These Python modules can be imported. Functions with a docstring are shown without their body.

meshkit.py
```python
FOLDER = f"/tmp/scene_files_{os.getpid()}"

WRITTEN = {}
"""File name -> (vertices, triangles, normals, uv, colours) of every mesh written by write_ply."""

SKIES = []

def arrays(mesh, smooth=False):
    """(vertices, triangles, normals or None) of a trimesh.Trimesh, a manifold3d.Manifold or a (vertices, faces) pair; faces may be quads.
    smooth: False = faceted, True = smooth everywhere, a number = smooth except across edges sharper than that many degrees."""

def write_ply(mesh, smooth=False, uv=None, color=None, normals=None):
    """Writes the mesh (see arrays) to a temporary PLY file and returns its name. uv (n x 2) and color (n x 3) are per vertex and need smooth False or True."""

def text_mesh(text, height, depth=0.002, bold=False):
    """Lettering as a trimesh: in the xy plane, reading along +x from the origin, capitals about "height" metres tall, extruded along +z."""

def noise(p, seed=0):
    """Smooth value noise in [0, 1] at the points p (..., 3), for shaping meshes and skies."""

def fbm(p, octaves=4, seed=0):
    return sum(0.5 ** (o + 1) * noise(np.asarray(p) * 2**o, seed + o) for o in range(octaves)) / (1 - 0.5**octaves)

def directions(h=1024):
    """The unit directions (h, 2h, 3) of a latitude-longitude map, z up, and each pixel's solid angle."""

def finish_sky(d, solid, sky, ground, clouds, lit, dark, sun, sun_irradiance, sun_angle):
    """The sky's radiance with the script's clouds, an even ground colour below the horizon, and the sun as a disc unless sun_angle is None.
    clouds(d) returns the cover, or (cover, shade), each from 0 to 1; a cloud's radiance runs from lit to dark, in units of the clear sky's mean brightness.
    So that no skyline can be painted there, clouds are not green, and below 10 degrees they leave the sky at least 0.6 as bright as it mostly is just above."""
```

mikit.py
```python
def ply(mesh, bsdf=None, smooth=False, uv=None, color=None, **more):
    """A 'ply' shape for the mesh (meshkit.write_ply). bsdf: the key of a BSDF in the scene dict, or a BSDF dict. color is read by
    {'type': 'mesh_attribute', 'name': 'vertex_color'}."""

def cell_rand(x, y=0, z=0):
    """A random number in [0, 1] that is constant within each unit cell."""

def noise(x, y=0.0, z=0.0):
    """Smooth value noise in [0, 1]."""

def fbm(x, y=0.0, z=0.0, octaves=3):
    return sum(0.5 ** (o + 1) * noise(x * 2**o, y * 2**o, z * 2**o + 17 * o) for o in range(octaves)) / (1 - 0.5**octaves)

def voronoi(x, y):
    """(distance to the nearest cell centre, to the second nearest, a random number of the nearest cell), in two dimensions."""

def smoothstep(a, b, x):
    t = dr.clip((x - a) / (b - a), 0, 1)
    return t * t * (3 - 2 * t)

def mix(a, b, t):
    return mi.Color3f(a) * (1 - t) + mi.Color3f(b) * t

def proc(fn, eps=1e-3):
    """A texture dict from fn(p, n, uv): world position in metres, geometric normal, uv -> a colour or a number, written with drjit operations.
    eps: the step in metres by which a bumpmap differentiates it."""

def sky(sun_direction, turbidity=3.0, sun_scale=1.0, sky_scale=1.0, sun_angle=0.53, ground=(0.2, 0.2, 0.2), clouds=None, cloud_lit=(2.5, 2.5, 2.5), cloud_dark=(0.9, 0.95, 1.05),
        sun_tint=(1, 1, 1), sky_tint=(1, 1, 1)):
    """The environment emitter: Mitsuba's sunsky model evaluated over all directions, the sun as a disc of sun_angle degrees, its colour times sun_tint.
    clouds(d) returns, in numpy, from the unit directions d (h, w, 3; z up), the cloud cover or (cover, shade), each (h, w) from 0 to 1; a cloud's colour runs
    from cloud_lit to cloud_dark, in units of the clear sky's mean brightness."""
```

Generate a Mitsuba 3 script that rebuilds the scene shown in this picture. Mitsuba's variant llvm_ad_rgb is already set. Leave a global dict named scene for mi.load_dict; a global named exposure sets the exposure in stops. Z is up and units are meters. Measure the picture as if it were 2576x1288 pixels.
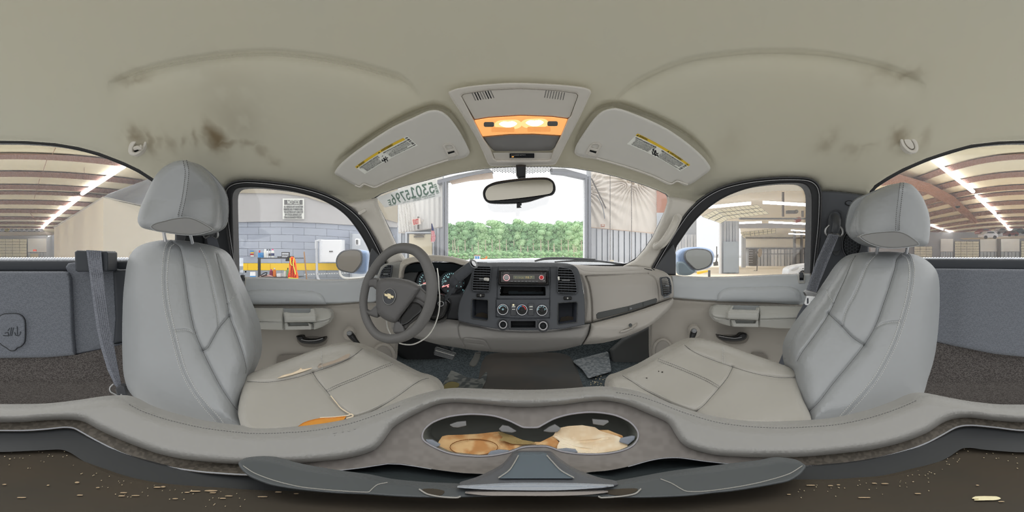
import math, random
import numpy as np, trimesh, shapely
import mitsuba as mi, drjit as dr
import mikit, meshkit
from shapely.geometry import Polygon, LineString, Point
from shapely.ops import unary_union
from scipy.spatial import Delaunay, cKDTree

scene, labels = {}, {}
# ------------------------------------------------------------------ camera, sky, exposure
T = mi.ScalarTransform4f
FOV = 50.0
scene['camera'] = {'type': 'perspective', 'fov': FOV, 'fov_axis': 'x', 'near_clip': 0.05, 'far_clip': 2000.0,
                   'to_world': T().look_at(origin=[0, 0, 0], target=[0, 1, 0], up=[0, 0, 1])}
scene['sky'] = mikit.sky([0.2, -0.55, 0.8], turbidity=4.0, sun_scale=0.0, sky_scale=1.0, ground=(0.40, 0.395, 0.38),
                         clouds=lambda d: (np.ones(d.shape[:2]), 1 - np.clip(d[..., 2], 0, 1)), cloud_lit=(1.65, 1.65, 1.62), cloud_dark=(0.85, 0.86, 0.87))
exposure = 3.25
# ------------------------------------------------------------------ helpers
F = 1288 / math.tan(math.radians(FOV / 2))
rng = np.random.default_rng(7)

def A(px, py, Y):
    px, py, Y = np.broadcast_arrays(np.asarray(px, float), np.asarray(py, float), np.asarray(Y, float))
    return np.stack([(px - 1288) / F * Y, Y, (644 - py) / F * Y], -1)

def new(key):
    if key not in used:
        used.add(key); return key
    n = 1
    while f'{key}_{n:03d}' in used: n += 1
    used.add(f'{key}_{n:03d}'); return f'{key}_{n:03d}'
used = set()

def thing(name, label, cat, group=None, kind=None):
    k = new(name); labels[k] = {'label': label}
    if cat: labels[k]['category'] = cat
    if group: labels[k]['group'] = group
    if kind: labels[k]['kind'] = kind
    return k
def struct(name, label=None):
    k = new(name); labels[k] = {'kind': 'structure'}
    if label: labels[k]['label'] = label
    return k
def sub(t, name, label=None, stuff=False):
    k = new(t + '__' + name)
    if label: labels[k] = {'label': label}
    if stuff: labels[k] = {**labels.get(k, {}), 'kind': 'stuff'}
    return k
def put(key, mesh, bsdf, smooth=True, **kw):
    scene[key] = mikit.ply(mesh, bsdf, smooth=smooth, **kw); return key

def cr(pts, step=6.0, closed=True):
    """Catmull-Rom through the points; a point given twice in a row stays a corner."""
    p = np.asarray(pts, float); n = len(p); out = []
    for i in range(n if closed else n - 1):
        g = (lambda k: p[k % n]) if closed else (lambda k: p[min(max(k, 0), n - 1)])
        a, b, c, d = g(i - 1), g(i), g(i + 1), g(i + 2)
        L = np.linalg.norm((c - b)[:2])
        if L < 1e-9: continue
        ta = (c - a) / 2; td = (d - b) / 2
        for q, (t_, l_) in enumerate(((ta, a), (td, d))):
            m = np.linalg.norm(t_)
            if m > L:
                if q == 0: ta = ta * L / m
                else: td = td * L / m
        if np.linalg.norm(b - a) < 1e-9: ta = (c - b) * .5
        if np.linalg.norm(d - c) < 1e-9: td = (c - b) * .5
        k = max(1, int(math.ceil(L / step)))
        for s in np.arange(k) / k:
            h00, h10, h01, h11 = 2*s**3-3*s*s+1, s**3-2*s*s+s, -2*s**3+3*s*s, s**3-s*s
            out.append(h00*b + h10*ta + h01*c + h11*td)
    if not closed: out.append(p[-1])
    return np.array(out)

def pg(pts, sm=True, rc=0, step=5.0):
    P = Polygon(cr(pts, step) if sm else np.asarray(pts, float))
    if not P.is_valid: P = P.buffer(0)
    if P.geom_type != 'Polygon': P = max(P.geoms, key=lambda g: g.area)
    if rc: P = P.buffer(-rc).buffer(2 * rc).buffer(-rc)
    return P
def rect(x0, y0, x1, y1, rc=0):
    P = shapely.box(x0, y0, x1, y1)
    return P.buffer(-rc).buffer(rc, quad_segs=4) if rc else P
def ell(cx, cy, rx, ry=None, rot=0, n=32):
    ry = ry or rx; t = np.arange(n) * 2 * np.pi / n; c, s = math.cos(math.radians(rot)), math.sin(math.radians(rot))
    x, y = rx * np.cos(t), ry * np.sin(t)
    return Polygon(np.stack([cx + c*x - s*y, cy + s*x + c*y], 1))
def line(pts, w, sm=True, flat=False):
    return LineString(cr(pts, 4, False) if sm else pts).buffer(w / 2, quad_segs=4, cap_style='flat' if flat else 'round')

def ringpts(r, step):
    c = np.asarray(r.coords)[:-1]
    if not step: return c
    out = []
    for i in range(len(c)):
        a, b = c[i], c[(i + 1) % len(c)]
        k = max(1, int(math.ceil(np.linalg.norm(b - a) / step)))
        out += [a + (b - a) * s / k for s in range(k)]
    return np.array(out)

def relief(key, P, Y, th=0.02, bsdf=None, r=0, R=0, g=0, seams=(), fn=None, smooth=True, back=True):
    """A solid with the outline P (pixels at the distance Y): front face at Y(px, py), edges rounded back by R metres over r pixels, seams pressed in, th metres thick."""
    if P.geom_type == 'MultiPolygon':
        parts = [relief(None, q, Y, th, bsdf, r, R, g, seams, fn, smooth, back) for q in P.geoms if q.area > .3]
        n, V, Fc = 0, [], []
        for v, f in parts: V.append(v); Fc.append(f + n); n += len(v)
        m = (np.vstack(V), np.vstack(Fc))
        return put(key, m, bsdf, smooth) if key else m
    Yf = Y if callable(Y) else (lambda x, y: np.full(np.shape(x), float(Y)))
    P = shapely.geometry.polygon.orient(P, -1.0)          # clockwise in (x, y down) ...
    rings = [ringpts(q, g) for q in [P.exterior, *P.interiors]]
    plain = not (g or r or seams)
    bd = np.vstack(rings)
    if plain:
        f2 = earcut(P); v2 = bd
    else:
        g = g or 8.0
        pts = [bd]
        tree = cKDTree(np.vstack([ringpts(q, min(2.0, g)) for q in [P.exterior, *P.interiors]]))
        x0, y0, x1, y1 = P.bounds
        hx, hy = np.meshgrid(np.arange(x0, x1, g), np.arange(y0, y1, g * .87))
        hx[1::2] += g / 2
        hp = np.stack([hx.ravel(), hy.ravel()], 1)
        hp = hp[shapely.contains_xy(P, hp[:, 0], hp[:, 1])]
        if len(hp):
            d = tree.query(hp)[0]; hp = hp[d > (max(r, .55 * g) + (.3 * g if r else 0) if r and r < g * 1.5 else .55 * g)]
        ext = []
        if r:
            for k in (.06, .2, .42, .7, 1.0):
                if k * r < .35: continue
                q = P.buffer(-k * r)
                for e in getattr(q, 'geoms', [q]):
                    if e.is_empty: continue
                    for rr in [e.exterior, *e.interiors]:
                        ext.append(ringpts(rr, max(1.2, min(g, r * .6))))
        for s in seams:
            L = LineString(cr(s[0], 3, False)) if len(s[0]) > 2 else LineString(s[0])
            w = s[1]
            for off in (0, .6 * w, -.6 * w, 1.3 * w, -1.3 * w, 2.2 * w, -2.2 * w):
                q = L.offset_curve(off) if off else L
                for e in getattr(q, 'geoms', [q]):
                    if e.is_empty: continue
                    n = max(2, int(e.length / max(2.0, w * .9)))
                    c = np.array([e.interpolate(t, True).coords[0] for t in np.linspace(0, 1, n)])
                    c = c[shapely.contains_xy(P, c[:, 0], c[:, 1])]
                    if len(c): ext.append(c[tree.query(c)[0] > 1.0])
        if ext:
            ext = np.vstack([e for e in ext if len(e)]) if any(len(e) for e in ext) else np.zeros((0, 2))
            if len(ext):
                ext = ext[shapely.contains_xy(P, ext[:, 0], ext[:, 1])]
                _, ix = np.unique(np.round(ext / 1.0), axis=0, return_index=True); ext = ext[np.sort(ix)]
                if len(hp) and seams: hp = hp[cKDTree(ext).query(hp)[0] > .4 * min(g, 6)]
                pts.append(ext)
        pts.append(hp)
        v2 = np.vstack([q for q in pts if len(q)])
        f2 = Delaunay(v2 + rng.normal(0, .02, v2.shape)).simplices
        c = v2[f2].mean(1); f2 = f2[shapely.contains_xy(P, c[:, 0], c[:, 1])]
    e1, e2 = v2[f2[:, 1]] - v2[f2[:, 0]], v2[f2[:, 2]] - v2[f2[:, 0]]
    ar = e1[:, 0] * e2[:, 1] - e1[:, 1] * e2[:, 0]
    f2 = np.where((ar > 0)[:, None], f2[:, ::-1], f2); f2 = f2[np.abs(ar) > 1e-7]
    y = Yf(v2[:, 0], v2[:, 1]).astype(float); y0_ = y
    if r:
        t = np.clip(tree.query(v2)[0] / r, 0, 1); t[:len(bd)] = 0
        y = y + R * (1 - np.sqrt(np.clip(1 - (1 - t) ** 2, 0, 1)))
    for s in seams:
        L = LineString(cr(s[0], 3, False)) if len(s[0]) > 2 else LineString(s[0])
        d = shapely.distance(L, shapely.points(v2))
        y = y + s[2] * np.exp(-(d / s[1]) ** 2)
    if fn is not None: y = y + fn(v2[:, 0], v2[:, 1])
    front = A(v2[:, 0], v2[:, 1], y)
    V, Fc = [front], [f2]; n = len(front)
    if th:
        at = 0; backs = []
        for q in rings:
            k = len(q); a = front[at:at + k]; b = a + [0, th, 0]; at += k
            V += [a, b]; i = np.arange(k); j = (i + 1) % k
            Fc += [np.stack([n + i, n + j, n + k + j], 1), np.stack([n + i, n + k + j, n + k + i], 1)]
            n += 2 * k; backs.append(b)
        if back:
            if plain: bf = earcut(P, rings); bv = np.vstack(backs)
            else: bf = f2; bv = A(v2[:, 0], v2[:, 1], y0_ + max(R, 0)) + [0, th, 0]; bv[:len(bd)] = np.vstack(backs)
            V.append(bv); Fc.append(bf[:, ::-1] + n)
    m = (np.vstack(V), np.vstack(Fc))
    return put(key, m, bsdf, smooth) if key else m

def earcut(P, rings=None):
    import mapbox_earcut as me
    if rings is None: rings = [np.asarray(q.coords)[:-1] for q in [P.exterior, *P.interiors]]
    return np.asarray(me.triangulate_float64(np.vstack(rings), np.cumsum([len(q) for q in rings]).astype(np.uint32))).reshape(-1, 3).astype(int)

def tubem(p, r, n=8, cap=True, flat=1.0, closed=False):
    p = np.asarray(p, float); r = np.broadcast_to(r, (len(p),)).astype(float)
    t = (np.roll(p, -1, 0) - np.roll(p, 1, 0)) if closed else np.gradient(p, axis=0)
    t /= np.linalg.norm(t, axis=1, keepdims=True) + 1e-12
    ref = np.array([0, 1.0, 0]); a = np.cross(t, ref); ln = np.linalg.norm(a, axis=1, keepdims=True)
    a = np.where(ln > .05, a / np.maximum(ln, 1e-9), np.cross(t, [1.0, 0, 0])); a /= np.linalg.norm(a, axis=1, keepdims=True) + 1e-12
    b = np.cross(a, t); ang = np.arange(n) * 2 * np.pi / n
    v = p[:, None] + r[:, None, None] * (np.cos(ang)[None, :, None] * a[:, None] + flat * np.sin(ang)[None, :, None] * b[:, None])
    m = len(p) if closed else len(p) - 1
    i, j = np.meshgrid(np.arange(m), np.arange(n), indexing='ij'); i2 = (i + 1) % len(p)
    q = np.stack([i*n+j, i*n+(j+1) % n, i2*n+(j+1) % n, i2*n+j], -1).reshape(-1, 4)
    f = np.vstack([q[:, [0, 1, 2]], q[:, [0, 2, 3]]]); v = v.reshape(-1, 3)
    if cap and not closed:
        k = len(v); v = np.vstack([v, p[:1], p[-1:], v[:n], v[-n:]])
        jj = np.arange(n); j2 = (jj + 1) % n
        f = np.vstack([f, np.stack([k + 2 + jj, np.full(n, k), k + 2 + j2], 1), np.stack([k + 2 + n + jj, k + 2 + n + j2, np.full(n, k + 1)], 1)])
    return v, f[:, ::-1]
def tube(key, pts, r, bsdf, n=8, step=6, sm=True, flat=1.0, closed=False):
    """pts: (px, py, Y); r in pixels (number or one per point)."""
    p = np.asarray(pts, float); rr = np.broadcast_to(r, (len(p),)).astype(float)
    q = np.column_stack([p, rr])
    q = cr(q, step, closed) if sm and len(p) > 2 else q
    v = A(q[:, 0], q[:, 1], q[:, 2])
    m = tubem(v, q[:, 3] * q[:, 2] / F, n, True, flat, closed)
    return put(key, m, bsdf, 40) if key else m
def merge(ms):
    V, Fc, n = [], [], 0
    for v, f in ms: V.append(np.asarray(v)); Fc.append(np.asarray(f) + n); n += len(v)
    return np.vstack(V), np.vstack(Fc)
def knob(key, cx, cy, Y, prof, bsdf, ax=1.0, ay=1.0, rot=0, n=28, tilt=(0, 0)):
    """Turned about the line of depth: prof = (radius in pixels, metres towards the viewer)."""
    t = np.arange(n) * 2 * np.pi / n; c, s = math.cos(math.radians(rot)), math.sin(math.radians(rot)); V = []
    for r_, d in prof:
        x, y = r_ * ax * np.cos(t), r_ * ay * np.sin(t)
        X, Yy = c*x - s*y, s*x + c*y
        V.append(A(cx + X, cy + Yy, Y) + np.stack([0*t, -d + tilt[0]*X*Y/F + tilt[1]*Yy*Y/F, 0*t], 1))
    m = len(prof); i, j = np.meshgrid(np.arange(m - 1), np.arange(n), indexing='ij')
    q = np.stack([i*n+j, i*n+(j+1) % n, (i+1)*n+(j+1) % n, (i+1)*n+j], -1).reshape(-1, 4)
    mesh = (np.vstack(V), np.vstack([q[:, [0, 2, 1]], q[:, [0, 3, 2]]]))
    return put(key, mesh, bsdf, 35) if key else mesh
def boxm(x0, x1, y0, y1, z0, z1):
    m = trimesh.creation.box(extents=[x1-x0, y1-y0, z1-z0]); m.apply_translation([(x0+x1)/2, (y0+y1)/2, (z0+z1)/2]); return m.vertices, m.faces
def barm(p0, p1, w, h=None):
    """A straight bar between two points of space, w across and h in the other direction (metres)."""
    p0, p1 = np.asarray(p0, float), np.asarray(p1, float); t = (p1-p0) / np.linalg.norm(p1-p0); h = h or w
    a = np.cross(t, [0, 1, 0]); a = np.cross(t, [1, 0, 0]) if np.linalg.norm(a) < .1 else a; a /= np.linalg.norm(a); b = np.cross(a, t)
    c = [p + sa*w/2*a + sb*h/2*b for p in (p0, p1) for sa, sb in ((-1, -1), (1, -1), (1, 1), (-1, 1))]
    return np.array(c), np.array([[0,1,2],[0,2,3],[4,6,5],[4,7,6],[0,4,5],[0,5,1],[1,5,6],[1,6,2],[2,6,7],[2,7,3],[3,7,4],[3,4,0]])
def bar(key, a, b, w, bsdf, h=None):
    Y = (a[2] + b[2]) / 2
    m = barm(A(*a), A(*b), w * Y / F, (h or w) * Y / F)
    return put(key, m, bsdf, False) if key else m
def words(text, p0, p1, h, Y, depth=.0008, bold=False, mirror=False, fit=True):
    """Lettering from pixel p0 to pixel p1 along the base line, h pixels tall, standing proud of the surface at Y (a number or Y(px, py))."""
    m = meshkit.text_mesh(text, h, 1.0, bold); v = np.array(m.vertices)
    p0, p1 = np.array(p0, float), np.array(p1, float); L = np.linalg.norm(p1 - p0); u = (p1 - p0) / L; up = np.array([u[1], -u[0]])
    w = v[:, 0].max()
    x = (v[:, 0] * (L / w if fit else 1))
    if mirror: up = -up
    p = p0 + x[:, None] * u + v[:, 1:2] * up
    y = Y(p[:, 0], p[:, 1]) if callable(Y) else np.full(len(p), float(Y))
    return A(p[:, 0], p[:, 1], y - .0003 - depth * v[:, 2]), np.array(m.faces)
def pocket(key, P, Y, depth, bsdf, shift=(0, 0), shrink=0):
    """A recess behind the opening P: walls and floor."""
    c = ringpts(P.exterior, 6); a = A(c[:, 0], c[:, 1], Y(c[:, 0], c[:, 1]) if callable(Y) else Y)
    q = c + np.array(shift); q = q.mean(0) + (q - q.mean(0)) * (1 - shrink)
    b = A(q[:, 0], q[:, 1], a[:, 1]) + [0, depth, 0]; k = len(c)
    i = np.arange(k); j = (i + 1) % k
    f = np.vstack([np.stack([i, j, k + j], 1), np.stack([i, k + j, k + i], 1), earcut(P, [c]) + k * 2])
    return put(key, (np.vstack([a, b, b]), f), bsdf, 30)
def dashes(pts, Yf, w, ln, gap, lift=.001, off=0):
    """Stitches along a seam: short bars lying on the surface."""
    L = LineString(cr(pts, 3, False)) if len(pts) > 2 else LineString(pts)
    if off: L = L.offset_curve(off)
    s, out = 0, []
    while s + ln < L.length:
        a, b = np.array(L.interpolate(s).coords[0]), np.array(L.interpolate(s + ln).coords[0])
        ya, yb = float(Yf(a[:1], a[1:])[0]), float(Yf(b[:1], b[1:])[0])
        out.append(barm(A(a[0], a[1], ya - lift), A(b[0], b[1], yb - lift), w * ya / F, w * ya / F)); s += ln + gap
    return merge(out)

# ------------------------------------------------------------------ materials
def lin(c):
    c = np.asarray(c, float) / 255; return np.where(c <= .04045, c / 12.92, ((c + .055) / 1.055) ** 2.4)
def mat(name, c, rough=.6, spec=.4, metallic=0.0, bump=None, **kw):
    col = {'type': 'rgb', 'value': lin(c).tolist()} if not isinstance(c, dict) else c
    b = {'type': 'principled', 'base_color': col, 'roughness': rough, 'specular': spec, 'metallic': metallic, **kw}
    if bump: b = {'type': 'bumpmap', 'scale': bump[0], 'tex': mikit.proc(bump[1], bump[2] if len(bump) > 2 else 1e-3), 'bsdf': b}
    scene[name] = {'type': 'twosided', 'bsdf': b}
def glow(rgb, k):
    return {'type': 'area', 'radiance': {'type': 'rgb', 'value': [float(x) * k * .25 for x in rgb]}}
N, FB, SS, MX = mikit.noise, mikit.fbm, mikit.smoothstep, mikit.mix
def speck(c0, c1, s, lo=.35, hi=.65):
    a, b = lin(c0).tolist(), lin(c1).tolist()
    return mikit.proc(lambda p, n, uv: MX(a, b, SS(lo, hi, N(p.x * s, p.y * s, p.z * s))))
grain = lambda p, n, uv: N(p.x * 330, p.y * 330, p.z * 330)
STAINS = [(545, 345, 26, 30, .9), (555, 358, 40, 10, .8), (430, 355, 14, 22, .35), (460, 350, 10, 20, .35), (490, 352, 12, 22, .4), (400, 352, 18, 14, .3), (620, 362, 40, 12, .4),
          (660, 385, 22, 14, .35), (690, 402, 16, 14, .3), (340, 345, 30, 24, .6), (375, 350, 14, 30, .5), (330, 190, 40, 12, .35), (600, 300, 70, 60, .22), (560, 200, 90, 60, .12),
          (2290, 185, 40, 12, .35), (2250, 185, 70, 22, .22), (2265, 345, 24, 28, .6), (2330, 352, 14, 30, .25), (2085, 350, 24, 30, .35), (2075, 365, 30, 30, .2), (2150, 380, 40, 14, .25), (2180, 368, 30, 10, .25), (1840, 360, 40, 40, .12)]
def roof_y(x, y):
    return 4.32 - .72 * np.clip((480 - np.asarray(y, float)) / 480, -.4, 2.5)
_st = [(*A(a, b, float(roof_y(a, b)))[[0, 2]], c * 3.9 / F, d * 3.9 / F, k) for a, b, c, d, k in STAINS]
def liner_col(p, n, uv):
    s = mi.Float(0)
    w = FB(p.x * 22, p.z * 22, 3.0) ; wx = (w - .5) * .05; wz = (FB(p.x * 22, p.z * 22, 9.0) - .5) * .05
    for x, z, rx, rz, k in _st:
        s = dr.maximum(s, k * dr.exp(-dr.square((p.x + wx - x) / rx) - dr.square((p.z + wz - z) / rz)))
    s = s * SS(.1, .62, w + s * .3)
    return MX(MX(lin((204, 199, 179)).tolist(), lin((199, 197, 182)).tolist(), FB(p.x * 3, p.z * 3, 1.0)), lin((118, 100, 72)).tolist(), dr.clip(s, 0, 1))
mat('m_liner', mikit.proc(liner_col), .95, .15)
mat('m_leather', (142, 145, 147), .42, .55, clearcoat=1.0, clearcoat_gloss=.75, bump=(.0006, grain))
mat('m_leather_warm', (166, 163, 156), .42, .5, clearcoat=.4, clearcoat_gloss=.6, bump=(.0005, grain))
mat('m_seam', (92, 92, 92), .7)
mat('m_thread', (186, 186, 184), .7)
mat('m_trim', (195, 191, 183), .6, .35)
mat('m_door', (176, 180, 183), .6, .35, bump=(.0003, grain))
mat('m_door_low', (162, 157, 149), .65, .3, bump=(.0003, grain))
mat('m_door_hi', (168, 168, 163), .5, .4)
mat('m_dashlight', (164, 160, 154), .55, .35, bump=(.0003, grain))
mat('m_dashlow', (141, 139, 136), .6, .3, bump=(.0003, grain))
mat('m_charcoal', (72, 75, 80), .55, .35, bump=(.0003, grain))
mat('m_charcoal2', (66, 68, 72), .5, .4)
mat('m_dark', (30, 33, 36), .6, .3)
mat('m_black', (16, 17, 18), .45, .4)
mat('m_gloss', (14, 14, 15), .18, .5)
mat('m_rubber', (26, 27, 30), .5, .35)
mat('m_rubber2', (52, 52, 54), .45, .45)
mat('m_carpet', speck((56, 63, 66), (74, 81, 84), 260), .95, .1)
mat('m_carpet_rear', speck((66, 62, 61), (100, 96, 94), 340, .2, .8), .95, .1)
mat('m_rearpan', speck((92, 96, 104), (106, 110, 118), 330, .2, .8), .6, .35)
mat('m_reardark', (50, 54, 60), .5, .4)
mat('m_web', mikit.proc(lambda p, n, uv: MX(lin((104, 107, 116)).tolist(), lin((124, 127, 136)).tolist(), SS(.2, .8, N(p.x * 300, p.y * 300, p.z * 300)))), .7, .3)
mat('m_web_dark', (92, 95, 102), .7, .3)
mat('m_chrome', (225, 226, 230), .18, .5, 1.0)
mat('m_satin', (150, 150, 150), .35, .5, 1.0)
mat('m_steel', (120, 118, 114), .4, .5, .9)
mat('m_console', speck((118, 113, 109), (126, 121, 117), 60, .2, .8), .6, .35)
mat('m_pad', (146, 145, 142), .5, .45, bump=(.0005, grain))
mat('m_bin', (48, 50, 52), .42, .45)
mat('m_flange', speck((76, 71, 64), (92, 86, 78), 120), .6, .3)
mat('m_binfloor', mikit.proc(lambda p, n, uv: MX(lin((68, 60, 50)).tolist(), lin((60, 56, 49)).tolist(), FB(p.x * 6, p.y * 9, p.z * 3))), .8, .25)
mat('m_lid', (76, 80, 82), .5, .4)
mat('m_latch', (88, 99, 107), .5, .4)
mat('m_flap', (130, 130, 130), .6, .3)
mat('m_napkin_tan', mikit.proc(lambda p, n, uv: MX(lin((190, 138, 88)).tolist(), lin((214, 178, 130)).tolist(), SS(.35, .7, FB(p.x * 30, p.y * 30, p.z * 30)))), .9, .1)
mat('m_napkin', mikit.proc(lambda p, n, uv: MX(lin((222, 198, 164)).tolist(), lin((238, 224, 198)).tolist(), SS(.35, .7, FB(p.x * 25, p.y * 25, p.z * 25)))), .9, .1)
mat('m_foam', (216, 150, 70), .95, .1)
mat('m_crack', (226, 210, 186), .9, .1)
mat('m_paper', (232, 233, 226), .7, .2)
mat('m_sticker', (250, 252, 252), .6, .2)
mat('m_sticker_ink', (120, 142, 132), .7, .2)
mat('m_ink', (40, 40, 42), .8, .1)
mat('m_greyink', (120, 120, 120), .8, .1)
mat('m_yellow', (228, 192, 66), .7, .2)
mat('m_visor', (205, 203, 197), .85, .15)
mat('m_ohc', (204, 200, 192), .6, .3)
mat('m_ohc_dark', (140, 140, 140), .5, .35)
mat('m_gold', (236, 220, 178), .35, .5)
mat('m_wheel', (100, 99, 98), .5, .4, bump=(.0003, grain))
mat('m_wheel_hub', (94, 93, 93), .55, .35, bump=(.0003, grain))
mat('m_white', (235, 236, 238), .45, .4)
mat('m_mirror', (150, 146, 136), .08, .5, 1.0)
mat('m_mirror_dim', (128, 122, 112), .3, .5, 1.0)
mat('m_truckblue', (122, 150, 190), .25, .6)
# outside
mat('m_block', (172, 178, 190), .8, .2)
mat('m_block2', (168, 174, 187), .8, .2)
mat('m_mortar', (158, 163, 172), .9, .1)
mat('m_wallup', (186, 184, 184), .8, .2)
mat('m_beige', (176, 168, 152), .85, .15)
mat('m_stripe', (244, 202, 60), .7, .2)
mat('m_lowgrey', (152, 158, 166), .8, .2)
mat('m_purlin', speck((146, 112, 100), (158, 122, 110), 30), .8, .2)
mat('m_girder', (166, 124, 106), .8, .2)
mat('m_deck', (238, 228, 202), .85, .15)
mat('m_office', (246, 240, 226), .85, .15)
mat('m_office2', (234, 224, 206), .85, .15)
mat('m_doorcream', (222, 212, 188), .8, .2)
mat('m_corr', (214, 216, 220), .6, .3)
mat('m_corr2', (196, 200, 206), .6, .3)
mat('m_sheet', (238, 236, 232), .35, .4)
mat('m_sheet2', (198, 192, 184), .35, .4)
mat('m_post', (134, 136, 142), .6, .3)
mat('m_concrete', (210, 200, 182), .85, .15)
mat('m_asphalt', (188, 188, 186), .9, .1)
mat('m_rolldoor', (236, 230, 206), .6, .3)
mat('m_frame', (110, 104, 100), .6, .3)
mat('m_orange', (245, 110, 40), .7, .2)
mat('m_lime', (216, 232, 90), .7, .2)
mat('m_red', (196, 40, 44), .5, .4)
mat('m_blue', (70, 140, 200), .5, .4)
mat('m_pink', (214, 84, 140), .5, .4)
mat('m_navy', (40, 52, 104), .6, .3)
mat('m_wood', (158, 122, 92), .7, .2)
mat('m_greybin', (104, 122, 132), .6, .3)
mat('m_carwhite', (226, 230, 236), .25, .6)
mat('m_carred', (150, 60, 52), .25, .6)
mat('m_caryellow', (222, 200, 70), .25, .6)
mat('m_cardark', (50, 54, 60), .2, .6)
mat('m_bark', (196, 186, 166), .85, .15)
for i, c in enumerate([(152, 188, 142), (166, 202, 154), (140, 178, 134), (178, 210, 162)]):
    mat(f'm_leaf{i}', c, .8, .2)
mat('m_lampoff', (250, 250, 250), .5, .3)
scene['m_glass'] = {'type': 'thindielectric', 'int_ior': 1.55}
mat('m_mat', speck((66, 70, 70), (104, 106, 102), 60), .8, .2)
mat('m_mat2', speck((98, 104, 108), (126, 130, 132), 120), .8, .2)
mat('m_mud', (116, 108, 74), .95, .1)
mat('m_crumb', (206, 190, 160), .9, .1)
mat('m_kick', (78, 80, 80), .7, .3)
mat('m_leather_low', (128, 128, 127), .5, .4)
mat('m_wornbrown', (168, 154, 140), .5, .4)
mat('m_satin2', (120, 122, 124), .5, .4)
mat('m_door_sp', (140, 136, 130), .7, .2)
mat('m_ohc_slot', (130, 128, 124), .7, .2)
mat('m_lens', (230, 160, 90), .3, .4)
mat('m_dashlow2', (140, 140, 137), .6, .3)
mat('m_dashlight2', (170, 165, 156), .5, .35)
mat('m_hood', (44, 52, 56), .7, .25)
mat('m_slat', (88, 92, 98), .4, .4)
mat('m_pocket', (62, 66, 74), .6, .3)
mat('m_white2', (215, 214, 208), .5, .4)
mat('m_radio', (72, 70, 70), .22, .5)
mat('m_lcd', (112, 116, 104), .3, .4)
mat('m_lcdink', (206, 186, 140), .5, .3)
mat('m_redprint', (216, 80, 84), .6, .3)
mat('m_paleprint', (168, 206, 218), .6, .3)
mat('m_pedal', (96, 96, 92), .7, .3)
mat('m_edge', (150, 152, 156), .35, .5)
mat('m_edge2', (150, 148, 142), .4, .5)
mat('m_ledge', (96, 98, 108), .3, .6)
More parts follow.
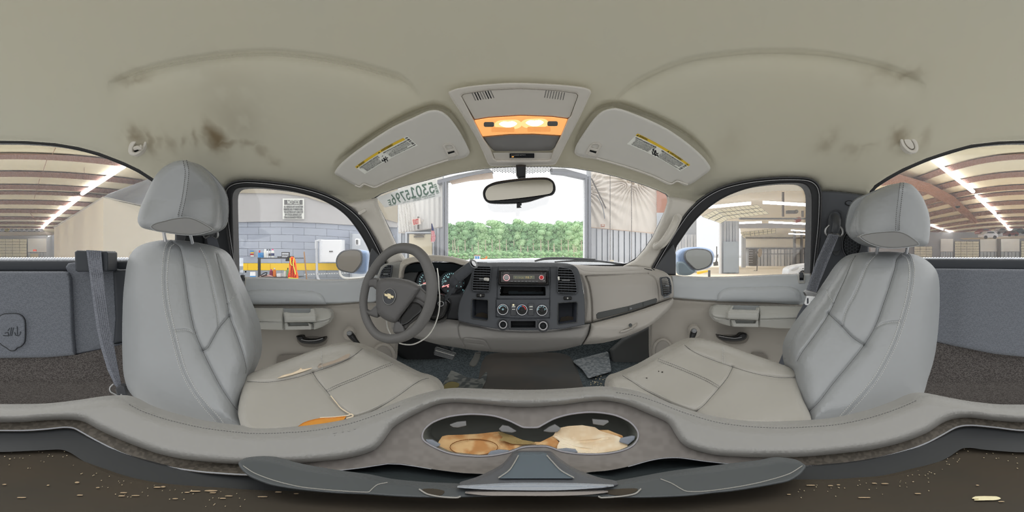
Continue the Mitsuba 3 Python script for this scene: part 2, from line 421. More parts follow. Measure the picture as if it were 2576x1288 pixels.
mat('m_straw', (186, 164, 134), .9, .1)
mat('m_husk', (232, 222, 182), .7, .2)
mat('m_rimgrey', (150, 148, 152), .35, .5)
mat('m_cupwell', (112, 114, 108), .45, .4)
mat('m_recess', (48, 54, 56), .7, .2)
mat('m_flap2', (136, 142, 152), .5, .4)
mat('m_olive', (150, 130, 88), .9, .1)
mat('m_ringbrown', (132, 88, 50), .9, .1)
mat('m_lid2', (86, 88, 92), .5, .4)
mat('m_barsteel', (150, 156, 164), .3, .5)
mat('m_lip', (140, 134, 130), .5, .4)
mat('m_tunnel', mikit.proc(lambda p, n, uv: MX(lin((62, 66, 67)).tolist(), lin((80, 74, 68)).tolist(), FB(p.x * 9, p.y * 9, p.z * 9))), .9, .1)
mat('m_ink2', (110, 110, 112), .8, .1)
mat('m_maroon', (140, 56, 84), .5, .3)
mat('m_orange2', (226, 130, 60), .5, .3)
mat('m_greenb', (120, 170, 110), .5, .3)
mat('m_rag', (196, 160, 152), .9, .1)
mat('m_exit', (240, 226, 214), .6, .2)
mat('m_redflag', (206, 70, 82), .7, .2)
mat('m_headtrim', (206, 186, 168), .7, .2)
mat('m_sheetwarm', (226, 218, 208), .4, .4)
mat('m_terracotta', (186, 142, 126), .8, .2)
mat('m_mirror_dim2', (140, 142, 138), .22, .5, 1.0)
mat('m_haze', (172, 182, 192), .4, .4)
mat('m_roofpale', (230, 226, 218), .8, .2)
mat('m_post2', (172, 172, 176), .7, .2)
mat('m_fan', (176, 160, 136), .5, .4)
mat('m_burn', (70, 66, 62), .7, .2)
mat('m_seamline', (96, 96, 95), .8, .1)
mat('m_socket', (168, 168, 170), .4, .5, .8)
mat('m_doorpocket', (142, 146, 147), .7, .2)
mat('m_door_sp2', (124, 119, 112), .7, .2)
# ------------------------------------------------------------------ the cab: headliner, pillars, glass
VL = [(842,437),(845,427),(860,409),(890,384),(940,349),(990,318),(1040,295),(1070,281),(1085,277),(1100,277),(1116,283),(1132,297),(1150,321),(1165,346),(1178,372),(1181,383),(1174,392),(1160,397),(1128,403),(1080,418),(1020,440),(970,460),(941,472),(927,468),(915,464),(905,472),(895,468),(880,460),(855,445)]
VR = [(1446,382),(1450,365),(1465,340),(1490,304),(1510,283),(1530,274),(1552,272),(1580,280),(1630,300),(1680,325),(1730,360),(1770,396),(1787,420),(1784,430),(1770,441),(1740,462),(1725,466),(1710,458),(1700,457),(1690,464),(1680,462),(1640,443),(1580,422),(1500,399),(1470,395),(1452,389)]
FLo = [(591,697),(580,640),(571,580),(564,520),(562,490),(566,474),(577,463),(592,457),(615,454),(650,455),(690,459),(740,466),(800,481),(850,502),(890,530),(918,560),(942,600),(958,632),(966,655),(968,700)]
FLi = [(590,697),(589,640),(587,560),(586,500),(589,484),(598,475),(618,472),(650,472),(690,476),(740,483),(800,500),(845,523),(875,548),(903,585),(922,618),(930,640),(928,660),(924,700)]
FRo = [(1640,690),(1641,676),(1652,655),(1680,607),(1710,560),(1735,527),(1768,497),(1808,474),(1850,461),(1900,452),(1960,447),(2010,447),(2036,450),(2052,458),(2062,472),(2066,492),(2064,560),(2056,640),(2050,692)]
FRi = [(1700,692),(1698,650),(1702,622),(1712,606),(1740,566),(1770,534),(1810,504),(1850,485),(1900,470),(1960,462),(2005,461),(2024,465),(2035,476),(2040,495),(2040,560),(2038,640),(2036,692)]
WS = [(940,498),(943,496),(955,487),(980,477),(1020,465),(1070,452),(1130,436),(1180,427),(1240,420),(1300,417),(1380,417),(1440,420),(1500,430),(1560,444),(1620,463),(1660,478),(1678,487),(1684,497)]
low = [(-560,352),(0,352),(60,353),(130,358),(190,368),(250,384),(310,407),(350,426),(386,449),(415,470),(430,487),(540,488),(562,487)]
low += FLo[4:15] + [(868,515)] + WS[:1] + WS[1:] + [(1762,512)] + FRo[5:16] + [(2066,481),(2100,482),(2150,488),(2190,494),(2190,480),(2200,466),(2230,446),(2270,424),(2330,398),(2390,378),(2450,362),(2520,354),(2576,352),(3140,352)]
def roof_fn(x, y): return roof_y(x, y)
arcL = [(270,212),(300,200),(345,184),(420,163),(520,146),(620,136),(700,135),(800,146),(890,163),(950,180),(1010,200),(1045,230),(1058,255)]
arcR = [(1540,262),(1580,225),(1640,190),(1720,158),(1800,143),(1900,134),(2000,134),(2100,143),(2200,164),(2260,182),(2310,203),(2330,218)]
visL = [(836,440),(850,404),(890,372),(940,336),(990,305),(1040,281),(1085,266),(1118,270),(1145,292),(1170,335),(1188,378)]
visR = [(1438,380),(1460,325),(1490,282),(1520,264),(1560,262),(1630,286),(1690,314),(1745,350),(1785,393),(1800,425)]
def steps(x, y):
    o = 0 * x
    for arc, d, L in ((arcL, .05, 34), (arcR, .042, 34), (visL, .05, 40), (visR, .05, 40)):
        q = cr(arc, 4, False); q = q[np.argsort(q[:, 0])]
        s_ = y - np.interp(x, q[:, 0], q[:, 1]); w_ = np.clip((x - q[0, 0]) / 60, 0, 1) * np.clip((q[-1, 0] - x) / 60, 0, 1)
        o = o + d * w_ * np.where(s_ > 0, np.exp(-(np.maximum(s_, 0) / L) ** 1.3), np.exp(-(s_ / 5) ** 2))
    return o
c = struct('ceiling', 'grey stained fabric headliner over the whole truck cab')
relief(c, pg([(-560,-900),(3140,-900),(3140,352)] + low[::-1][1:], False), roof_fn, .03, 'm_liner', r=16, R=.02, g=13,
       seams=[(arcL, 8, .0), (arcR, 8, .0), (visL, 8, .0), (visR, 8, .0)], fn=steps)

def band(outer, inner): return Polygon(outer + inner[::-1])
co, ci = (lambda p: [tuple(q) for q in cr(p, 5, False)]), None
# window seals
for n, (o, i, nm) in enumerate(((FLo, FLi, 'driver'), (FRo, FRi, 'passenger'))):
    k = struct(f'trim_{n+1}', f'black rubber window surround of the {nm} door')
    O, I = co(o), co(i)
    P = band(O, I).buffer(0)
    relief(k, P, 4.25, .08, 'm_rubber', r=5, R=.012, g=6)
    edge = [(x, y, 4.245) for x, y in cr(o, 8, False)][2:-2]
    tube(sub(k, 'bead'), edge, 2.2, 'm_rubber2', 6, sm=False)
    mid = LineString(co(o)).offset_curve(5.5 if n == 0 else 5.5)
    mid = mid if Polygon(I).distance(mid) < 40 and P.buffer(3).contains(mid.centroid.buffer(0) if False else Point(mid.coords[len(mid.coords)//2])) else LineString(co(o)).offset_curve(-5.5)
    tube(sub(k, 'bright_bead', 'thin pale line of the inner lip'), [(x, y, 4.243) for x, y in list(mid.coords)[2:-2:2]], 1.2, 'm_satin', 6, sm=False)
    g_ = struct(f'window_{n+1}', f'clear side window glass of the {nm} door')
    relief(g_, Polygon(I + []).buffer(4), 4.31, 0, 'm_glass')
# quarter triangles in front of the side windows
for n, (tri, nm) in enumerate(((((926,700),(930,640),(936,622),(966,655),(975,700)), 'driver'), (((1638,690),(1650,672),(1678,632),(1694,612),(1700,640),(1700,692)), 'passenger'))):
    relief(sub(f'trim_{n+1}', 'mirror_gusset', 'dark plastic triangle behind the wing mirror'), pg(tri, False, 2), 4.23, .05, 'm_charcoal2', r=4, R=.01, g=6)
# pillars
k = struct('trim_3', 'pale plastic pillar trim left of the windshield')
relief(k, pg([(862,513),(900,507),(946,498),(946,505),(950,520),(962,545),(977,578),(993,612),(1008,638),(1024,660),(975,672),(964,645),(942,602),(917,562),(889,530)], False), 4.25, .05, 'm_trim', r=12, R=.03, g=6)
relief(sub(k, 'clip_cover'), line([(905,536),(917,529)], 9), 4.2, .02, 'm_trim', r=2, R=.003, g=4)
k = struct('trim_4', 'pale plastic pillar trim with grab handle right of the windshield')
relief(k, pg([(1682,494),(1720,500),(1766,512),(1738,538),(1712,568),(1683,611),(1655,658),(1640,682),(1570,670),(1600,654),(1625,627),(1645,597),(1662,562),(1676,530),(1683,507)], False), 4.25, .05, 'm_trim', r=12, R=.03, g=6)
h = sub(k, 'grab_handle')
put(h, merge([tube(None, [(1700,549,4.2),(1697,560,4.16),(1690,576,4.14),(1675,600,4.14),(1660,616,4.16),(1650,622,4.2)], [8,8,6.5,6.5,7.5,8], None, 10), 
              relief(None, line([(1706,547),(1690,580),(1668,612),(1653,620)], 20), 4.205, .02, None, r=3, R=.006, g=5)]), 'm_trim', 40)
# windshield
WB = [(1684,497),(1683,507),(1676,530),(1662,560),(1645,595),(1625,625),(1605,648),(1580,664),(1540,668),(1400,668),(1100,668),(1020,660),(1005,635),(990,605),(975,570),(960,540),(948,516),(944,503)]
W = pg(WS + WB[1:], False)
k = struct('window_3', 'curved windshield glass'); relief(k, W.buffer(5), 4.38, 0, 'm_glass')
relief(sub(k, 'seal', 'black rubber edge'), W.buffer(5).difference(W.buffer(-1.8)), 4.37, .03, 'm_rubber')
relief(sub(k, 'sensor_band', 'dotted dark shade band round the mirror foot'), unary_union([ell(x, y, 1.25, n=6) for x in range(1240, 1392, 4) for y in range(421 + (x // 4 % 2) * 2, 437 - abs(x - 1315) // 14, 4)]), 4.379, .001, 'm_reardark', smooth=False)
# rear windows
RL = [(-560,352),(0,352),(60,353),(130,358),(190,368),(250,384),(310,407),(350,426),(386,449),(415,470),(428,490)]
RR = [(2190,494),(2190,480),(2200,466),(2230,446),(2270,424),(2330,398),(2390,378),(2450,362),(2520,354),(2576,352),(3140,352)]
for n, (o, dn, nm, x0, x1) in enumerate(((RL, 9, 'rear window seen left of the driver seat', -560, 545), (RR, 9, 'rear window seen right of the passenger seat', 2190, 3140))):
    O = co(o); G = Polygon(O + ([(470,520),(545,570),(545,660),(-560,660)] if n == 0 else [(3140,660),(2190,660)])).buffer(0)
    k = struct(f'window_{n+4}', 'glass of the ' + nm); relief(k, G, 4.45, 0, 'm_glass')
    relief(sub(k, 'seal', 'black rubber edge'), LineString(O).buffer(dn).intersection(G.buffer(2)), 4.33, .05, 'm_rubber', r=3, R=.01, g=5)
# headliner hooks
for n, (x, y, rot, lb) in enumerate(((346, 366, -52, 'oval coat hook with open hook in the stained headliner'), (2287, 360, 52, 'oval coat hook with plain closed cover in the headliner'))):
    t = thing('coat_hook', lb, 'coat hook'); Y = float(roof_y(x, y)) - .015
    E = ell(x, y, 30, 19, rot)
    relief(sub(t, 'escutcheon'), E.difference(ell(x + (2 if n == 0 else 0), y + 1, 19, 9, rot)), Y, .03, 'm_ohc', r=5, R=.008, g=4)
    if n == 0:
        relief(sub(t, 'recess', 'dark recess'), ell(x + 2, y + 1, 20, 10, rot), Y + .02, .005, 'm_dark')
        tube(sub(t, 'hook'), [(337, 374, Y + .018), (346, 371, Y - .012), (354, 373, Y - .018), (354, 366, Y - .012)], [5, 5.5, 4.5, 3], 'm_ohc', 8)
    else:
        relief(sub(t, 'cover'), ell(x, y, 17.8, 8, rot), Y + .001, .02, 'm_ohc', r=2, R=.003, g=3)
# ------------------------------------------------------------------ floor and rear wall
def floor_y(x, y): return np.interp(y, [760, 900, 1010, 1080], [4.5, 4.42, 4.02, 3.9]) + .05 * np.exp(-((x - 1290) / 130.) ** 2) * -1
c = struct('floor', 'dark dirty carpet and rubber of the foot wells')
relief(c, pg([(930,740),(1660,740),(1700,1060),(900,1060)], False), floor_y, .03, 'm_carpet', g=14)
relief(sub(c, 'hump', 'dark raised tunnel between the foot wells'), pg([(1215,900),(1250,885),(1400,885),(1440,900),(1465,960),(1475,1010),(1190,1010),(1200,960)], True), lambda x, y: floor_y(x, y) - .02, .03, 'm_tunnel', r=40, R=.03, g=8)
relief(sub(c, 'foot_mat', 'dusty grey rubber mat below the pedals'), pg([(1100,990),(1118,960),(1135,932),(1150,938),(1175,950),(1205,955),(1228,930),(1222,960),(1195,1010)], False, 3), lambda x, y: floor_y(x, y) - .02, .01, 'm_mat', r=4, R=.004, g=6, fn=lambda x, y: .006 * np.sin(x / 7))
relief(sub(c, 'mud_mark', 'yellowish mud smear on the mat'), pg([(1118,968),(1135,960),(1155,965),(1152,974),(1130,978),(1115,980)]), lambda x, y: floor_y(x, y) - .0275, .002, 'm_mud')
relief(sub(c, 'foot_rest', 'pale worn heel plate on the passenger side'), pg([(1438,908),(1470,900),(1500,892),(1530,884),(1534,905),(1538,935),(1480,952),(1465,930)], False, 4), lambda x, y: floor_y(x, y) - .03, .01, 'm_mat2', r=5, R=.006, g=6, fn=lambda x, y: .006 * np.sin(x / 6))
gr = []
for i in range(70):
    x, y = rng.uniform(1484, 1545), rng.uniform(945, 985)
    gr.append(relief(None, ell(x, y, rng.uniform(.7, 2.2), rng.uniform(.6, 1.1), rng.uniform(0, 180), 6), float(floor_y(x, y)) - .012, .002))
put(sub(c, 'crumbs', 'pale crumbs and dry grass', True), merge(gr), 'm_crumb', False)
# foot well side walls
relief(sub(c, 'kick_panel'), pg([(960,800),(1050,830),(1100,860),(1130,875),(1135,905),(1110,950),(1085,975),(1010,900),(985,880)], False), 4.4, .03, 'm_dark', r=10, R=.02, g=8)
relief(sub(c, 'kick_panel'), pg([(1535,880),(1570,850),(1640,815),(1642,900),(1620,935),(1550,960),(1540,930)], False), 4.38, .03, 'm_kick', r=10, R=.02, g=8)

wl = struct('wall_left', 'dark grey plastic rear cab wall left of the driver seat')
relief(wl, pg([(-560,683),(160,683),(172,686),(178,700),(181,760),(183,830),(188,893),(120,899),(0,901),(-560,901)], False, 3), 4.17, .05, 'm_rearpan', r=8, R=.02, g=8)
relief(sub(wl, 'ledge', 'smooth dark ledge under the rear window'), pg([(-560,655),(330,655),(330,684),(-560,683)], False), 4.24, .05, 'm_reardark', r=6, R=.02, g=8)
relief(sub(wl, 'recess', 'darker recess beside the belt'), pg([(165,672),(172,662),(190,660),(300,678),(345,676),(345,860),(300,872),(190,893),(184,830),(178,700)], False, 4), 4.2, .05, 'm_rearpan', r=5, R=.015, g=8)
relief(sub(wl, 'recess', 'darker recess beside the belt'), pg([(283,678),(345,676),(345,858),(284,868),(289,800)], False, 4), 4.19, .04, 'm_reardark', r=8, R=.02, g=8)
relief(sub(wl, 'carpet', 'fuzzy grey carpet along the bottom of the wall'), pg([(-560,901),(0,901),(120,899),(188,893),(280,873),(345,858),(345,1060),(-560,1060)], False), lambda x, y: 4.18 + np.interp(y, [860, 960, 1010, 1060], [0, .04, .3, .42]), .04, 'm_carpet_rear', g=10)
cv = sub(wl, 'anchor_cover', 'rounded cover with raised child seat symbol')
cp = pg([(-2,800),(6,792),(18,790),(44,790),(56,796),(62,808),(63,840),(61,860),(52,871),(42,875),(38,880),(30,882),(22,879),(18,875),(6,868),(-2,858)])
relief(cv, cp, 4.155, .02, 'm_rearpan', r=5, R=.008, g=4)
relief(sub(wl, 'cover_gap'), cp.buffer(1.6).difference(cp.buffer(.1)), 4.166, .004, 'm_black')
sy = [tube(None, p, 1.1, None, 5, 3, sm=False) for p in ([(25,845,4.154),(29,824,4.154)], [(29,845,4.154),(34,824,4.154)], [(20,832,4.154),(24,826,4.154)], [(12,838,4.154),(20,836,4.154),(22,844,4.154)], [(8,844,4.154),(22,845,4.154)], [(43,821,4.154),(44,842,4.154)], [(37,836,4.154),(39,843,4.154),(45,845,4.154),(50,842,4.154),(52,834,4.154)])]
put(sub(cv, 'symbol'), merge(sy), 'm_reardark', False)
wr = struct('wall_right', 'dark grey plastic rear cab wall right of the passenger seat')
relief(wr, pg([(2300,675),(3140,683),(3140,900),(2576,898),(2500,890),(2420,874),(2340,858),(2300,850)], False, 3), 4.17, .05, 'm_rearpan', r=8, R=.02, g=8, fn=lambda x, y: -.02 / (1 + np.exp(-(x - 2405) / 12)))
relief(sub(wr, 'ledge', 'smooth dark ledge under the rear window'), pg([(2270,652),(2320,650),(3140,655),(3140,686),(2270,680)], False), 4.24, .05, 'm_reardark', r=6, R=.02, g=8)
relief(sub(wr, 'carpet', 'fuzzy grey carpet along the bottom of the wall'), pg([(2300,850),(2340,858),(2420,874),(2500,890),(2576,898),(3140,900),(3140,1060),(2280,1060),(2300,950)], False), lambda x, y: 4.18 + np.interp(y, [860, 960, 1010, 1060], [0, .04, .3, .42]), .04, 'm_carpet_rear', g=10)
relief(sub(wr, 'anchor_cover'), pg([(2577,796),(2590,790),(3140,790),(3140,875),(2585,872),(2574,850),(2573,810)]), 4.155, .02, 'm_rearpan', r=5, R=.008, g=4)
# dark corner pillars behind the door frames
k = struct('trim_5', 'dark plastic corner pillar behind the driver door')
relief(k, pg([(440,484),(566,484),(572,560),(585,660),(600,760),(560,760),(540,700),(440,700)], False), 4.29, .05, 'm_charcoal2', r=6, R=.02, g=8)
relief(sub(k, 'speaker_grille', 'round black perforated speaker grille'), ell(487, 607, 24, 30), 4.265, .02, 'm_dark', r=4, R=.006, g=4)
k = struct('trim_6', 'dark plastic corner pillar behind the passenger door')
relief(k, pg([(2050,480),(2100,481),(2150,487),(2192,494),(2188,560),(2184,700),(2120,780),(2035,780),(2048,690),(2060,600)], False), 4.29, .05, 'm_charcoal', r=5, R=.02, g=8)
relief(sub(k, 'hole_plug'), ell(2137, 511, 9.5, 5.5, 6), 4.284, .02, 'm_charcoal', r=1.5, R=.003, g=3)
relief(sub(k, 'hole_rim'), ell(2137, 511, 11, 7, 6).difference(ell(2137, 511, 9.6, 5.6, 6)), 4.286, .004, 'm_black')
spk = ell(2143, 614, 25, 37, 4)
relief(sub(k, 'speaker_rim'), spk.difference(spk.buffer(-2.5)), 4.275, .03, 'm_charcoal2', r=1.2, R=.003, g=3)
relief(sub(k, 'speaker_grille', 'oval black speaker grille with honeycomb mesh'), spk.buffer(-2.2), 4.282, .01, 'm_dark', r=6, R=.006, g=4)
hexs = [LineString([(x + 4.6*math.cos(a), y + 4.6*math.sin(a)) for a in np.arange(7) * math.pi / 3]).buffer(.35) for i, x in enumerate(np.arange(2115, 2172, 7.1)) for y in np.arange(575 + 4.1 * (i % 2), 655, 8.2)]
relief(sub(k, 'mesh', stuff=True), unary_union(hexs).intersection(spk.buffer(-5)), 4.2805, .001, 'm_charcoal', smooth=False)
sl = struct('trim_7', 'belt guide slot in the passenger corner pillar')
slot = pg([(2080,575),(2085,545),(2095,530),(2108,527),(2120,535),(2124,555),(2122,600),(2110,640),(2098,640),(2085,600)])
relief(sl, slot, 4.283, .01, 'm_charcoal2', r=6, R=-.0, g=4, seams=[([(2102,545),(2102,620)], 10, .03)])

# ------------------------------------------------------------------ bucket seats
def seat(mirror, label, back, bseams, bdbl, head, hseam, hbase, posts, cush, cseams, cstitch):
    t = thing('bucket_seat', label, 'seat')
    Yb = lambda x, y: np.interp(y, [590, 1090], [3.93, 3.60])
    P = pg(back)
    sm = [(s, 3.6, .009) for s, w in bseams if w] + [(s, 3, .005) for s, w in bseams if not w] + [(s, 14, .007) for s, w in bseams if w] + [(bdbl, 3.4, .006)]
    bq = cr(bdbl, 4, False); bq = bq[np.argsort(bq[:, 1])]; sg = 1 if mirror else -1
    def turn(x, y): return .0011 * np.maximum(0, sg * (x - np.interp(y, bq[:, 1], bq[:, 0])))
    k = relief(sub(t, 'backrest'), P, Yb, .1, 'm_leather', r=60, R=.12, g=9, seams=sm, fn=turn)
    tr = cKDTree(ringpts(P.exterior, 2.0))
    def surf(x, y, Yf=Yb, tr=tr, sm=sm, r=60, R=.12):
        tt = np.clip(tr.query(np.stack([x, y], 1))[0] / r, 0, 1); o = Yf(x, y) + turn(x, y) + R * (1 - np.sqrt(np.clip(1 - (1 - tt) ** 2, 0, 1)))
        for s in sm: o = o + s[2] * np.exp(-(shapely.distance(LineString(cr(s[0], 3, False)), shapely.points(np.stack([x, y], 1))) / s[1]) ** 2)
        return o
    put(sub(k, 'stitching', stuff=True), merge([dashes(bdbl, surf, 1.6, 3.2, 2.4, .0015, o) for o in (-6.5, 6.5)] + [dashes(s, surf, 1.2, 2.8, 2.2, .001, 0) for s, w in bseams if not w]), 'm_thread', False)
    def lay(pts, w, off=0):
        L = LineString(cr(pts, 5, False)); L = L.offset_curve(off) if off else L; q = np.array(L.coords); y = surf(q[:, 0], q[:, 1])
        return tubem(A(q[:, 0], q[:, 1], y - .0005), w * 3.75 / F, 6)
    put(sub(k, 'seam', stuff=True), merge([lay(s, .65) for s, w in bseams if w]), 'm_seamline', 40)
    put(sub(k, 'piping'), merge([lay(bdbl, 1.1, o) for o in (-1.6, 1.6)]), 'm_leather', 40)
    H = pg(head); h = sub(t, 'headrest')
    Yh = lambda x, y: np.interp(y, [400, 620], [3.86, 3.9])
    hx = np.mean([q[0] for q in hseam])
    relief(h, H, Yh, .12, 'm_leather', r=22, R=.05, g=6, seams=[(hseam, 2.4, .006)], fn=lambda x, y: .0011 * np.abs(x - np.interp(y, [q[1] for q in hseam], [q[0] for q in hseam])) * np.clip((620 - y) / 120, 0, 1))
    trh = cKDTree(ringpts(H.exterior, 2.0))
    def hs(x, y):
        tt = np.clip(trh.query(np.stack([x, y], 1))[0] / 22, 0, 1)
        return Yh(x, y) + .05 * (1 - np.sqrt(np.clip(1 - (1 - tt) ** 2, 0, 1))) + .0011 * np.abs(x - np.interp(y, [q[1] for q in hseam], [q[0] for q in hseam])) * np.clip((620 - y) / 120, 0, 1)
    put(sub(h, 'stitching', stuff=True), merge([dashes(hseam, hs, 1.4, 2.6, 2.4, .001, o) for o in (-4.5, 4.5)]), 'm_seam', False)
    B = pg(hbase, True)
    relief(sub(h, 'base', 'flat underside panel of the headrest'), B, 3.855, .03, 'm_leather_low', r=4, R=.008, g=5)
    put(sub(h, 'piping'), tubem(A(*np.array(ringpts(B.exterior, 4)).T, 3.853), 1.0 * 3.85 / F, 6, closed=True), 'm_leather', 40)
    for a, b in posts:
        tube(sub(t, 'headrest_post', 'chrome post'), [(a[0], a[1], 3.9), (b[0], b[1], 3.93)], 4.2, 'm_chrome', 12, sm=False)
    Yc = lambda x, y: np.interp(y, [855, 1090], [3.92, 3.52])
    cs = [(s, 3.4, .009) for s in cseams] + [(s, 14, .007) for s in cseams] + [(cstitch, 2.6, .004)]
    C = pg(cush)
    relief(sub(t, 'cushion', 'worn seat cushion'), C, Yc, .12, 'm_leather_warm', r=24, R=.06, g=9, seams=cs, fn=lambda x, y: .012 * np.sin(x / 47. + y / 31.) * np.sin(y / 40.))
    Yc2 = lambda x, y: Yc(x, y) + .012 * np.sin(x / 47. + y / 31.) * np.sin(y / 40.)
    put(sub(t + '__cushion', 'stitching', stuff=True), merge([dashes(cstitch, Yc2, 1.0, 3, 2.2, .001, o) for o in (-2.6, 2.6)]), 'm_seam', False)
    def csurf(x, y):
        o = Yc2(x, y)
        for s in cs: o = o + s[2] * np.exp(-(shapely.distance(LineString(cr(s[0], 3, False)), shapely.points(np.stack([x, y], 1))) / s[1]) ** 2)
        return o
    sl = []
    for s in cseams:
        q = cr(s, 5, False); sl.append(tubem(A(q[:, 0], q[:, 1], csurf(q[:, 0], q[:, 1]) - .0006),   .65 * 3.7 / F, 6))
    put(sub(t + '__cushion', 'seam', stuff=True), merge(sl), 'm_seamline', 40)
    return t, C, Yc2
BL = [(410,604),(370,611),(342,624),(326,644),(318,670),(314,700),(310,740),(308,790),(307,850),(308,900),(310,935),(315,960),(321,978),(332,994),(347,1008),(372,1026),(405,1044),(445,1059),(500,1071),(560,1080),(610,1086),(626,1082),(626,1082),(615,1060),(603,1035),(607,1005),(614,985),(620,960),(624,940),(633,920),(640,900),(643,878),(642,850),(638,820),(630,795),(620,770),(605,735),(590,702),(576,668),(562,643),(548,630),(530,622),(505,615),(470,608),(438,604)]
SL, CL, YCL = seat(False, 'grey leather driver seat with torn cushion behind the steering wheel', BL,
    [([(436,612),(451,622),(459,649),(465,692),(474,757),(488,826),(508,878),(528,921),(557,976),(586,1019),(601,1036)], 1), ([(504,623),(520,657),(531,706),(540,749),(546,777),(551,826)], 0),
     ([(511,882),(523,875),(551,826),(577,795)], 1), ([(544,640),(552,672),(563,720),(572,766),(577,795),(592,835),(609,884),(619,924),(618,940)], 1), ([(572,764),(580,757),(588,745)], 0), ([(440,832),(468,830),(491,839)], 0)],
    [(434,609),(424,618),(418,640),(414,690),(415,730),(420,770),(428,808),(436,840),(446,880),(461,930),(486,980),(516,1020),(545,1052),(566,1079)],
    [(460,403),(440,406),(415,418),(395,437),(378,465),(362,500),(352,525),(346,550),(348,562),(358,573),(385,580),(430,588),(470,592),(502,589),(530,580),(545,569),(552,550),(554,520),(551,490),(540,465),(520,440),(500,422),(482,409),(470,404)],
    [(465,404),(470,430),(468,460),(462,500),(455,530),(451,546)],
    [(379,570),(392,561),(415,555),(440,549),(475,547),(505,558),(535,577),(522,584),(492,591),(460,591),(425,586),(390,580)], [((410,572),(416,606)), ((478,588),(484,612))],
    [(612,960),(622,944),(650,932),(700,915),(760,893),(820,873),(850,868),(872,867),(895,870),(912,876),(950,893),(1000,920),(1050,945),(1076,952),(1096,962),(1107,975),(1111,990),(1090,998),(1040,1012),(990,1030),(930,1052),(880,1070),(830,1084),(780,1092),(700,1096),(622,1094),(600,1050),(600,1020),(606,985)],
    [[(621,960),(680,961),(740,951),(790,936),(850,915),(885,898),(912,877)], [(787,938),(800,958),(820,982),(830,995),(850,1018),(870,1035),(884,1046)], [(884,1052),(930,1037),(980,1010),(1010,990),(1040,968),(1060,956),(1078,951)]],
    [(822,984),(850,970),(900,950),(950,928),(988,914)])
def on(Yf, lift): return lambda x, y: Yf(x, y) - lift
relief(sub(SL + '__cushion', 'torn_foam', 'orange foam showing through a long tear'), pg([(738,1083),(738,1083),(762,1064),(800,1053),(840,1050),(871,1047),(871,1047),(862,1058),(835,1068),(800,1077),(765,1082)]), on(YCL, .002), .004, 'm_foam', r=4, R=-.006, g=4)
relief(sub(SL + '__cushion', 'torn_foam', 'frayed white edge of the tear'), unary_union([line([(806,1051),(835,1050),(872,1046),(884,1042),(888,1047),(872,1052)], 3), line([(832,996),(845,1012),(858,1027),(878,1040),(886,1044)], 2.2)]), on(YCL, .004), .003, 'm_crack', smooth=False)
relief(sub(SL + '__cushion', 'torn_foam', 'pale crack in the side bolster'), pg([(696,952),(696,952),(712,944),(735,938),(752,930),(757,925),(760,929),(786,925),(770,932),(745,940),(720,947)]), on(YCL, .003), .003, 'm_crack', r=2, R=-.003, g=3)
relief(sub(SL + '__cushion', 'worn_patch', 'brown worn leather'), unary_union([pg([(868,893),(880,890),(876,900),(838,915),(800,926),(806,918),(845,905)]), line([(800,922),(804,915),(810,914)], 1.5)]), on(YCL, .0015), .002, 'm_wornbrown', smooth=True)
put(sub(SL + '__cushion', 'stitching', 'white thread on the side bolster'), dashes([(810,886),(809,905),(811,928)], YCL, 1.2, 2.4, 2, .003), 'm_thread', False)
BR = [(2188,635),(2160,640),(2140,650),(2120,670),(2100,700),(2080,730),(2060,760),(2035,790),(2010,825),(1995,850),(1987,872),(1986,895),(1990,920),(1997,935),(2000,960),(2006,990),(2015,1020),(2025,1046),(2018,1075),(2018,1075),(2060,1078),(2100,1072),(2160,1060),(2230,1040),(2280,1022),(2318,1000),(2335,952),(2350,902),(2358,850),(2363,790),(2364,740),(2362,702),(2355,680),(2340,662),(2320,648),(2300,640),(2270,635),(2230,633)]
SR, CRr, YCR = seat(True, 'grey leather passenger seat with intact cushion below the right window', BR,
    [([(2269,637),(2256,652),(2251,675),(2240,712),(2225,757),(2202,820),(2174,868),(2139,913),(2098,962),(2061,1010),(2035,1036),(2024,1052)], 1), ([(2208,637),(2184,663),(2169,697),(2150,742),(2128,783),(2118,820)], 0),
     ([(2083,788),(2117,820),(2146,850),(2174,869)], 1), ([(2152,643),(2143,660),(2128,697),(2109,738),(2087,786),(2053,839),(2020,883),(2005,909)], 1), ([(2079,727),(2085,745),(2098,762)], 0), ([(2202,824),(2217,816),(2236,811),(2264,809)], 0)],
    [(2273,636),(2287,648),(2294,675),(2292,712),(2284,757),(2269,809),(2251,861),(2228,909),(2199,958),(2161,1003),(2109,1060)],
    [(2270,459),(2250,465),(2210,482),(2180,495),(2165,510),(2156,535),(2152,560),(2153,580),(2160,592),(2166,598),(2190,613),(2222,622),(2260,623),(2310,620),(2326,619),(2335,612),(2339,590),(2340,560),(2335,530),(2320,495),(2305,475),(2290,463)],
    [(2269,460),(2264,500),(2259,545),(2258,582)],
    [(2163,596),(2180,588),(2220,583),(2258,582),(2282,590),(2308,608),(2312,617),(2262,624),(2222,623),(2188,613)], [((2209,617),(2205,637)), ((2286,612),(2280,637))],
    [(1531,988),(1529,972),(1533,960),(1541,952),(1560,946),(1610,925),(1660,897),(1700,875),(1730,860),(1750,856),(1776,857),(1810,865),(1850,877),(1900,895),(1960,915),(1992,927),(2010,940),(2020,1000),(2040,1050),(2034,1082),(1960,1082),(1900,1078),(1850,1072),(1800,1062),(1750,1050),(1700,1032),(1650,1012),(1600,998),(1560,990)],
    [[(1722,868),(1740,882),(1770,897),(1840,922),(1900,940),(1960,950),(2002,950)], [(1843,925),(1830,950),(1810,975),(1790,998),(1770,1020),(1748,1037)], [(1566,945),(1590,960),(1620,980),(1660,1000),(1700,1020),(1748,1038)]],
    [(1655,905),(1720,930),(1780,957),(1810,975)])
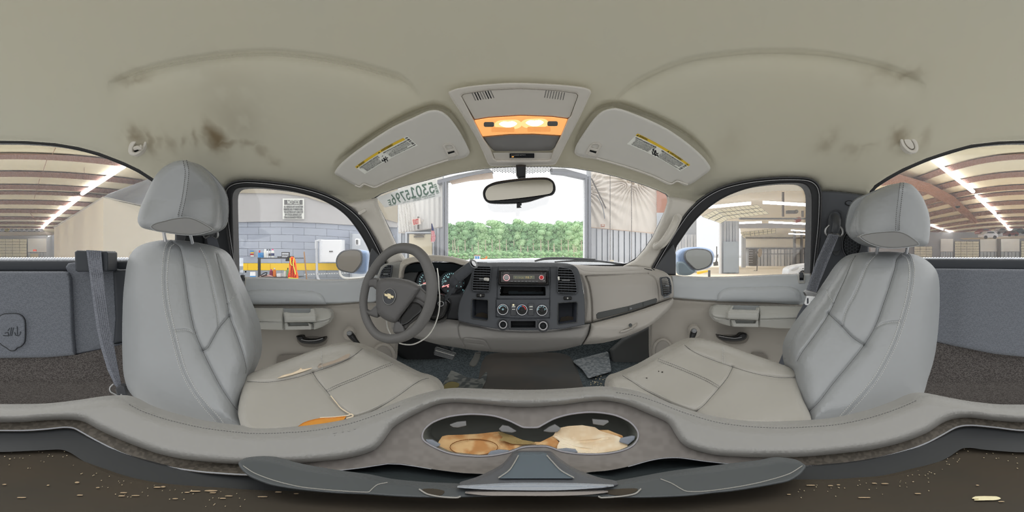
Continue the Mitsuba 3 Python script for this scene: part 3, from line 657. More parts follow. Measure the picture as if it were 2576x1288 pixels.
put(sub(SR + '__cushion', 'stitching', 'white thread on the side bolster'), merge([dashes([(1818,872),(1820,895),(1820,915)], YCR, 1.0, 2.4, 2, .003, o) for o in (-2, 2)]), 'm_thread', False)
for q in (ell(1666, 936, 2.4, 1.6), ell(1657, 934, 1.4, 1.4), ell(1627, 951, 2, 1.3)): relief(sub(SR + '__cushion', 'burn_spot', 'small dark burn mark'), q, on(YCR, .001), .001, 'm_burn', smooth=False)

# ------------------------------------------------------------------ belts
t = thing('seat_belt', 'loose grey centre belt hanging over the rear wall ledge', 'seat belt')
relief(sub(t, 'retractor_housing', 'black block on top of the ledge'), pg([(188,634),(194,630),(268,632),(273,636),(273,680),(268,683),(196,684),(190,680)], False, 2), 4.1, .09, 'm_reardark', r=5, R=.012, g=5)
web = lambda x, y: np.interp(y, [630, 690, 980], [4.085, 4.09, 3.98])
wp = pg([(217,629),(254,631),(258,680),(266,750),(275,810),(288,880),(304,966),(298,981),(288,968),(270,930),(255,880),(243,825),(232,745),(225,690)], False)
relief(sub(t, 'webbing'), wp, web, .004, 'm_web', g=7)
put(sub(t, 'ribs', stuff=True), merge([tube(None, [(217 + o, 631, 4.083), (225 + o, 690, 4.088), (237 + o, 770, web(0, 770) - .002), (250 + .9*o, 845, web(0, 845) - .002), (270 + .75*o, 915, web(0, 915) - .002), (292 + .4*o, 968, web(0, 968) - .002)], .7, None, 5) for o in (6, 11, 16, 21, 26, 31)]), 'm_web', 40)
b = sub(t, 'buckle', 'black plastic end with metal loop')
relief(b, pg([(290,978),(303,966),(315,972),(320,995),(326,1014),(310,1008),(296,1000)], False, 2), 3.97, .03, 'm_charcoal2', r=4, R=.01, g=4)
tube(sub(b, 'loop', 'bright metal loop'), [(286,966,3.96),(277,975,3.955),(278,985,3.95),(290,992,3.95),(302,998,3.95),(306,992,3.955)], 2.6, 'm_satin', 8)
def dring(t, x, y, Y, s=1):
    tube(sub(t, 'belt_guide', 'bright metal belt guide ring'), [(x + s*a, y + s*b, Y) for a, b in ((-12,-13),(-20,-4),(-21,6),(-15,13),(-7,9),(0,6),(8,9),(15,14),(21,8),(20,-3),(12,-12))], 3.2 * s, 'm_satin', 8)
    tube(sub(t, 'guide_cover', 'black cover of the belt guide'), [(x+1*s, y-36*s, Y+.04), (x+6*s, y-28*s, Y), (x+6*s, y-10*s, Y-.03), (x+2*s, y+2*s, Y-.02)], [9*s, 11*s, 10*s, 9*s], 'm_charcoal2', 12)
t = thing('seat_belt', 'grey passenger belt with bright steel tongue on the door pillar', 'seat belt')
dring(t, 2098, 580, 4.22)
yb = lambda x, y: np.interp(y, [580, 740, 900], [4.2, 4.05, 4.1])
relief(sub(t, 'webbing'), pg([(2085,588),(2110,592),(2106,604),(2082,662),(2062,712),(2053,738),(2028,732),(2037,705),(2055,655)], False), yb, .004, 'm_web', g=8)
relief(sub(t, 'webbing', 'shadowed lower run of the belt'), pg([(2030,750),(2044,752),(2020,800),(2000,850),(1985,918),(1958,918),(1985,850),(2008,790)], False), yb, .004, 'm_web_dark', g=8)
put(sub(t, 'ribs', stuff=True), merge([tube(None, [(2087+o, 592+o*.1, 4.186), (2057+o*.95, 655, 4.125), (2031+o*.95, 730+o*.1, 4.05)], .6, None, 5) for o in (4, 8, 12, 16, 20)]), 'm_web_dark', 40)
g_ = sub(t, 'tongue', 'bright steel tongue with slot')
relief(g_, pg([(2030,744),(2052,746),(2040,760),(2037,768),(2028,768),(2024,764),(2027,754)], False, 1.5).difference(rect(2030, 750, 2035, 764, 1.5)), 4.03, .006, 'm_white', r=1.5, R=.002, g=3)
relief(sub(g_, 'collar'), pg([(2023,735),(2029,729),(2062,738),(2056,747),(2046,748),(2028,744)], False, 1.5), 4.035, .02, 'm_satin', r=2, R=.004, g=4)
t = thing('seat_belt', 'grey driver belt hanging behind the driver headrest', 'seat belt')
dring(t, 530, 587, 4.2, .85)
relief(sub(t, 'webbing'), pg([(520,597),(543,594),(552,625),(565,665),(572,690),(556,690),(535,640),(524,620)], False), 4.2, .004, 'm_web_dark', g=8)
# ------------------------------------------------------------------ doors
def door_y(x, y): return 4.2 + np.interp(y, [690, 715, 760, 775, 960], [.02, 0, 0, .02, .06])
def lockset(t, x, y):
    k = sub(t, 'lock_knob', 'dark lock slider in a raised frame')
    relief(k, rect(x - 8, y - 9, x + 8, y + 15, 2).difference(rect(x - 5.5, y - 6, x + 5.5, y + 9.5, 1)), 4.185, .02, 'm_door_hi', r=1.5, R=.003, g=3)
    relief(sub(k, 'slot'), rect(x - 5.5, y - 6, x + 5.5, y + 9.5), 4.196, .004, 'm_dark')
    relief(sub(k, 'slider'), rect(x - 5, y - 13, x + 4, y + 1, 1), 4.18, .015, 'm_charcoal2', r=1.5, R=.003, g=3)
def crank(t, base, tip, lb):
    k = sub(t, 'window_crank', 'black window winder on a pale disc')
    knob(sub(k, 'disc'), *base, 4.21, [(17, 0), (17, .006), (13, .014), (0, .016)], 'm_door_low')
    (x0, y0), (x1, y1) = base, tip
    tube(sub(k, 'arm'), [(x0, y0, 4.17), ((x0*2+x1)/3, (y0*2+y1)/3, 4.165), ((x0+2*x1)/3, (y0+2*y1)/3, 4.16), (x1, y1, 4.16)], [8, 8, 6, 6], 'm_black', 10)
    knob(sub(k, 'cap'), x0, y0, 4.15, [(6.5, -.01), (6.5, .004), (5, .008), (0, .009)], 'm_satin2', ay=.9)
DL = [(588,697),(588,697),(650,698),(720,701),(800,704),(860,704),(905,700),(935,692),(1000,688),(1000,688),(1000,840),(996,900),(985,945),(985,945),(620,960),(600,940),(570,760)]
t = struct('door_1', 'grey plastic inner door panel beside the driver seat')
relief(t, pg(DL, False), door_y, .05, 'm_door_low', r=6, R=.012, g=9, seams=[([(590,767),(700,767),(820,767),(900,761),(960,757)], 2.2, .012)])
relief(sub(t, 'upper_pad', 'smooth grey upper door pad'), pg([(586,700),(586,700),(650,699),(720,702),(800,705),(860,705),(905,701),(935,694),(960,692),(960,692),(950,755),(900,760),(820,765),(700,766),(590,766),(590,766)]), lambda x, y: door_y(x, y) - .012, .02, 'm_door', r=5, R=.01, g=8)
relief(sub(t, 'elbow_pad', 'raised soft elbow pad'), pg([(610,766),(610,766),(613,745),(622,733),(640,729),(700,728),(780,731),(805,738),(817,752),(820,766),(820,766)]), 4.17, .03, 'm_door', r=16, R=.02, g=6)
k = sub(t, 'armrest', 'boxy armrest with pull pocket')
ay = lambda x, y: np.interp(y, [774, 800, 811, 832], [4.16, 4.09, 4.085, 4.14])
relief(k, pg([(600,775),(600,775),(712,775),(712,830),(640,828),(600,822),(600,822)], False), ay, .05, 'm_door_hi', r=4, R=.012, g=5, seams=[([(600,808),(712,811)], 1.6, .008)])
relief(sub(k, 'end_cap'), pg([(788,775),(812,775),(828,778),(835,788),(834,800),(826,812),(806,824),(788,830),(788,830)], False, 3), ay, .05, 'm_door_hi', r=6, R=.018, g=4, seams=[([(786,811),(815,808),(836,800)], 1.6, .008)])
relief(sub(k, 'pull_grip', 'worn pale pull grip'), pg([(713,777),(717,786),(728,788),(775,788),(781,785),(781,777),(790,776),(796,795),(796,810),(716,811)], False, 2), lambda x, y: np.interp(y, [776, 795, 811], [4.12, 4.06, 4.06]), .03, 'm_door_hi', r=5, R=.012, g=4)
relief(sub(k, 'lower_grip'), pg([(716,813),(720,811),(776,811),(783,816),(783,829),(717,830)], False, 1).difference(pg([(724,812),(774,812),(776,819),(726,820)], False)), 4.09, .03, 'm_door_hi', r=2, R=.006, g=4)
relief(sub(k, 'pocket', 'shadowed pocket'), pg([(712,776),(790,776),(790,828),(712,828)], False), 4.165, .01, 'm_doorpocket')
def release(t, pts, hi, x):
    k = sub(t, 'release_handle', 'black door release handle')
    relief(k, pg(pts), 4.17, .04, 'm_black', r=5, R=.015, g=3)
    tube(sub(k, 'edge', 'light worn edge'), [(a, b, 4.168) for a, b in hi], 1.1, 'm_satin', 6)
relief(sub(t, 'handle_recess'), pg([(748,850),(790,846),(822,852),(818,866),(795,873),(765,872),(750,862)]), 4.222, .005, 'm_door_sp2')
release(t, [(745,846),(750,844),(761,844),(764,850),(775,853),(795,852),(812,848),(819,848),(817,855),(808,862),(790,865),(765,864),(752,858)], [(757,854),(772,857),(795,856),(812,851)], 0)
crank(t, (879, 838), (903, 868), '')
lockset(t, 610, 705)
relief(sub(t, 'map_pocket', 'dark lower door pocket'), pg([(695,915),(698,898),(705,893),(760,891),(790,890),(820,900),(820,925),(690,930)], False, 3), 4.235, .01, 'm_door_sp2')
relief(sub(t, 'speaker_ring', 'round door speaker cover'), ell(964, 898, 30, 36), 4.21, .02, 'm_door_low', r=6, R=.01, g=5)
relief(sub(t, 'speaker_cover'), ell(964, 898, 22, 28), 4.2, .02, 'm_door_sp', r=6, R=.006, g=5)

DR = [(1636,692),(1636,692),(1700,692),(1720,695),(1780,697),(1850,696),(1950,691),(2040,688),(2040,688),(2036,780),(2010,900),(2000,960),(2000,960),(1640,950),(1636,880)]
t = struct('door_2', 'grey plastic inner door panel beside the passenger seat')
relief(t, pg(DR, False), door_y, .05, 'm_door_low', r=6, R=.012, g=9, seams=[([(1695,751),(1740,755),(1820,760),(1930,762),(2030,762)], 2.2, .012)])
relief(sub(t, 'upper_pad', 'smooth grey upper door pad'), pg([(1690,694),(1690,694),(1720,696),(1780,698),(1850,697),(1950,692),(2038,689),(2038,689),(2034,761),(1930,761),(1820,758),(1740,753),(1692,749),(1692,749)]), lambda x, y: door_y(x, y) - .012, .02, 'm_door', r=5, R=.01, g=8)
relief(sub(t, 'elbow_pad', 'raised soft elbow pad'), pg([(1803,758),(1803,758),(1806,742),(1815,730),(1835,723),(1900,721),(1980,720),(2003,726),(2014,738),(2018,762),(2018,762)]), 4.17, .03, 'm_door', r=16, R=.02, g=6)
k = sub(t, 'armrest', 'boxy armrest with pull pocket')
ay2 = lambda x, y: np.interp(y, [766, 790, 805, 828], [4.16, 4.09, 4.085, 4.14])
relief(k, pg([(1910,770),(2020,771),(2010,805),(1998,826),(1960,826),(1910,822)], False), ay2, .05, 'm_door_hi', r=4, R=.012, g=5, seams=[([(1908,804),(2010,801)], 1.6, .008)])
relief(sub(k, 'end_cap'), pg([(1840,768),(1805,766),(1793,772),(1789,783),(1790,795),(1800,807),(1820,816),(1838,821),(1838,821)], False, 3), ay2, .05, 'm_door_hi', r=6, R=.018, g=4, seams=[([(1788,792),(1800,799),(1832,803)], 1.6, .008)])
relief(sub(k, 'pull_grip', 'smooth pale pull grip'), pg([(1841,770),(1848,768),(1841,779),(1905,781),(1908,771),(1911,771),(1908,805),(1836,803),(1828,801),(1830,785)], False, 2), lambda x, y: np.interp(y, [768, 787, 805], [4.12, 4.06, 4.06]), .03, 'm_door_hi', r=5, R=.012, g=4)
relief(sub(k, 'lower_grip'), pg([(1838,804),(1908,805),(1908,823),(1845,822)], False, 1).difference(pg([(1850,806),(1902,807),(1900,813),(1852,813)], False)), 4.09, .03, 'm_door_hi', r=2, R=.006, g=4)
relief(sub(k, 'pocket', 'shadowed pocket'), pg([(1838,768),(1912,769),(1912,822),(1838,820)], False), 4.165, .01, 'm_doorpocket')
relief(sub(t, 'handle_recess'), pg([(1802,845),(1840,842),(1878,840),(1884,848),(1876,862),(1850,866),(1825,862)]), 4.222, .005, 'm_door_sp2')
release(t, [(1805,842),(1812,843),(1830,846),(1845,847),(1858,843),(1863,838),(1872,837),(1879,840),(1878,850),(1868,857),(1845,859),(1820,857),(1811,852)], [(1808,845),(1830,849),(1850,851),(1866,848)], 0)
crank(t, (1746, 832), (1737, 862), '')
lockset(t, 2017, 698)
relief(sub(t, 'map_pocket', 'dark lower door pocket'), pg([(1890,888),(1920,889),(1930,897),(1934,915),(1890,910)], False, 3), 4.235, .01, 'm_door_sp2')
relief(sub(t, 'speaker_ring', 'round door speaker cover'), ell(1668, 884, 26, 34), 4.21, .02, 'm_door_low', r=6, R=.01, g=5)
relief(sub(t, 'speaker_cover'), ell(1668, 884, 20, 28), 4.2, .02, 'm_door_sp', r=6, R=.006, g=5)

# ------------------------------------------------------------------ sun visors
def visor(pts, label, clip, lab, mirror):
    t = thing('sun_visor', label, 'sun visor'); Yv = lambda x, y: roof_y(x, y) - .045
    relief(sub(t, 'board'), pg(pts), Yv, .03, 'm_visor', r=7, R=.014, g=8)
    bot = [q for q in cr(pts, 6) if q[1] > np.interp(q[0], [842, 1178] if not mirror else [1446, 1787], [432, 380] if not mirror else [380, 428]) + 4]
    s = 1 if not mirror else -1
    # printed warning label: four corners tl, tr, br, bl in reading order
    tl, tr_, br_, bl = [np.array(q, float) for q in lab]
    def q2(u, v): return tl + (tr_ - tl) * u + (bl - tl) * v + (tl - tr_ + br_ - bl) * u * v + np.array([0, 5.0]) * 0
    arch = 4.5
    def q(u, v):
        p = tl*(1-u)*(1-v) + tr_*u*(1-v) + br_*u*v + bl*(1-u)*v; n = (tl - bl) / np.linalg.norm(tl - bl)
        return p + n * arch * 4 * u * (1 - u)
    def quad(u0, v0, u1, v1, k=10): return Polygon([q(u, v0) for u in np.linspace(u0, u1, k)] + [q(u, v1) for u in np.linspace(u1, u0, k)])
    L = sub(t, 'warning_label', 'white air bag label with yellow heading')
    relief(L, quad(0, 0, 1, 1), lambda x, y: Yv(x, y) - .001, .001, 'm_paper', smooth=False, g=0)
    relief(sub(L, 'heading', 'yellow strip'), quad(.0, 0, .93, .2) if not mirror else quad(.0, 0, 1, .2), lambda x, y: Yv(x, y) - .0018, .0008, 'm_yellow', smooth=False)
    W = []
    Yw = lambda x, y: Yv(x, y) - .002
    def wl_(txt, u0, u1, v, h, bold=False):
        n = max(1, int((u1 - u0) / .16)); W.append(words(txt, q(u0, v), q(u1, v), h, Yw, .0004, bold))
    A1 = [('EVEN WITH ADVANCED AIR BAGS', .03, .4, .38), ('- Children can be killed or seriously injured by the air bag', .04, .4, .5), ('- The back seat is the safest place for children', .05, .36, .61), ('- Never put a rear-facing child seat in the front', .05, .37, .72), ('- Always use seat belts and child restraints', .05, .36, .82), ("- See owner's manual for more information", .05, .36, .92)]
    A2 = [('MEME AVEC DES SACS GONFLABLES INTELLIGENTS', .5, .93, .38), ("- Les enfants peuvent etre tues ou gravement blesses", .52, .93, .5), ("- Le siege arriere est l'endroit le plus sur pour les enfants", .52, .93, .61), ("- Ne jamais installer un siege d'enfant face vers l'arriere", .52, .93, .72), ("- Toujours utiliser les ceintures de securite", .52, .85, .82), ("- Pour plus d'information, voir le guide du proprietaire", .52, .93, .92)]
    if mirror: wl_('WARNING', .05, .2, .17, 4.6, True); wl_('AVERTISSEMENT', .62, .86, .17, 4.6, True)
    else: wl_('WARNING', .05, .17, .17, 4.6, True); wl_('AVERTISSEMENT', .5, .72, .17, 4.6, True)
    for a in A1: wl_(a[0], a[1], a[2], a[3], 2.8 if a[3] > .4 else 3.6, a[3] < .4)
    for a in A2: wl_(a[0], a[1], a[2], a[3], 2.6 if a[3] > .4 else 3.2, a[3] < .4)
    put(sub(L, 'lettering', stuff=True), merge(W), 'm_ink', False)
    tri = [Polygon([q(u - .018, .17), q(u + .018, .17), q(u, .04)]) for u in ((.025, .46) if not mirror else (.025, .585))]
    relief(sub(L, 'warning_sign', 'small black triangles', True), unary_union(tri), Yw, .0004, 'm_ink', smooth=False)
    fig = []
    for u in (.425, .465):
        a = q(u, .72); fig += [ell(a[0] - 1, a[1] - 5, 2.2, 2.6), line([a + (-3.5, -1), a + (-2, 6), a + (4, 5)], 2.6, False), line([a + (0, -3), a + (2, 2), a + (6, 1)], 2.2, False), line([a + (4, 5), a + (6, 9)], 2, False)]
    relief(sub(L, 'pictogram', 'black picture of a child seat and air bag', True), unary_union(fig), Yw, .0005, 'm_ink', smooth=False)
    bars = [quad(.945, v, .985, v + d, 2) for v, d in zip(np.arange(.08, .93, .085), [.05, .02, .06, .03, .05, .02, .04, .06, .02, .05])]
    relief(sub(L, 'barcode', 'black bar code', True), unary_union(bars), Yw, .0004, 'm_ink', smooth=False)
    # retaining clip
    c = sub(t, 'clip', 'plastic retaining clip'); (cx, cy) = clip
    ky = lambda x, y: Yv(x, y) - .008
    o = [(-s*22, -13), (-s*14, -20), (s*0, -20), (s*10, -12), (s*19, 4), (s*20, 9), (s*0, 14), (-s*6, 16), (-s*16, -4)]
    body = Polygon([(cx + a, cy + b) for a, b in o]).buffer(-2).buffer(2)
    hole = Polygon([(cx + a, cy + b) for a, b in [(-s*14,-12),(-s*9,-16),(s*2,-15),(s*6,-8),(-s*10,-4)]]).buffer(-1).buffer(1)
    hole2 = Polygon([(cx + a, cy + b) for a, b in [(-s*8, 2), (s*8, -2), (s*13, 7), (-s*3, 12)]])
    relief(c, body.difference(hole).difference(hole2), ky, .012, 'm_ohc', r=2, R=.004, g=3)
    relief(sub(c, 'catch', 'dark catch'), Polygon([(cx + a, cy + b) for a, b in [(-s*8, 2), (s*8, -2), (s*10, 3), (-s*6, 7)]]), lambda x, y: Yv(x, y) - .002, .002, 'm_dark')
    relief(sub(c, 'tongue'), Polygon([(cx + a, cy + b) for a, b in [(-s*6, 8), (s*10, 3), (s*14, 8), (s*11, 12), (-s*2, 14)]]).buffer(1), lambda x, y: Yv(x, y) - .01, .01, 'm_ohc', r=2, R=.004, g=3)
    return t, Yv
v1, YV = visor(VL, 'grey sun visor above the steering wheel with long bilingual warning label', (1134, 381), [(893,420),(1025,342),(1051,366),(918,438)], False)
tube(sub(v1, 'edge_bead', 'pale rolled lower edge'), [(x, y, float(YV(x, y)) - .004) for x, y in [(1128,402),(1080,417),(1020,439),(970,459),(943,471),(928,467),(915,463),(905,470),(893,466)]], 2.2, 'm_ohc', 7)
v2, YV = visor(VR, 'grey sun visor above the glove box with bilingual warning label', (1493, 379), [(1604,336),(1736,415),(1711,431),(1577,362)], True)
tube(sub(v2, 'edge_bead', 'pale rolled lower edge'), [(x, y, float(YV(x, y)) - .004) for x, y in [(1500,398),(1580,421),(1640,442),(1682,461),(1692,462),(1702,456),(1715,459),(1730,464)]], 2.2, 'm_ohc', 7)

# ------------------------------------------------------------------ overhead console with the lit dome lamp
t = thing('overhead_console', 'grey overhead console with lit amber map lamp on the headliner', 'overhead console')
oc = lambda d: (lambda x, y: roof_y(x, y) - d)
outer = pg([(1128,232),(1133,228),(1150,222),(1200,214),(1290,208),(1400,212),(1460,218),(1482,224),(1487,232),(1483,242),(1460,292),(1430,350),(1402,405),(1393,412),(1310,414),(1236,415),(1227,409),(1200,350),(1162,287),(1135,246)])
inner = pg([(1160,241),(1166,236),(1230,226),(1310,222),(1400,227),(1450,234),(1455,240),(1436,292),(1429,299),(1411,341),(1393,376),(1385,400),(1378,402),(1250,403),(1243,398),(1234,375),(1213,343),(1192,302)], False, 3)
relief(sub(t, 'frame'), outer.difference(inner), oc(.05), .05, 'm_ohc', r=5, R=.012, g=5)
relief(sub(t, 'panel', 'flat panel with slots'), pg([(1161,242),(1167,237),(1230,227),(1310,223),(1400,228),(1449,235),(1454,241),(1434,294),(1427,297),(1390,292),(1310,289),(1230,294),(1194,300)], False, 2), oc(.035), .03, 'm_ohc', r=2, R=.004, g=6)
for x0, dx, sk in ((1188, 1, 8), (1374, -1, -4)):
    for i in range(8):
        x = x0 + i * 6.6
        yy = 235 - i * .9 if dx > 0 else 228 + i * .8
        relief(sub(t, 'slot'), line([(x, yy), (x + sk, yy + 17)], 2.6, False), oc(.0358), .001, 'm_dark' if (dx > 0 and i in (1, 2, 5, 6)) else 'm_ohc_slot', smooth=False)
lens = pg([(1193,302),(1230,296),(1310,291),(1390,294),(1428,299),(1411,340),(1340,336),(1280,337),(1214,343)], False, 2)
L = sub(t, 'lamp_lens', 'glowing amber lens')
relief(L, lens, oc(.04), .02, 'm_lens', r=3, R=.006, g=6); scene[L]['emitter'] = glow((1.0, .46, .16), .3)
for i, (a, b) in enumerate(((1278, 314), (1345, 311))):
    k = sub(L, 'lit_field', 'pale yellow lit field round a bulb')
    relief(k, pg([(a-36,b),(a-26,b-10),(a,b-13),(a+26,b-12),(a+36,b-1),(a+26,b+9),(a,b+12),(a-26,b+10)]), oc(.0415), .004, 'm_lens', r=5, R=.002, g=5); scene[k]['emitter'] = glow((1.0, .62, .27), .46)
    k = sub(L, 'bulb', 'bright white glow of a bulb')
    relief(k, pg([(a-24,b-2),(a-14,b-9),(a,b-9),(a+14,b-10),(a+24,b-3),(a+14,b+5),(a,b+8),(a-14,b+5)]), oc(.043), .006, 'm_lampoff', r=5, R=.004, g=4); scene[k]['emitter'] = glow((1.0, .85, .5), 1.6)
    k = sub(L, 'switch', 'dark oval switch'); x, y = ((1230, 313), (1390, 311))[i]
    relief(k, rect(x - 13, y - 6, x + 13, y + 6, 4), oc(.046), .01, 'm_wheel', r=2, R=.003, g=3)
    k = sub(L, 'rib_panel', 'ribbed lower lens field'); x, y = ((1265, 326), (1356, 325))[i]
    relief(k, rect(x - 29, y - 6, x + 29, y + 6, 2), oc(.0415), .003, 'm_lens'); scene[k]['emitter'] = glow((1.0, .4, .13), .24)
relief(sub(t, 'bin_door', 'dark grey sunglass bin door'), pg([(1215,345),(1280,339),(1340,338),(1409,342),(1395,372),(1387,380),(1340,383),(1245,383),(1236,374)], False, 2), oc(.02), .03, 'm_ohc_dark', r=3, R=.006, g=6, fn=lambda x, y: .02 * np.clip((y - 340) / 40, 0, 1))
k = sub(t, 'airbag_display', 'dark strip with amber OFF lamp')
relief(k, rect(1282, 386, 1344, 397, 1), oc(.045), .01, 'm_dark')
relief(sub(t, 'bezel'), pg([(1240,384),(1390,384),(1384,402),(1246,403)], False), oc(.038), .01, 'm_ohc')
put(sub(k, 'lettering', stuff=True), words('PASSENGER AIR BAG', (1286, 391.5), (1322, 391), 2.6, oc(.046), .0004), 'm_thread', False)
o = sub(k, 'indicator', 'amber OFF'); put(o, words('OFF', (1287, 396), (1293, 396), 2.8, oc(.046), .0004, True), 'm_lens', False); scene[o]['emitter'] = glow((1, .5, .12), .6)
# ------------------------------------------------------------------ dashboard
t = D = thing('dashboard', 'grey and charcoal truck dashboard under the windshield', 'dashboard')
dy = lambda x, y: 4.14 + np.interp(y, [655, 668, 700, 800, 830, 890], [.12, .03, 0, -.02, -.02, .06])
lowy = lambda x, y: np.interp(y, [745, 800, 822, 850, 892], [4.1, 4.07, 4.05, 4.06, 4.16])
relief(sub(t, 'lower_panel', 'rounded dark grey lower roll of the dashboard'), pg([(985,800),(1010,797),(1060,800),(1120,803),(1155,808),(1200,818),(1260,828),(1340,831),(1420,826),(1484,816),(1484,816),(1478,840),(1462,868),(1462,868),(1400,882),(1300,888),(1200,882),(1160,876),(1100,866),(1050,852),(1000,836),(985,826)]), lowy, .05, 'm_dashlow', r=10, R=.03, g=7,
       seams=[([(1156,809),(1152,825),(1157,850),(1172,874)], 1.5, .006), ([(1164,858),(1166,852),(1172,850),(1215,855),(1224,862),(1236,884)], 1.5, .006), ([(1175,862),(1215,867)], 1.5, .003)])
relief(sub(t, 'knee_panel', 'pale lower panel below the glove box'), pg([(1488,815),(1488,815),(1560,796),(1620,777),(1688,752),(1693,751),(1692,765),(1675,787),(1632,821),(1580,845),(1520,862),(1466,867),(1466,867),(1481,842)]), lowy, .05, 'm_dashlight', r=10, R=.03, g=7)
k = sub(t, 'glove_latch', 'recessed pale latch with lock')
relief(k, pg([(1558,837),(1570,828),(1582,824),(1603,811),(1603,815),(1600,820),(1592,826),(1575,834),(1560,838)], False, 1), on(lowy, .002), .004, 'm_door_low', r=3, R=-.004, g=3)
relief(sub(k, 'grip'), pg([(1558,838),(1563,832),(1592,823),(1592,827),(1572,836)], False, 1), on(lowy, .008), .01, 'm_dashlight', r=2, R=.003, g=3)
knob(sub(k, 'lock'), 1586, 818, 4.045, [(4.5, 0), (4, .004), (0, .004)], 'm_kick')
up = lambda x, y: 4.13 + np.interp(y, [665, 690, 720, 800], [.1, .02, 0, -.02])
relief(sub(t, 'top_pad', 'pale top pad on the passenger side'), pg([(1425,664),(1425,664),(1480,668),(1540,670),(1600,670),(1640,674),(1672,684),(1688,700),(1694,722),(1694,745),(1690,751),(1690,751),(1600,780),(1540,797),(1488,812),(1466,815),(1466,815),(1472,760),(1465,710),(1450,680)]), up, .05, 'm_dashlight', r=8, R=.025, g=7,
       seams=[([(1473,696),(1482,720),(1488,760),(1489,812)], 1.8, .014), ([(1473,696),(1480,694),(1560,691),(1631,688)], 1.6, .01), ([(1631,688),(1648,700),(1656,722),(1659,762)], 1.4, .005), ([(1452,672),(1470,682),(1520,685),(1615,680)], 1.2, .003)])
st = pg([(1501,801),(1500,791),(1505,786),(1580,770),(1650,750),(1653,752),(1652,760),(1648,763),(1580,783),(1506,802)], False, 1.5)
relief(sub(t, 'trim_strip', 'dark strip across the glove box door'), st, on(up, .004), .006, 'm_kick', r=2, R=.002, g=4, seams=[([(1580,768),(1581,785)], 1, .003), ([(1617,758),(1618,775)], 1, .003)])
knob(sub(t + '__trim_strip', 'lock'), 1587, 776, 4.095, [(2.5, 0), (2.2, .003), (0, .003)], 'm_satin2')
def vent(t, P, Yv, slats, skew, lb, tab=None, fins=()):
    k = sub(t, 'air_vent', lb); x0, y0, x1, y1 = P.bounds
    relief(k, P.buffer(2.6).difference(P), Yv - .012, .03, 'm_charcoal', r=1.3, R=.004, g=3)
    relief(sub(k, 'backing'), P.buffer(.5), Yv + .045, .004, 'm_black')
    for x in fins: bar(sub(k, 'fin'), (x, y0 + 1, Yv + .025), (x, y1 - 1, Yv + .025), 1.2, 'm_charcoal2')
    for i in range(slats):
        y = y0 + (i + .6) * (y1 - y0) / slats
        c = LineString([(x0 - 2, y - skew), (x1 + 2, y + skew)]).intersection(P)
        if c.is_empty: continue
        (a, b), (c_, d) = c.coords[0], c.coords[-1]
        m = barm(A(a, b, Yv), A(c_, d, Yv), 1.5 * Yv / F, .022)
        put(sub(k, 'slat'), m, 'm_slat', False)
    if tab: relief(sub(k, 'tab', 'pale slider tab'), rect(*tab, 1), Yv - .016, .02, 'm_satin2', r=1.2, R=.003, g=2)
vent(t, pg([(1664,701),(1666,700),(1679,699),(1683,702),(1687,720),(1687,736),(1684,738),(1671,743),(1669,742)], False), 4.1, 9, .6, 'small round cornered air vent at the passenger door end', (1674, 717, 1684, 720.5))
relief(sub(t, 'vent_wheel'), line([(1672,748),(1682,746)], 5), 4.09, .01, 'm_satin2', r=2, R=.004, g=2)
relief(sub(t, 'defrost_slot', 'dark slots on the pad'), unary_union([line([(1622,676),(1640,680)], 2), line([(1640,675),(1646,679)], 2)]), 4.12, .004, 'm_black', smooth=False)
# driver end: vent pod and cluster hood
relief(sub(t, 'vent_pod', 'grey housing of the driver vent'), pg([(948,718),(950,690),(958,672),(968,664),(985,661),(1010,659),(1012,659),(1010,700),(1012,740),(1000,760),(960,760)], False, 3), 4.1, .06, 'm_dashlow2', r=6, R=.02, g=5)
vent(t, pg([(957,697),(961,683),(968,674),(976,669),(984,669),(983,684),(980,698)], False), 4.08, 7, .4, 'half round air vent beside the driver door', (964, 688, 976, 691))
relief(sub(t, 'column_cover', 'grey panel below the cluster'), pg([(985,745),(1080,745),(1165,740),(1160,790),(1155,806),(1120,803),(1060,800),(985,800)], False), 4.12, .04, 'm_charcoal2', r=4, R=.01, g=8)
clu = sub(t, 'instrument_cluster', 'dark hooded cluster with lit gauges')
relief(clu, pg([(1004,660),(1225,660),(1210,720),(1185,790),(1040,790),(1004,760)], False), 4.2, .02, 'm_dark')
relief(sub(clu, 'hood', 'pale rounded hood'), pg([(1003,700),(1004,680),(1007,664),(1016,653),(1034,647),(1060,643),(1100,642),(1140,647),(1170,655),(1192,664),(1192,668),(1165,668),(1140,661),(1100,658),(1060,659),(1036,662),(1020,670),(1012,684),(1010,700)]), lambda x, y: 4.06 + np.interp(y, [642, 665], [.04, 0]), .12, 'm_dashlight2', r=5, R=.014, g=4)
relief(sub(clu, 'hood_lining', 'dark lining under the hood'), pg([(1010,690),(1013,680),(1022,670),(1040,664),(1100,661),(1140,664),(1170,671),(1178,678),(1172,690),(1140,684),(1090,678),(1050,684),(1010,690)], False), lambda x, y: np.interp(y, [660, 690], [4.1, 4.17]), .02, 'm_hood', g=6)
relief(sub(clu, 'side_wall'), pg([(1008,690),(1030,684),(1052,684),(1046,700),(1040,715),(1009,700)], False), 4.15, .03, 'm_kick', r=4, R=.01, g=4)
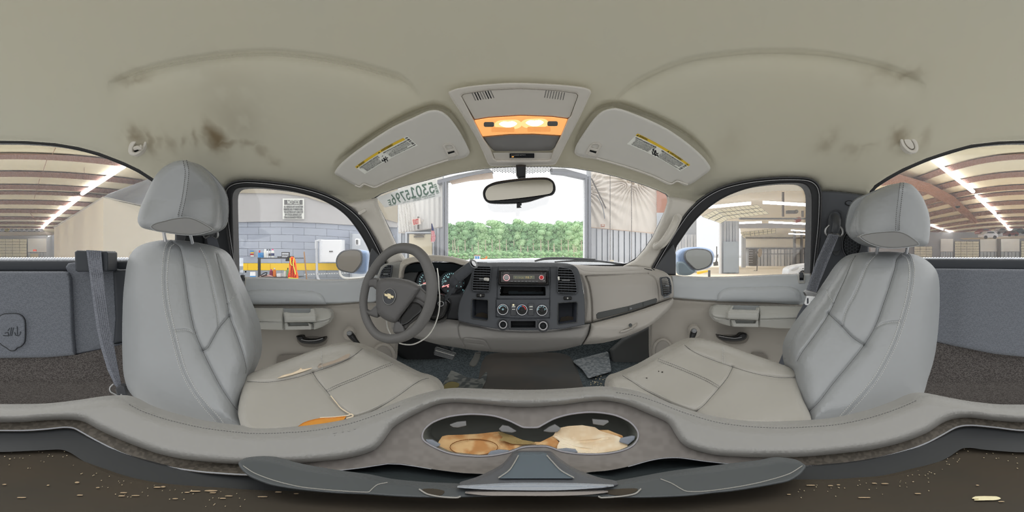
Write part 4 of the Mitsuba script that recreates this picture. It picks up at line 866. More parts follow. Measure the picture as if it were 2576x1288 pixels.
def gauge(x, y, r, rx=1.0, a0=0, a1=0, n=0, nums=(), needle=None):
    k = sub(clu, 'gauge', 'round gauge with lit cyan marks')
    knob(k, x, y, 4.185, [(r, 0), (r, .016), (r*.93, .018), (r*.9, .004), (0, .002)], 'm_charcoal2', ax=rx)
    tk = []
    for i in range(n):
        a = math.radians(a0 + (a1 - a0) * i / max(1, n - 1)); l = .16 if i % 2 == 0 else .09
        p = [(x + rx * r * q * math.cos(a), y - r * q * math.sin(a)) for q in (.82 - l, .82)]
        tk.append(bar(None, (*p[0], 4.178), (*p[1], 4.178), 1.3, None))
    for s, xx, yy, h in nums: tk.append(words(s, (xx - len(s) * h * .36, yy), (xx + len(s) * h * .36, yy), h, 4.18, .001, True))
    m = sub(k, 'markings', 'cyan lit marks'); put(m, merge(tk), 'm_lampoff', False); scene[m]['emitter'] = glow((.2, .7, .72), .28)
    if needle:
        m = sub(k, 'needle', 'red lit needle'); bar(m, (*needle[0], 4.174), (*needle[1], 4.174), 2.6, 'm_lampoff'); scene[m]['emitter'] = glow((1, .1, .08), .3)
gauge(1080, 711, 32, 1.0, 90, 200, 9, [('2', 1072, 702, 4), ('1', 1066, 708, 4)], ((1064, 713), (1082, 710)))
gauge(1136, 711, 30, 1.0, 80, 200, 11, [('20', 1120, 709, 4), ('40', 1127, 699, 4), ('P R N D', 1134, 735, 0.1 or 4)], ((1112, 722), (1130, 716)))
gauge(1154, 712, 14, 1.1, 60, -60, 5, [('104', 1153, 711, 4), ('F', 1149, 721, 3)])
gauge(1159, 738, 13.5, 1.05, 60, 20, 3, [('E', 1170, 733, 3), ('260', 1168, 737, 2.6)])
m = sub(clu, 'warning_lamp', 'red lit warning lamp')
for i, (x, y, r, c_) in enumerate(((1127, 721, 2.4, (1, .1, .1)), (1144, 713, 2.6, (1, .1, .1)), (1073, 713, 1.6, (1, .5, .1)), (1160, 741, 3, (1, .15, .15)))):
    q = m if i == 0 else sub(clu, 'warning_lamp', 'amber lit warning lamp' if i == 2 else 'red lit warning lamp')
    relief(q, ell(x, y, r, r * (.5 if i == 3 else .9), n=12), 4.165, .003, 'm_lampoff'); scene[q]['emitter'] = glow(c_, .4)
q = sub(clu, 'gear_display', 'cyan lit display'); put(q, words('P 148', (1126, 734), (1134, 733), 3, 4.172, .001, True), 'm_lampoff', False); scene[q]['emitter'] = glow((.1, .7, .8), .35)
# centre stack
bez = pg([(1190,664),(1190,664),(1215,661),(1300,660),(1400,661),(1428,663),(1444,668),(1454,678),(1461,700),(1467,730),(1471,770),(1471,817),(1471,817),(1420,826),(1340,831),(1260,828),(1200,818),(1153,807),(1153,807),(1151,790),(1155,762),(1165,738),(1180,708),(1188,680)])
VLf = pg([(1194,671),(1232,672),(1234,676),(1229,732),(1226,733),(1192,731),(1189,727),(1192,690)], False, 1.5)
VRt = pg([(1406,674),(1410,674),(1430,677),(1438,681),(1444,692),(1450,725),(1450,735),(1447,738),(1408,738),(1404,734),(1404,680)], False, 1.5)
PK1, PK2 = pg([(1190,753),(1225,755),(1227,757),(1227,804),(1224,806),(1190,801),(1187,799),(1188,755)], False, 1.5), pg([(1405,763),(1450,760),(1452,763),(1450,810),(1405,816),(1404,812)], False, 1.5)
radio_hole, bin_hole, low_hole = pg([(1256,679),(1379,680),(1380,717),(1254,716)], False, 2), pg([(1260,721),(1371,722),(1372,743),(1258,743)], False, 2), rect(1285, 808, 1347, 824)
Yz = lambda x, y: np.interp(y, [658, 672, 830], [4.11, 4.06, 4.02])
cs = sub(t, 'centre_bezel', 'charcoal centre stack')
relief(cs, bez.difference(unary_union([VLf, VRt, PK1, PK2, radio_hole, bin_hole, low_hole])), Yz, .03, 'm_charcoal', r=2.2, R=.006, g=6,
       seams=[([(1253,672),(1384,673)], 1, .004), ([(1253,672),(1248,797)], 1, .004), ([(1384,673),(1382,800)], 1, .004), ([(1248,752),(1300,753),(1382,752)], 1, .004), ([(1248,797),(1300,801),(1382,800)], 1, .005)])
vent(t, VLf, 4.045, 10, .8, 'tall air vent left of the radio', (1205, 700, 1228, 703.5), (1200, 1208, 1216, 1224))
vent(t, VRt, 4.045, 10, .8, 'tall air vent right of the radio', (1413, 703, 1434, 706.5), (1412, 1421, 1430, 1439))
tube(sub(t, 'vent_clip', 'white air freshener clip on the vent'), [(1219, 702, 4.03), (1228, 703, 4.02)], [4, 4.5], 'm_white2', 8, sm=False)
tube(sub(t, 'vent_clip', 'white clip on the vent edge'), [(1405, 697, 4.03), (1406, 704, 4.02)], [2.6, 2.2], 'm_white2', 8, sm=False)
pocket(sub(t, 'pocket', 'open pocket left of the climate panel'), PK1, Yz, .09, 'm_pocket', (6, -2), .1)
pocket(sub(t, 'pocket', 'open pocket right of the climate panel'), PK2, Yz, .09, 'm_pocket', (-6, -2), .1)
for i, (P, sx) in enumerate(((PK1, 1), (PK2, -1))):
    relief(sub(t, 'pocket_rim'), P.buffer(1.6).difference(P), on(Yz, .004), .01, 'm_kick', r=.8, R=.002, g=3)
relief(sub(t, 'pocket_floor', 'worn brown rubber pocket floor'), pg([(1190,800),(1200,789),(1212,786),(1226,790),(1226,803)], False), 4.09, .004, 'm_binfloor')
relief(sub(t, 'pocket_floor', 'worn brown rubber pocket floor'), pg([(1406,813),(1412,798),(1430,795),(1449,799),(1449,808)], False), 4.09, .004, 'm_binfloor')
b_ = sub(t, 'storage_bin', 'open slot below the radio'); pocket(b_, bin_hole, Yz, .1, 'm_black', (0, -2), .12)
relief(sub(b_, 'bracket', 'dark metal bracket at the back of the slot'), pg([(1279,732),(1302,732),(1304,734),(1345,733),(1348,735),(1367,733),(1367,743),(1279,743)], False), 4.1, .005, 'm_hood')
pocket(sub(t, 'storage_bin', 'low tray between the power sockets'), low_hole, Yz, .05, 'm_dark', (0, -2), .12)
relief(sub(t, 'tray_rim'), rect(1280, 804, 1352, 828, 2).difference(low_hole), on(Yz, .003), .02, 'm_charcoal2', r=1.5, R=.003, g=3)
for x0, y0, x1, y1 in ((1199, 739, 1219, 747), (1418, 746, 1438, 754)):
    k = sub(t, 'rocker_switch', 'small black switch'); relief(k, rect(x0, y0, x1, y1, 1.5), 4.03, .02, 'm_black', r=1.5, R=.004, g=2)
    put(sub(k, 'marking'), merge([bar(None, (x0 + 8, y0 + q, 4.029), (x0 + 12, y0 + q, 4.029), 1, None) for q in (3, 5.5)]), 'm_paper', False)
# radio
r_ = sub(t, 'car_radio', 'lit car radio with red ringed knobs'); Yr = 4.03
relief(r_, radio_hole.buffer(1).difference(pg([(1260,683),(1374,684),(1375,711),(1259,710)], False, 1)), Yr - .012, .03, 'm_black', r=4, R=.01, g=2)
relief(sub(r_, 'faceplate', 'glossy grey faceplate'), pg([(1259,682),(1373,683),(1375,713),(1259,711)], False, 1.5), Yr - .002, .02, 'm_radio', r=2, R=.003, g=3)
relief(sub(r_, 'disc_slot', 'dark disc slot'), rect(1281, 685.5, 1362, 688, 1), Yr - .004, .002, 'm_black')
k = sub(r_, 'display', 'grey green display reading 98.7'); relief(k, rect(1291, 693, 1345, 702), Yr - .004, .002, 'm_lcd')
put(sub(k, 'lettering', stuff=True), merge([words('98.7', (1321, 700.5), (1338, 700.5), 5.2, Yr - .006, .0005, True), words('F -', (1296, 700.5), (1304, 700.5), 4.4, Yr - .006, .0005), words('14:24', (1305, 700.5), (1317, 700.5), 3.4, Yr - .006, .0005)]), 'm_lcdink', False)
for x, y, r, nm in ((1274, 698, 8, 'silver volume knob with red lit ring'), (1362, 697.5, 5.5, 'small red lit button')):
    k = sub(r_, 'knob', nm); knob(k, x, y, Yr - .002, [(r * .8, 0), (r * .8, .016), (r * .72, .02), (0, .02)], 'm_satin' if r > 6 else 'm_red')
    q = sub(k, 'ring', 'red glow'); knob(q, x, y + .6, Yr - .002, [(r * 1.05, 0), (r * 1.05, .004), (r * .8, .006)], 'm_lampoff'); scene[q]['emitter'] = glow((1, .1, .16), .16)
for i in range(8):
    k = sub(r_, 'button'); x = 1284 + i * 9; relief(k, rect(x, 706.5, x + 6.5, 709.5, .8), Yr - .006, .006, 'm_satin2', r=.7, R=.002, g=1.5)
for a in ((1263, 685, 1267, 687.5), (1364, 685, 1370, 688), (1262, 690, 1266, 692)): relief(sub(r_, 'button'), rect(*a, .6), Yr - .006, .006, 'm_black')
knob(sub(r_, 'socket'), 1367.5, 706.5, Yr - .004, [(2.6, 0), (2.6, .003), (1.2, .004), (1, 0)], 'm_satin')
# climate panel
cp_ = sub(t, 'climate_panel', 'charcoal climate control panel'); Yk = 4.025
relief(cp_, pg([(1249,754),(1381,754),(1381,798),(1300,799),(1249,795)], False), Yk + .006, .01, 'm_charcoal')
def dial(x, y, nm, kind):
    k = sub(cp_, 'dial', nm)
    knob(k, x, y, Yk, [(14.4, 0), (14.4, .014), (13.5, .018), (12.2, .018), (11.8, .012)], 'm_chrome')
    knob(sub(k, 'face'), x, y, Yk, [(12.2, .006), (12, .014), (5, .015), (4.4, .022), (0, .022)], 'm_black')
    if kind == 't':
        for a0, a1, c_ in ((95, 180, 'm_blue'), (0, 85, 'm_redprint')):
            pts = [(x + 9 * math.cos(math.radians(a)), y - 9 * math.sin(math.radians(a))) for a in np.linspace(a0, a1, 8)]
            relief(sub(k, 'scale', 'blue arc' if c_ == 'm_blue' else 'red arc'), line(pts, 2.2, flat=True), Yk - .0155, .001, c_, smooth=False)
    elif kind == 'f':
        pts = [(x + 9 * math.cos(math.radians(a)), y - 9 * math.sin(math.radians(a))) for a in np.linspace(15, 165, 12)]
        relief(sub(k, 'scale', 'pale arc growing wider'), unary_union([line(pts[i:i+2], .8 + i * .22, flat=False) for i in range(11)]), Yk - .0155, .001, 'm_paleprint', smooth=False)
        relief(sub(k, 'scale', 'pale snowflake'), unary_union([line([(x - 3*math.cos(a), y - 3*math.sin(a)), (x + 3*math.cos(a), y + 3*math.sin(a))], .9, False) for a in np.arange(3) * math.pi / 3]), Yk - .0225, .001, 'm_paleprint', smooth=False)
    else:
        for a in (10, 55, 95, 140, 175):
            cx, cy = x + 9 * math.cos(math.radians(a)), y - 9 * math.sin(math.radians(a))
            relief(sub(k, 'scale', 'pale airflow symbol'), unary_union([line([(cx - 2, cy + 2), (cx - .5, cy - 1), (cx + 2, cy - 1.5)], 1.1, False), ell(cx - 1.4, cy - 2, .9, .9, n=8)]), Yk - .0155, .001, 'm_paleprint', smooth=False)
dial(1265, 778, 'chrome ringed fan dial', 'f'); dial(1313, 779, 'chrome ringed temperature dial with blue and red arc', 't'); dial(1363, 780, 'chrome ringed airflow dial', 'm')
for x, amber in ((1284, True), (1328, False)):
    k = sub(cp_, 'button', 'tall black button'); relief(k, rect(x + .5, 763, x + 15, 794, 1), Yk, .01, 'm_charcoal2', r=1, R=.002, g=3)
    relief(sub(k, 'marking'), rect(x + 4, 777.5, x + 12, 779, .5), Yk - .001, .001, 'm_paper', smooth=False)
    relief(sub(k, 'symbol'), unary_union([ell(x + 6, 771, 2.2, 1.3).difference(ell(x + 6, 771, 1.2, .6)), ell(x + 10, 771, 2.2, 1.3).difference(ell(x + 10, 771, 1.2, .6)), line([(x + 3, 772.5), (x + 12, 772.5)], .6, False)]), Yk - .001, .001, 'm_paper', smooth=False)
    if amber:
        q = sub(k, 'indicator', 'amber lit lamp'); relief(q, rect(x + 5, 765.5, x + 10, 768.5, 1), Yk - .001, .002, 'm_lampoff'); scene[q]['emitter'] = glow((1, .55, .06), .4)
for x, y, r in ((1265.5, 816, 11), (1366, 819, 12)):
    k = sub(t, 'power_socket', 'chrome ringed power socket'); knob(k, x, y, 4.02, [(r, 0), (r, .012), (r*.92, .017), (r*.72, .017), (r*.66, .01)], 'm_socket')
    knob(sub(k, 'plug'), x, y, 4.02, [(r*.64, .01), (r*.6, .004), (0, .006)], 'm_dark')
    tube(sub(k, 'collar'), [(x + (r+3)*math.cos(a), y + (r+3)*math.sin(a), 4.022) for a in np.linspace(0, 2*math.pi, 20)], 1.6, 'm_charcoal2', 6)

# ------------------------------------------------------------------ steering column, wheel
t = thing('steering_column', 'black steering column shroud with key and column shifter', 'steering column')
relief(sub(t, 'shroud', 'dark shroud'), pg([(1060,745),(1085,738),(1112,740),(1128,750),(1134,765),(1128,790),(1120,805),(1100,812),(1078,808),(1062,790)]), 4.0, .1, 'm_gloss', r=14, R=.05, g=5)
sh = sub(t, 'shift_lever', 'thick charcoal shift lever')
tube(sh, [(1120,752,3.97),(1126,745,3.96),(1134,732,3.94),(1140,720,3.93),(1141,711,3.92),(1148,700,3.91),(1162,688,3.90),(1185,671,3.88)], [5,5,5,6,12,13,13.5,11], 'm_charcoal', 14)
tube(sub(sh, 'grip'), [(1151,697,3.905),(1168,684,3.895),(1190,666,3.875)], [14.2,14,11.5], 'm_charcoal', 14)
knob(sub(sh, 'end_ring'), 1191, 664, 3.865, [(11.5, -.03), (11.5, 0), (10, .006), (8, .006)], 'm_satin2', ax=.75, ay=1.15, rot=-38)
knob(sub(sh, 'end_cap', 'white end button'), 1192.5, 663, 3.865, [(8, .003), (6.5, .008), (0, .009)], 'm_white', ax=.55, ay=1.15, rot=-38)
ig = sub(t, 'ignition_key', 'black headed key in the ignition')
knob(sub(t, 'ignition_lock'), 1108, 757, 3.96, [(13, -.03), (13, 0), (10, .008), (0, .01)], 'm_dark', ax=.8)
relief(ig, pg([(1104,748),(1115,745),(1119,749),(1113,762),(1106,764),(1102,760)], False, 1.5), 3.93, .012, 'm_black', r=2, R=.004, g=2)
tube(sub(ig, 'key_ring', 'thin silver ring'), [(1109 + 7*math.cos(a), 764 + 6*math.sin(a), 3.925) for a in np.linspace(0, 2*math.pi, 22)], .9, 'm_chrome', 6)
t = thing('steering_wheel', 'worn charcoal steering wheel with gold bow tie emblem in the hub', 'steering wheel')
rimp = [(1020,624),(1044,630),(1064,648),(1077,674),(1085,705),(1086,735),(1080,770),(1067,800),(1049,825),(1024,843),(1000,851),(976,852),(950,843),(932,823),(919,795),(914,765),(917,735),(925,705),(940,678),(957,655),(976,637),(998,626)]
wy = lambda x, y=0: 3.86 - .13 * (np.asarray(x, float) - 912) / 175
tube(sub(t, 'rim', 'worn thick rim'), [(x, y, float(wy(x)), ) for x, y in rimp], [10.3 + 4.2 * (x - 912) / 175 for x, y in rimp], 'm_wheel', 16, 5, closed=True)
relief(sub(t, 'hub', 'broad hub cover'), pg([(947,712),(956,702),(975,699),(1000,701),(1025,706),(1044,714),(1057,724),(1055,733),(1035,762),(1012,792),(998,810),(989,812),(974,807),(958,797),(949,786),(946,760),(946,730)]), lambda x, y: wy(x) - .03, .07, 'm_wheel_hub', r=16, R=.03, g=5)
for P in ([(924,704),(936,700),(950,702),(950,730),(938,722),(926,721)], [(918,777),(930,782),(948,768),(952,798),(934,795),(922,789)], [(1050,722),(1064,730),(1078,746),(1070,762),(1052,752),(1040,745)], [(996,806),(1012,815),(1018,836),(992,838),(990,822)]):
    relief(sub(t, 'spoke'), pg(P), lambda x, y: wy(x) - .01, .04, 'm_wheel_hub', r=6, R=.015, g=4)
relief(sub(t, 'lower_spoke', 'broad lower right spoke'), pg([(1040,745),(1058,750),(1072,764),(1070,782),(1050,802),(1030,818),(1018,830),(998,822),(996,808),(1015,785)]), lambda x, y: wy(x) + .005, .03, 'm_wheel', r=6, R=.012, g=4)
relief(sub(t, 'spoke_recess', 'black recess in the lower spoke'), pg([(1035,762),(1050,762),(1062,772),(1060,784),(1042,800),(1026,814),(1010,818),(1008,800),(1020,782)]), lambda x, y: wy(x) - .002, .01, 'm_gloss', r=4, R=-.006, g=4)
e = sub(t, 'emblem', 'round emblem with gold bow tie')
relief(e, ell(979, 746, 16.5, 21.5, 12).difference(ell(979, 746, 14.2, 19, 12)), lambda x, y: wy(x) - .036, .008, 'm_satin', r=1, R=.003, g=2)
relief(sub(e, 'disc'), ell(979, 746, 14.4, 19.2, 12), lambda x, y: wy(x) - .033, .004, 'm_charcoal2')
bt = np.array([(-13,-5),(-4,-5),(-4,-9),(5,-9),(5,-5),(13,-5),(11,4),(4,4),(4,9),(-5,9),(-5,4),(-13,4)], float)
bt = np.stack([979 + bt[:, 0]*.92 + bt[:, 1]*.1, 745 + bt[:, 1]*.72 + bt[:, 0]*.26], 1)
relief(sub(e, 'bow_tie', 'cream gold bow tie'), Polygon(bt), lambda x, y: wy(x) - .038, .006, 'm_gold', r=1, R=.002, g=2)
t = thing('cable_tie', 'long white looped cable tie hanging from the steering wheel', 'cable tie')
put(t, merge([tube(None, [(1100,675,3.72),(1103,700,3.73),(1104,725,3.74),(1106,745,3.76),(1105,775,3.78),(1100,800,3.8),(1090,825,3.82),(1075,846,3.83),(1055,860,3.84),(1035,867,3.85),(1015,866,3.86),(1004,863,3.87)], 1.7, None, 8), tube(None, [(972,806,3.9),(975,825,3.9),(982,840,3.9),(986,846,3.89)], 1.7, None, 8), tube(None, [(1046,719,3.76),(1062,716,3.75),(1081,714,3.74)], 1.3, None, 6)]), 'm_white2', 40)

# ------------------------------------------------------------------ pedals
t = thing('brake_pedal', 'ribbed wide brake pedal with bright edges', 'pedal')
relief(sub(t, 'pad'), pg([(1094,875),(1098,873),(1146,888),(1148,891),(1140,905),(1136,906),(1092,893),(1091,889)], False, 2), 4.2, .02, 'm_kick', r=3, R=.006, g=3)
for i in range(5):
    bar(sub(t, 'rib', 'bright rib' if i == 1 else None), (1096 - i * .8, 877.5 + i * 3.6, 4.198), (1144 - i * 1.4, 892 + i * 2.9, 4.198), 1.5, 'm_white2' if i == 1 else 'm_satin2')
bar(sub(t, 'arm'), (1135, 884, 4.22), (1143, 868, 4.3), 5, 'm_dark')
t = thing('accelerator_pedal', 'narrow worn grey accelerator pedal', 'pedal')
relief(sub(t, 'pad'), pg([(1196,886),(1210,888),(1206,905),(1198,920),(1190,924),(1180,920),(1181,914),(1190,900)], False, 2), 4.2, .02, 'm_pedal', r=3, R=.006, g=3)
bar(sub(t, 'arm'), (1204, 890, 4.23), (1210, 876, 4.3), 6, 'm_dark')

# ------------------------------------------------------------------ rear view mirror, wiper
t = thing('rear_view_mirror', 'black rear view mirror hanging from the windshield', 'mirror')
hs_ = pg([(1215,490),(1216,479),(1224,468),(1245,458),(1290,451),(1340,447),(1376,447),(1391,455),(1397,468),(1397,481),(1391,489),(1375,493),(1350,501),(1330,507),(1300,511),(1260,512),(1231,510),(1219,502)])
gl = pg([(1221,490),(1223,480),(1230,471),(1250,464),(1300,456),(1350,452),(1377,453),(1389,460),(1391,470),(1390,480),(1383,487),(1340,494),(1290,500),(1245,504),(1227,503)])
my = lambda x, y: 3.98 - .25 * (np.asarray(y, float) - 480) / 480
relief(sub(t, 'housing'), hs_, lambda x, y: my(x, y) - .004, .05, 'm_rubber', r=4, R=.012, g=4)
relief(sub(t, 'glass', 'mirror glass reflecting the roof'), gl, lambda x, y: 3.965 + (np.asarray(y, float) - 480) * -.00040, .004, 'm_mirror')
relief(sub(t, 'stem', 'black mounting arm'), pg([(1298,415),(1323,415),(1322,447),(1304,449),(1299,440)], False), 4.05, .04, 'm_rubber', r=4, R=.015, g=4)
tube(sub(t, 'mount'), [(1310, 428, 4.07), (1310, 426, 4.2), (1310, 424, 4.385)], 10, 'm_rubber', 10); relief(sub(t, 'day_night_tab'), pg([(1300,511),(1312,511),(1312,516),(1308,518),(1312,522),(1300,523)], False), 3.97, .02, 'm_rubber')
for x in (1285, 1298, 1311): knob(sub(t, 'button'), x, 506, 3.97, [(2, 0), (1.8, .004), (0, .005)], 'm_satin2')
t = thing('wiper', 'black windshield wiper lying at the base of the glass', 'wiper')
put(sub(t, 'blade'), merge([tube(None, [(1345,657,4.5),(1370,651,4.5),(1420,650,4.5),(1498,653,4.5)], [2,3.2,3.2,2], None, 8), tube(None, [(1395,659,4.5),(1450,656,4.5),(1505,657,4.5)], [1.5,2.6,2.6], None, 8)]), 'm_reardark', 40)
tube(sub(t, 'arm'), [(1495,656,4.49),(1540,661,4.48),(1590,670,4.47)], [2.5,2.5,4], 'm_reardark', 8)
# windshield sticker
t = thing('windshield_sticker', 'pale blue lot sticker with mirrored green number 53015796E', 'sticker')
stY = 4.372
quad_ = [(947,497),(1096,450),(1111,494),(968,522)]
def sq(u, v):
    p = [np.array(q, float) for q in quad_]; return p[0]*(1-u)*(1-v) + p[1]*u*(1-v) + p[2]*u*v + p[3]*(1-u)*v + np.array([0, 1.]) * (-5 * 4 * u * (1 - u) * (1 - v) * .35)
relief(sub(t, 'sheet'), Polygon([sq(u, 0) for u in np.linspace(0, 1, 12)] + [sq(u, 1) for u in np.linspace(1, 0, 12)]), stY, .001, 'm_sticker', smooth=False)
ink = [words('5301', sq(.93, .72), sq(.5, .76), 27, stY, .0006, True, True), words('5796', sq(.5, .78), sq(.16, .88), 24, stY, .0006, True, True), words('E', sq(.145, .86), sq(.09, .88), 13, stY, .0006, True, True)]
put(sub(t, 'number', 'green mirrored digits', True), merge(ink), 'm_sticker_ink', False)
put(sub(t, 'small_print', stuff=True), merge([words('NATIONAL GENERAL INSURANCE', sq(.9, .84), sq(.52, .87), 3.2, stY, .0006, True, True), words('DARK BLUE FRONT', sq(.9, .93), sq(.7, .95), 2.4, stY, .0006, False, True), words('NORM  2700', sq(.65, .95), sq(.5, .96), 2.4, stY, .0006, False, True), words('LOT 796', sq(.45, .93), sq(.33, .94), 2.6, stY, .0006, False, True), words('(796)', sq(.2, .97), sq(.1, .97), 3.2, stY, .0006, True, True)]), 'm_sticker_ink', False)
relief(sub(t, 'barcode', stuff=True), unary_union([Polygon([sq(u, v) for u, v in ((.93, a), (.98, a - .02), (.98, a + d - .02), (.93, a + d))]) for a, d in zip(np.arange(.28, .82, .055), [.03, .02, .04, .02, .03, .015, .03, .04, .02, .03])]), stY - .001, .0005, 'm_sticker_ink', smooth=False)
# ------------------------------------------------------------------ centre console in front of the viewer
t = K = thing('centre_console', 'grey leather rimmed centre console with dark bin and cup holders', 'console')
PT = [(-560,1027),(0,1026),(90,1024),(170,1015),(230,1006),(270,1003),(300,1004),(325,1012),(360,1030),(420,1050),(500,1069),(570,1079),(640,1085),(720,1083),(800,1076),(880,1060),(950,1037),(1010,1014),(1060,998),(1110,987),(1150,984),(1230,987),(1330,989),(1420,986),(1500,980),(1550,982),(1600,990),(1650,1005),(1700,1025),(1750,1042),(1810,1058),(1880,1067),(1960,1071),(2040,1068),(2110,1062),(2190,1045),(2260,1022),(2308,1001),(2335,996),(2360,998),(2420,1010),(2480,1020),(2560,1027),(3140,1027)]
PB = [(-560,1063),(0,1063),(60,1062),(110,1058),(150,1056),(190,1057),(215,1063),(250,1082),(300,1105),(350,1125),(400,1142),(460,1155),(540,1164),(600,1168),(700,1168),(760,1165),(850,1156),(900,1147),(940,1133),(960,1115),(975,1095),(990,1075),(1030,1050),(1070,1030),(1100,1018),(1140,1013),(1200,1016),(1280,1023),(1340,1024),(1420,1018),(1480,1010),(1530,1009),(1580,1020),(1640,1045),(1680,1065),(1700,1095),(1715,1115),(1740,1130),(1800,1145),(1870,1150),(1960,1151),(2040,1148),(2140,1138),(2200,1130),(2270,1113),(2330,1090),(2370,1065),(2400,1054),(2440,1051),(2500,1058),(2576,1063),(3140,1063)]
cyy = lambda x, y: np.interp(y, [980, 1170, 1300], [3.56, 3.4, 3.05])
pt_, pb_ = cr(PT, 6, False), cr(PB, 6, False)
pad = sub(t, 'padded_rim', 'wavy grey leather padded rim with stitched edge')
PADP = Polygon([tuple(q) for q in pt_] + [tuple(q) for q in pb_[::-1]])
relief(pad, PADP, on(cyy, .06), .09, 'm_pad', r=24, R=.06, g=8)
trp = cKDTree(ringpts(PADP.exterior, 2.0))
def pads(x, y):
    q = np.clip(trp.query(np.stack([x, y], 1))[0] / 24, 0, 1); return cyy(x, y) - .06 + .06 * (1 - np.sqrt(np.clip(1 - (1 - q) ** 2, 0, 1)))
stL = [q for q in PT if 320 < q[0] < 1050]; stR = [q for q in PT if 1540 < q[0] < 2310]
put(sub(pad, 'stitching', stuff=True), merge([dashes([(x, y + 5.5) for x, y in s], pads, 1.4, 4.5, 3, .001) for s in (stL, stR)]), 'm_seam', False)
relief(sub(pad, 'scuff', 'raised scuff marks', True), unary_union([line([(838,1090),(846,1088)], 3), ell(842, 1094, 2, 3), ell(862, 1086, 3, 2), ell(878, 1084, 3.4, 2.4), ell(892, 1079, 4, 1.6)]), on(pads, .002), .003, 'm_pad', r=1.5, R=.003, g=1.5)
EL = [(-560,1083),(0,1083),(60,1083),(110,1080),(160,1075),(185,1077),(205,1087),(235,1104),(270,1122),(310,1141),(360,1158),(420,1174),(500,1186),(560,1191),(615,1194),(810,1199)]
ER = [(1810,1188),(1990,1176),(2044,1173),(2121,1167),(2202,1154),(2284,1132),(2330,1115),(2365,1097),(2406,1075),(2441,1070),(2501,1075),(2576,1083),(3140,1084)]
FLL = [(-560,1138),(0,1137),(80,1134),(150,1131),(175,1138),(210,1160),(260,1186),(330,1208),(420,1223),(560,1233),(640,1238),(810,1243)]
FLR = [(1810,1226),(1930,1218),(1985,1212),(2093,1211),(2160,1207),(2229,1201),(2311,1181),(2379,1154),(2419,1129),(2445,1127),(2474,1131),(2576,1138),(3140,1138)]
el, er, fll, flr = (cr(q, 6, False) for q in (EL, ER, FLL, FLR))
L2 = lambda a: [tuple(q) for q in a]
fl = [q for q in L2(pb_) if q[0] < 640]; fr = [q for q in L2(pb_) if q[0] > 1960]
for P in (Polygon(fl + L2(el[::-1])), Polygon(fr + L2(er[::-1]))):
    relief(sub(t, 'flange', 'dusty brown grey flange below the rim'), P.buffer(3), on(cyy, -.0), .02, 'm_flange', r=3, R=.006, g=7)
for e_ in (el, er):
    tube(sub(t, 'bin_edge', 'bright worn bin edge'), [(x, y, float(cyy(x, y)) - .002) for x, y in e_[1:-1]], 2.0, 'm_edge', 8, sm=False)
bw = lambda x, y: cyy(x, y) + .012
for e_, f_ in ((el, fll), (er, flr)):
    relief(sub(t, 'bin_wall', 'dark inner wall of the bin'), Polygon(L2(e_) + L2(f_[::-1])).buffer(0), lambda x, y: np.interp(y, [1070, 1240], [3.5, 3.3]) , .03, 'm_bin', g=8)
relief(sub(t, 'bin_ledge', 'shiny step along the bin floor'), LineString(L2(fll)[:int(len(fll) * .34)]).buffer(4, cap_style='flat'), lambda x, y: np.interp(y, [1070, 1240], [3.47, 3.27]), .02, 'm_ledge', r=2, R=.006, g=5)
relief(sub(t, 'bin_ledge', 'shiny step along the bin floor'), LineString(L2(flr)[-int(len(flr) * .3):]).buffer(4, cap_style='flat'), lambda x, y: np.interp(y, [1070, 1240], [3.47, 3.27]), .02, 'm_ledge', r=2, R=.006, g=5)
floor_p = Polygon(L2(fll) + [(830,1225),(1000,1226),(1600,1226),(1790,1222)] + L2(flr) + [(3140,1400),(-560,1400)])
bfy = lambda x, y: np.interp(y, [1130, 1240, 1400], [3.46, 3.22, 2.8])
relief(sub(t, 'bin_floor', 'brown dusty bin floor'), floor_p, bfy, .03, 'm_binfloor', g=14)
# litter in the bin
lit = []
for i in range(130):
    side = rng.random() < .5; x = rng.uniform(0, 620) if side else rng.uniform(2000, 2576)
    y0 = np.interp(x, *np.array(fll if side else flr).T); y = y0 + abs(rng.normal(0, 22)) + 2
    if y > 1275: continue
    s = rng.uniform(.4, 1.0); lit.append(relief(None, ell(x, y, s * 1.5, s * .8, 0, 6), float(bfy(x, y)) - .008, .004))
put(sub(t, 'crumbs', 'pale crumbs on the bin floor', True), merge(lit), 'm_crumb', False)
lit = []
for x, y, a, b in [(10,1219,8,1.6),(193,1214,9,3),(120,1221,5,1.6),(53,1252,18,1.5),(200,1246,12,1.6),(245,1227,7,1.6),(310,1240,14,1.5),(305,1248,13,2),(395,1226,14,2),(410,1225,9,2.6),(340,1247,16,1.2),(490,1236,22,2),(530,1235,26,2.6),(535,1240,13,1.8),(470,1239,10,1.5),(440,1255,11,1.5),(560,1254,12,1.3),(575,1248,15,1.3),(700,1238,14,2),(745,1242,10,1.6),(660,1250,20,1.3),(2040,1221,18,1.5),(2090,1222,10,1.5),(2200,1216,9,1.4),(2227,1217,14,1.8),(2175,1252,25,1.4),(2310,1242,12,1.6),(1985,1244,8,1.4),(2110,1220,7,1.2),(2460,1221,6,1.5),(2520,1262,12,1.4)]:
    lit.append(relief(None, ell(x, y, a * .62, b * .55, 0, 10), float(bfy(x, y)) - .01, .005))
put(sub(t, 'debris', 'pale straw and leaf bits', True), merge(lit), 'm_straw', False)
k = thing('seed_husk', 'single cream husk lying alone on the dark bin floor', 'husk')
relief(k, pg([(2447,1255),(2455,1250),(2480,1249),(2510,1250),(2518,1254),(2508,1258),(2480,1259),(2452,1259),(2462,1255)]), on(bfy, .012), .006, 'm_husk', r=2, R=.004, g=2)
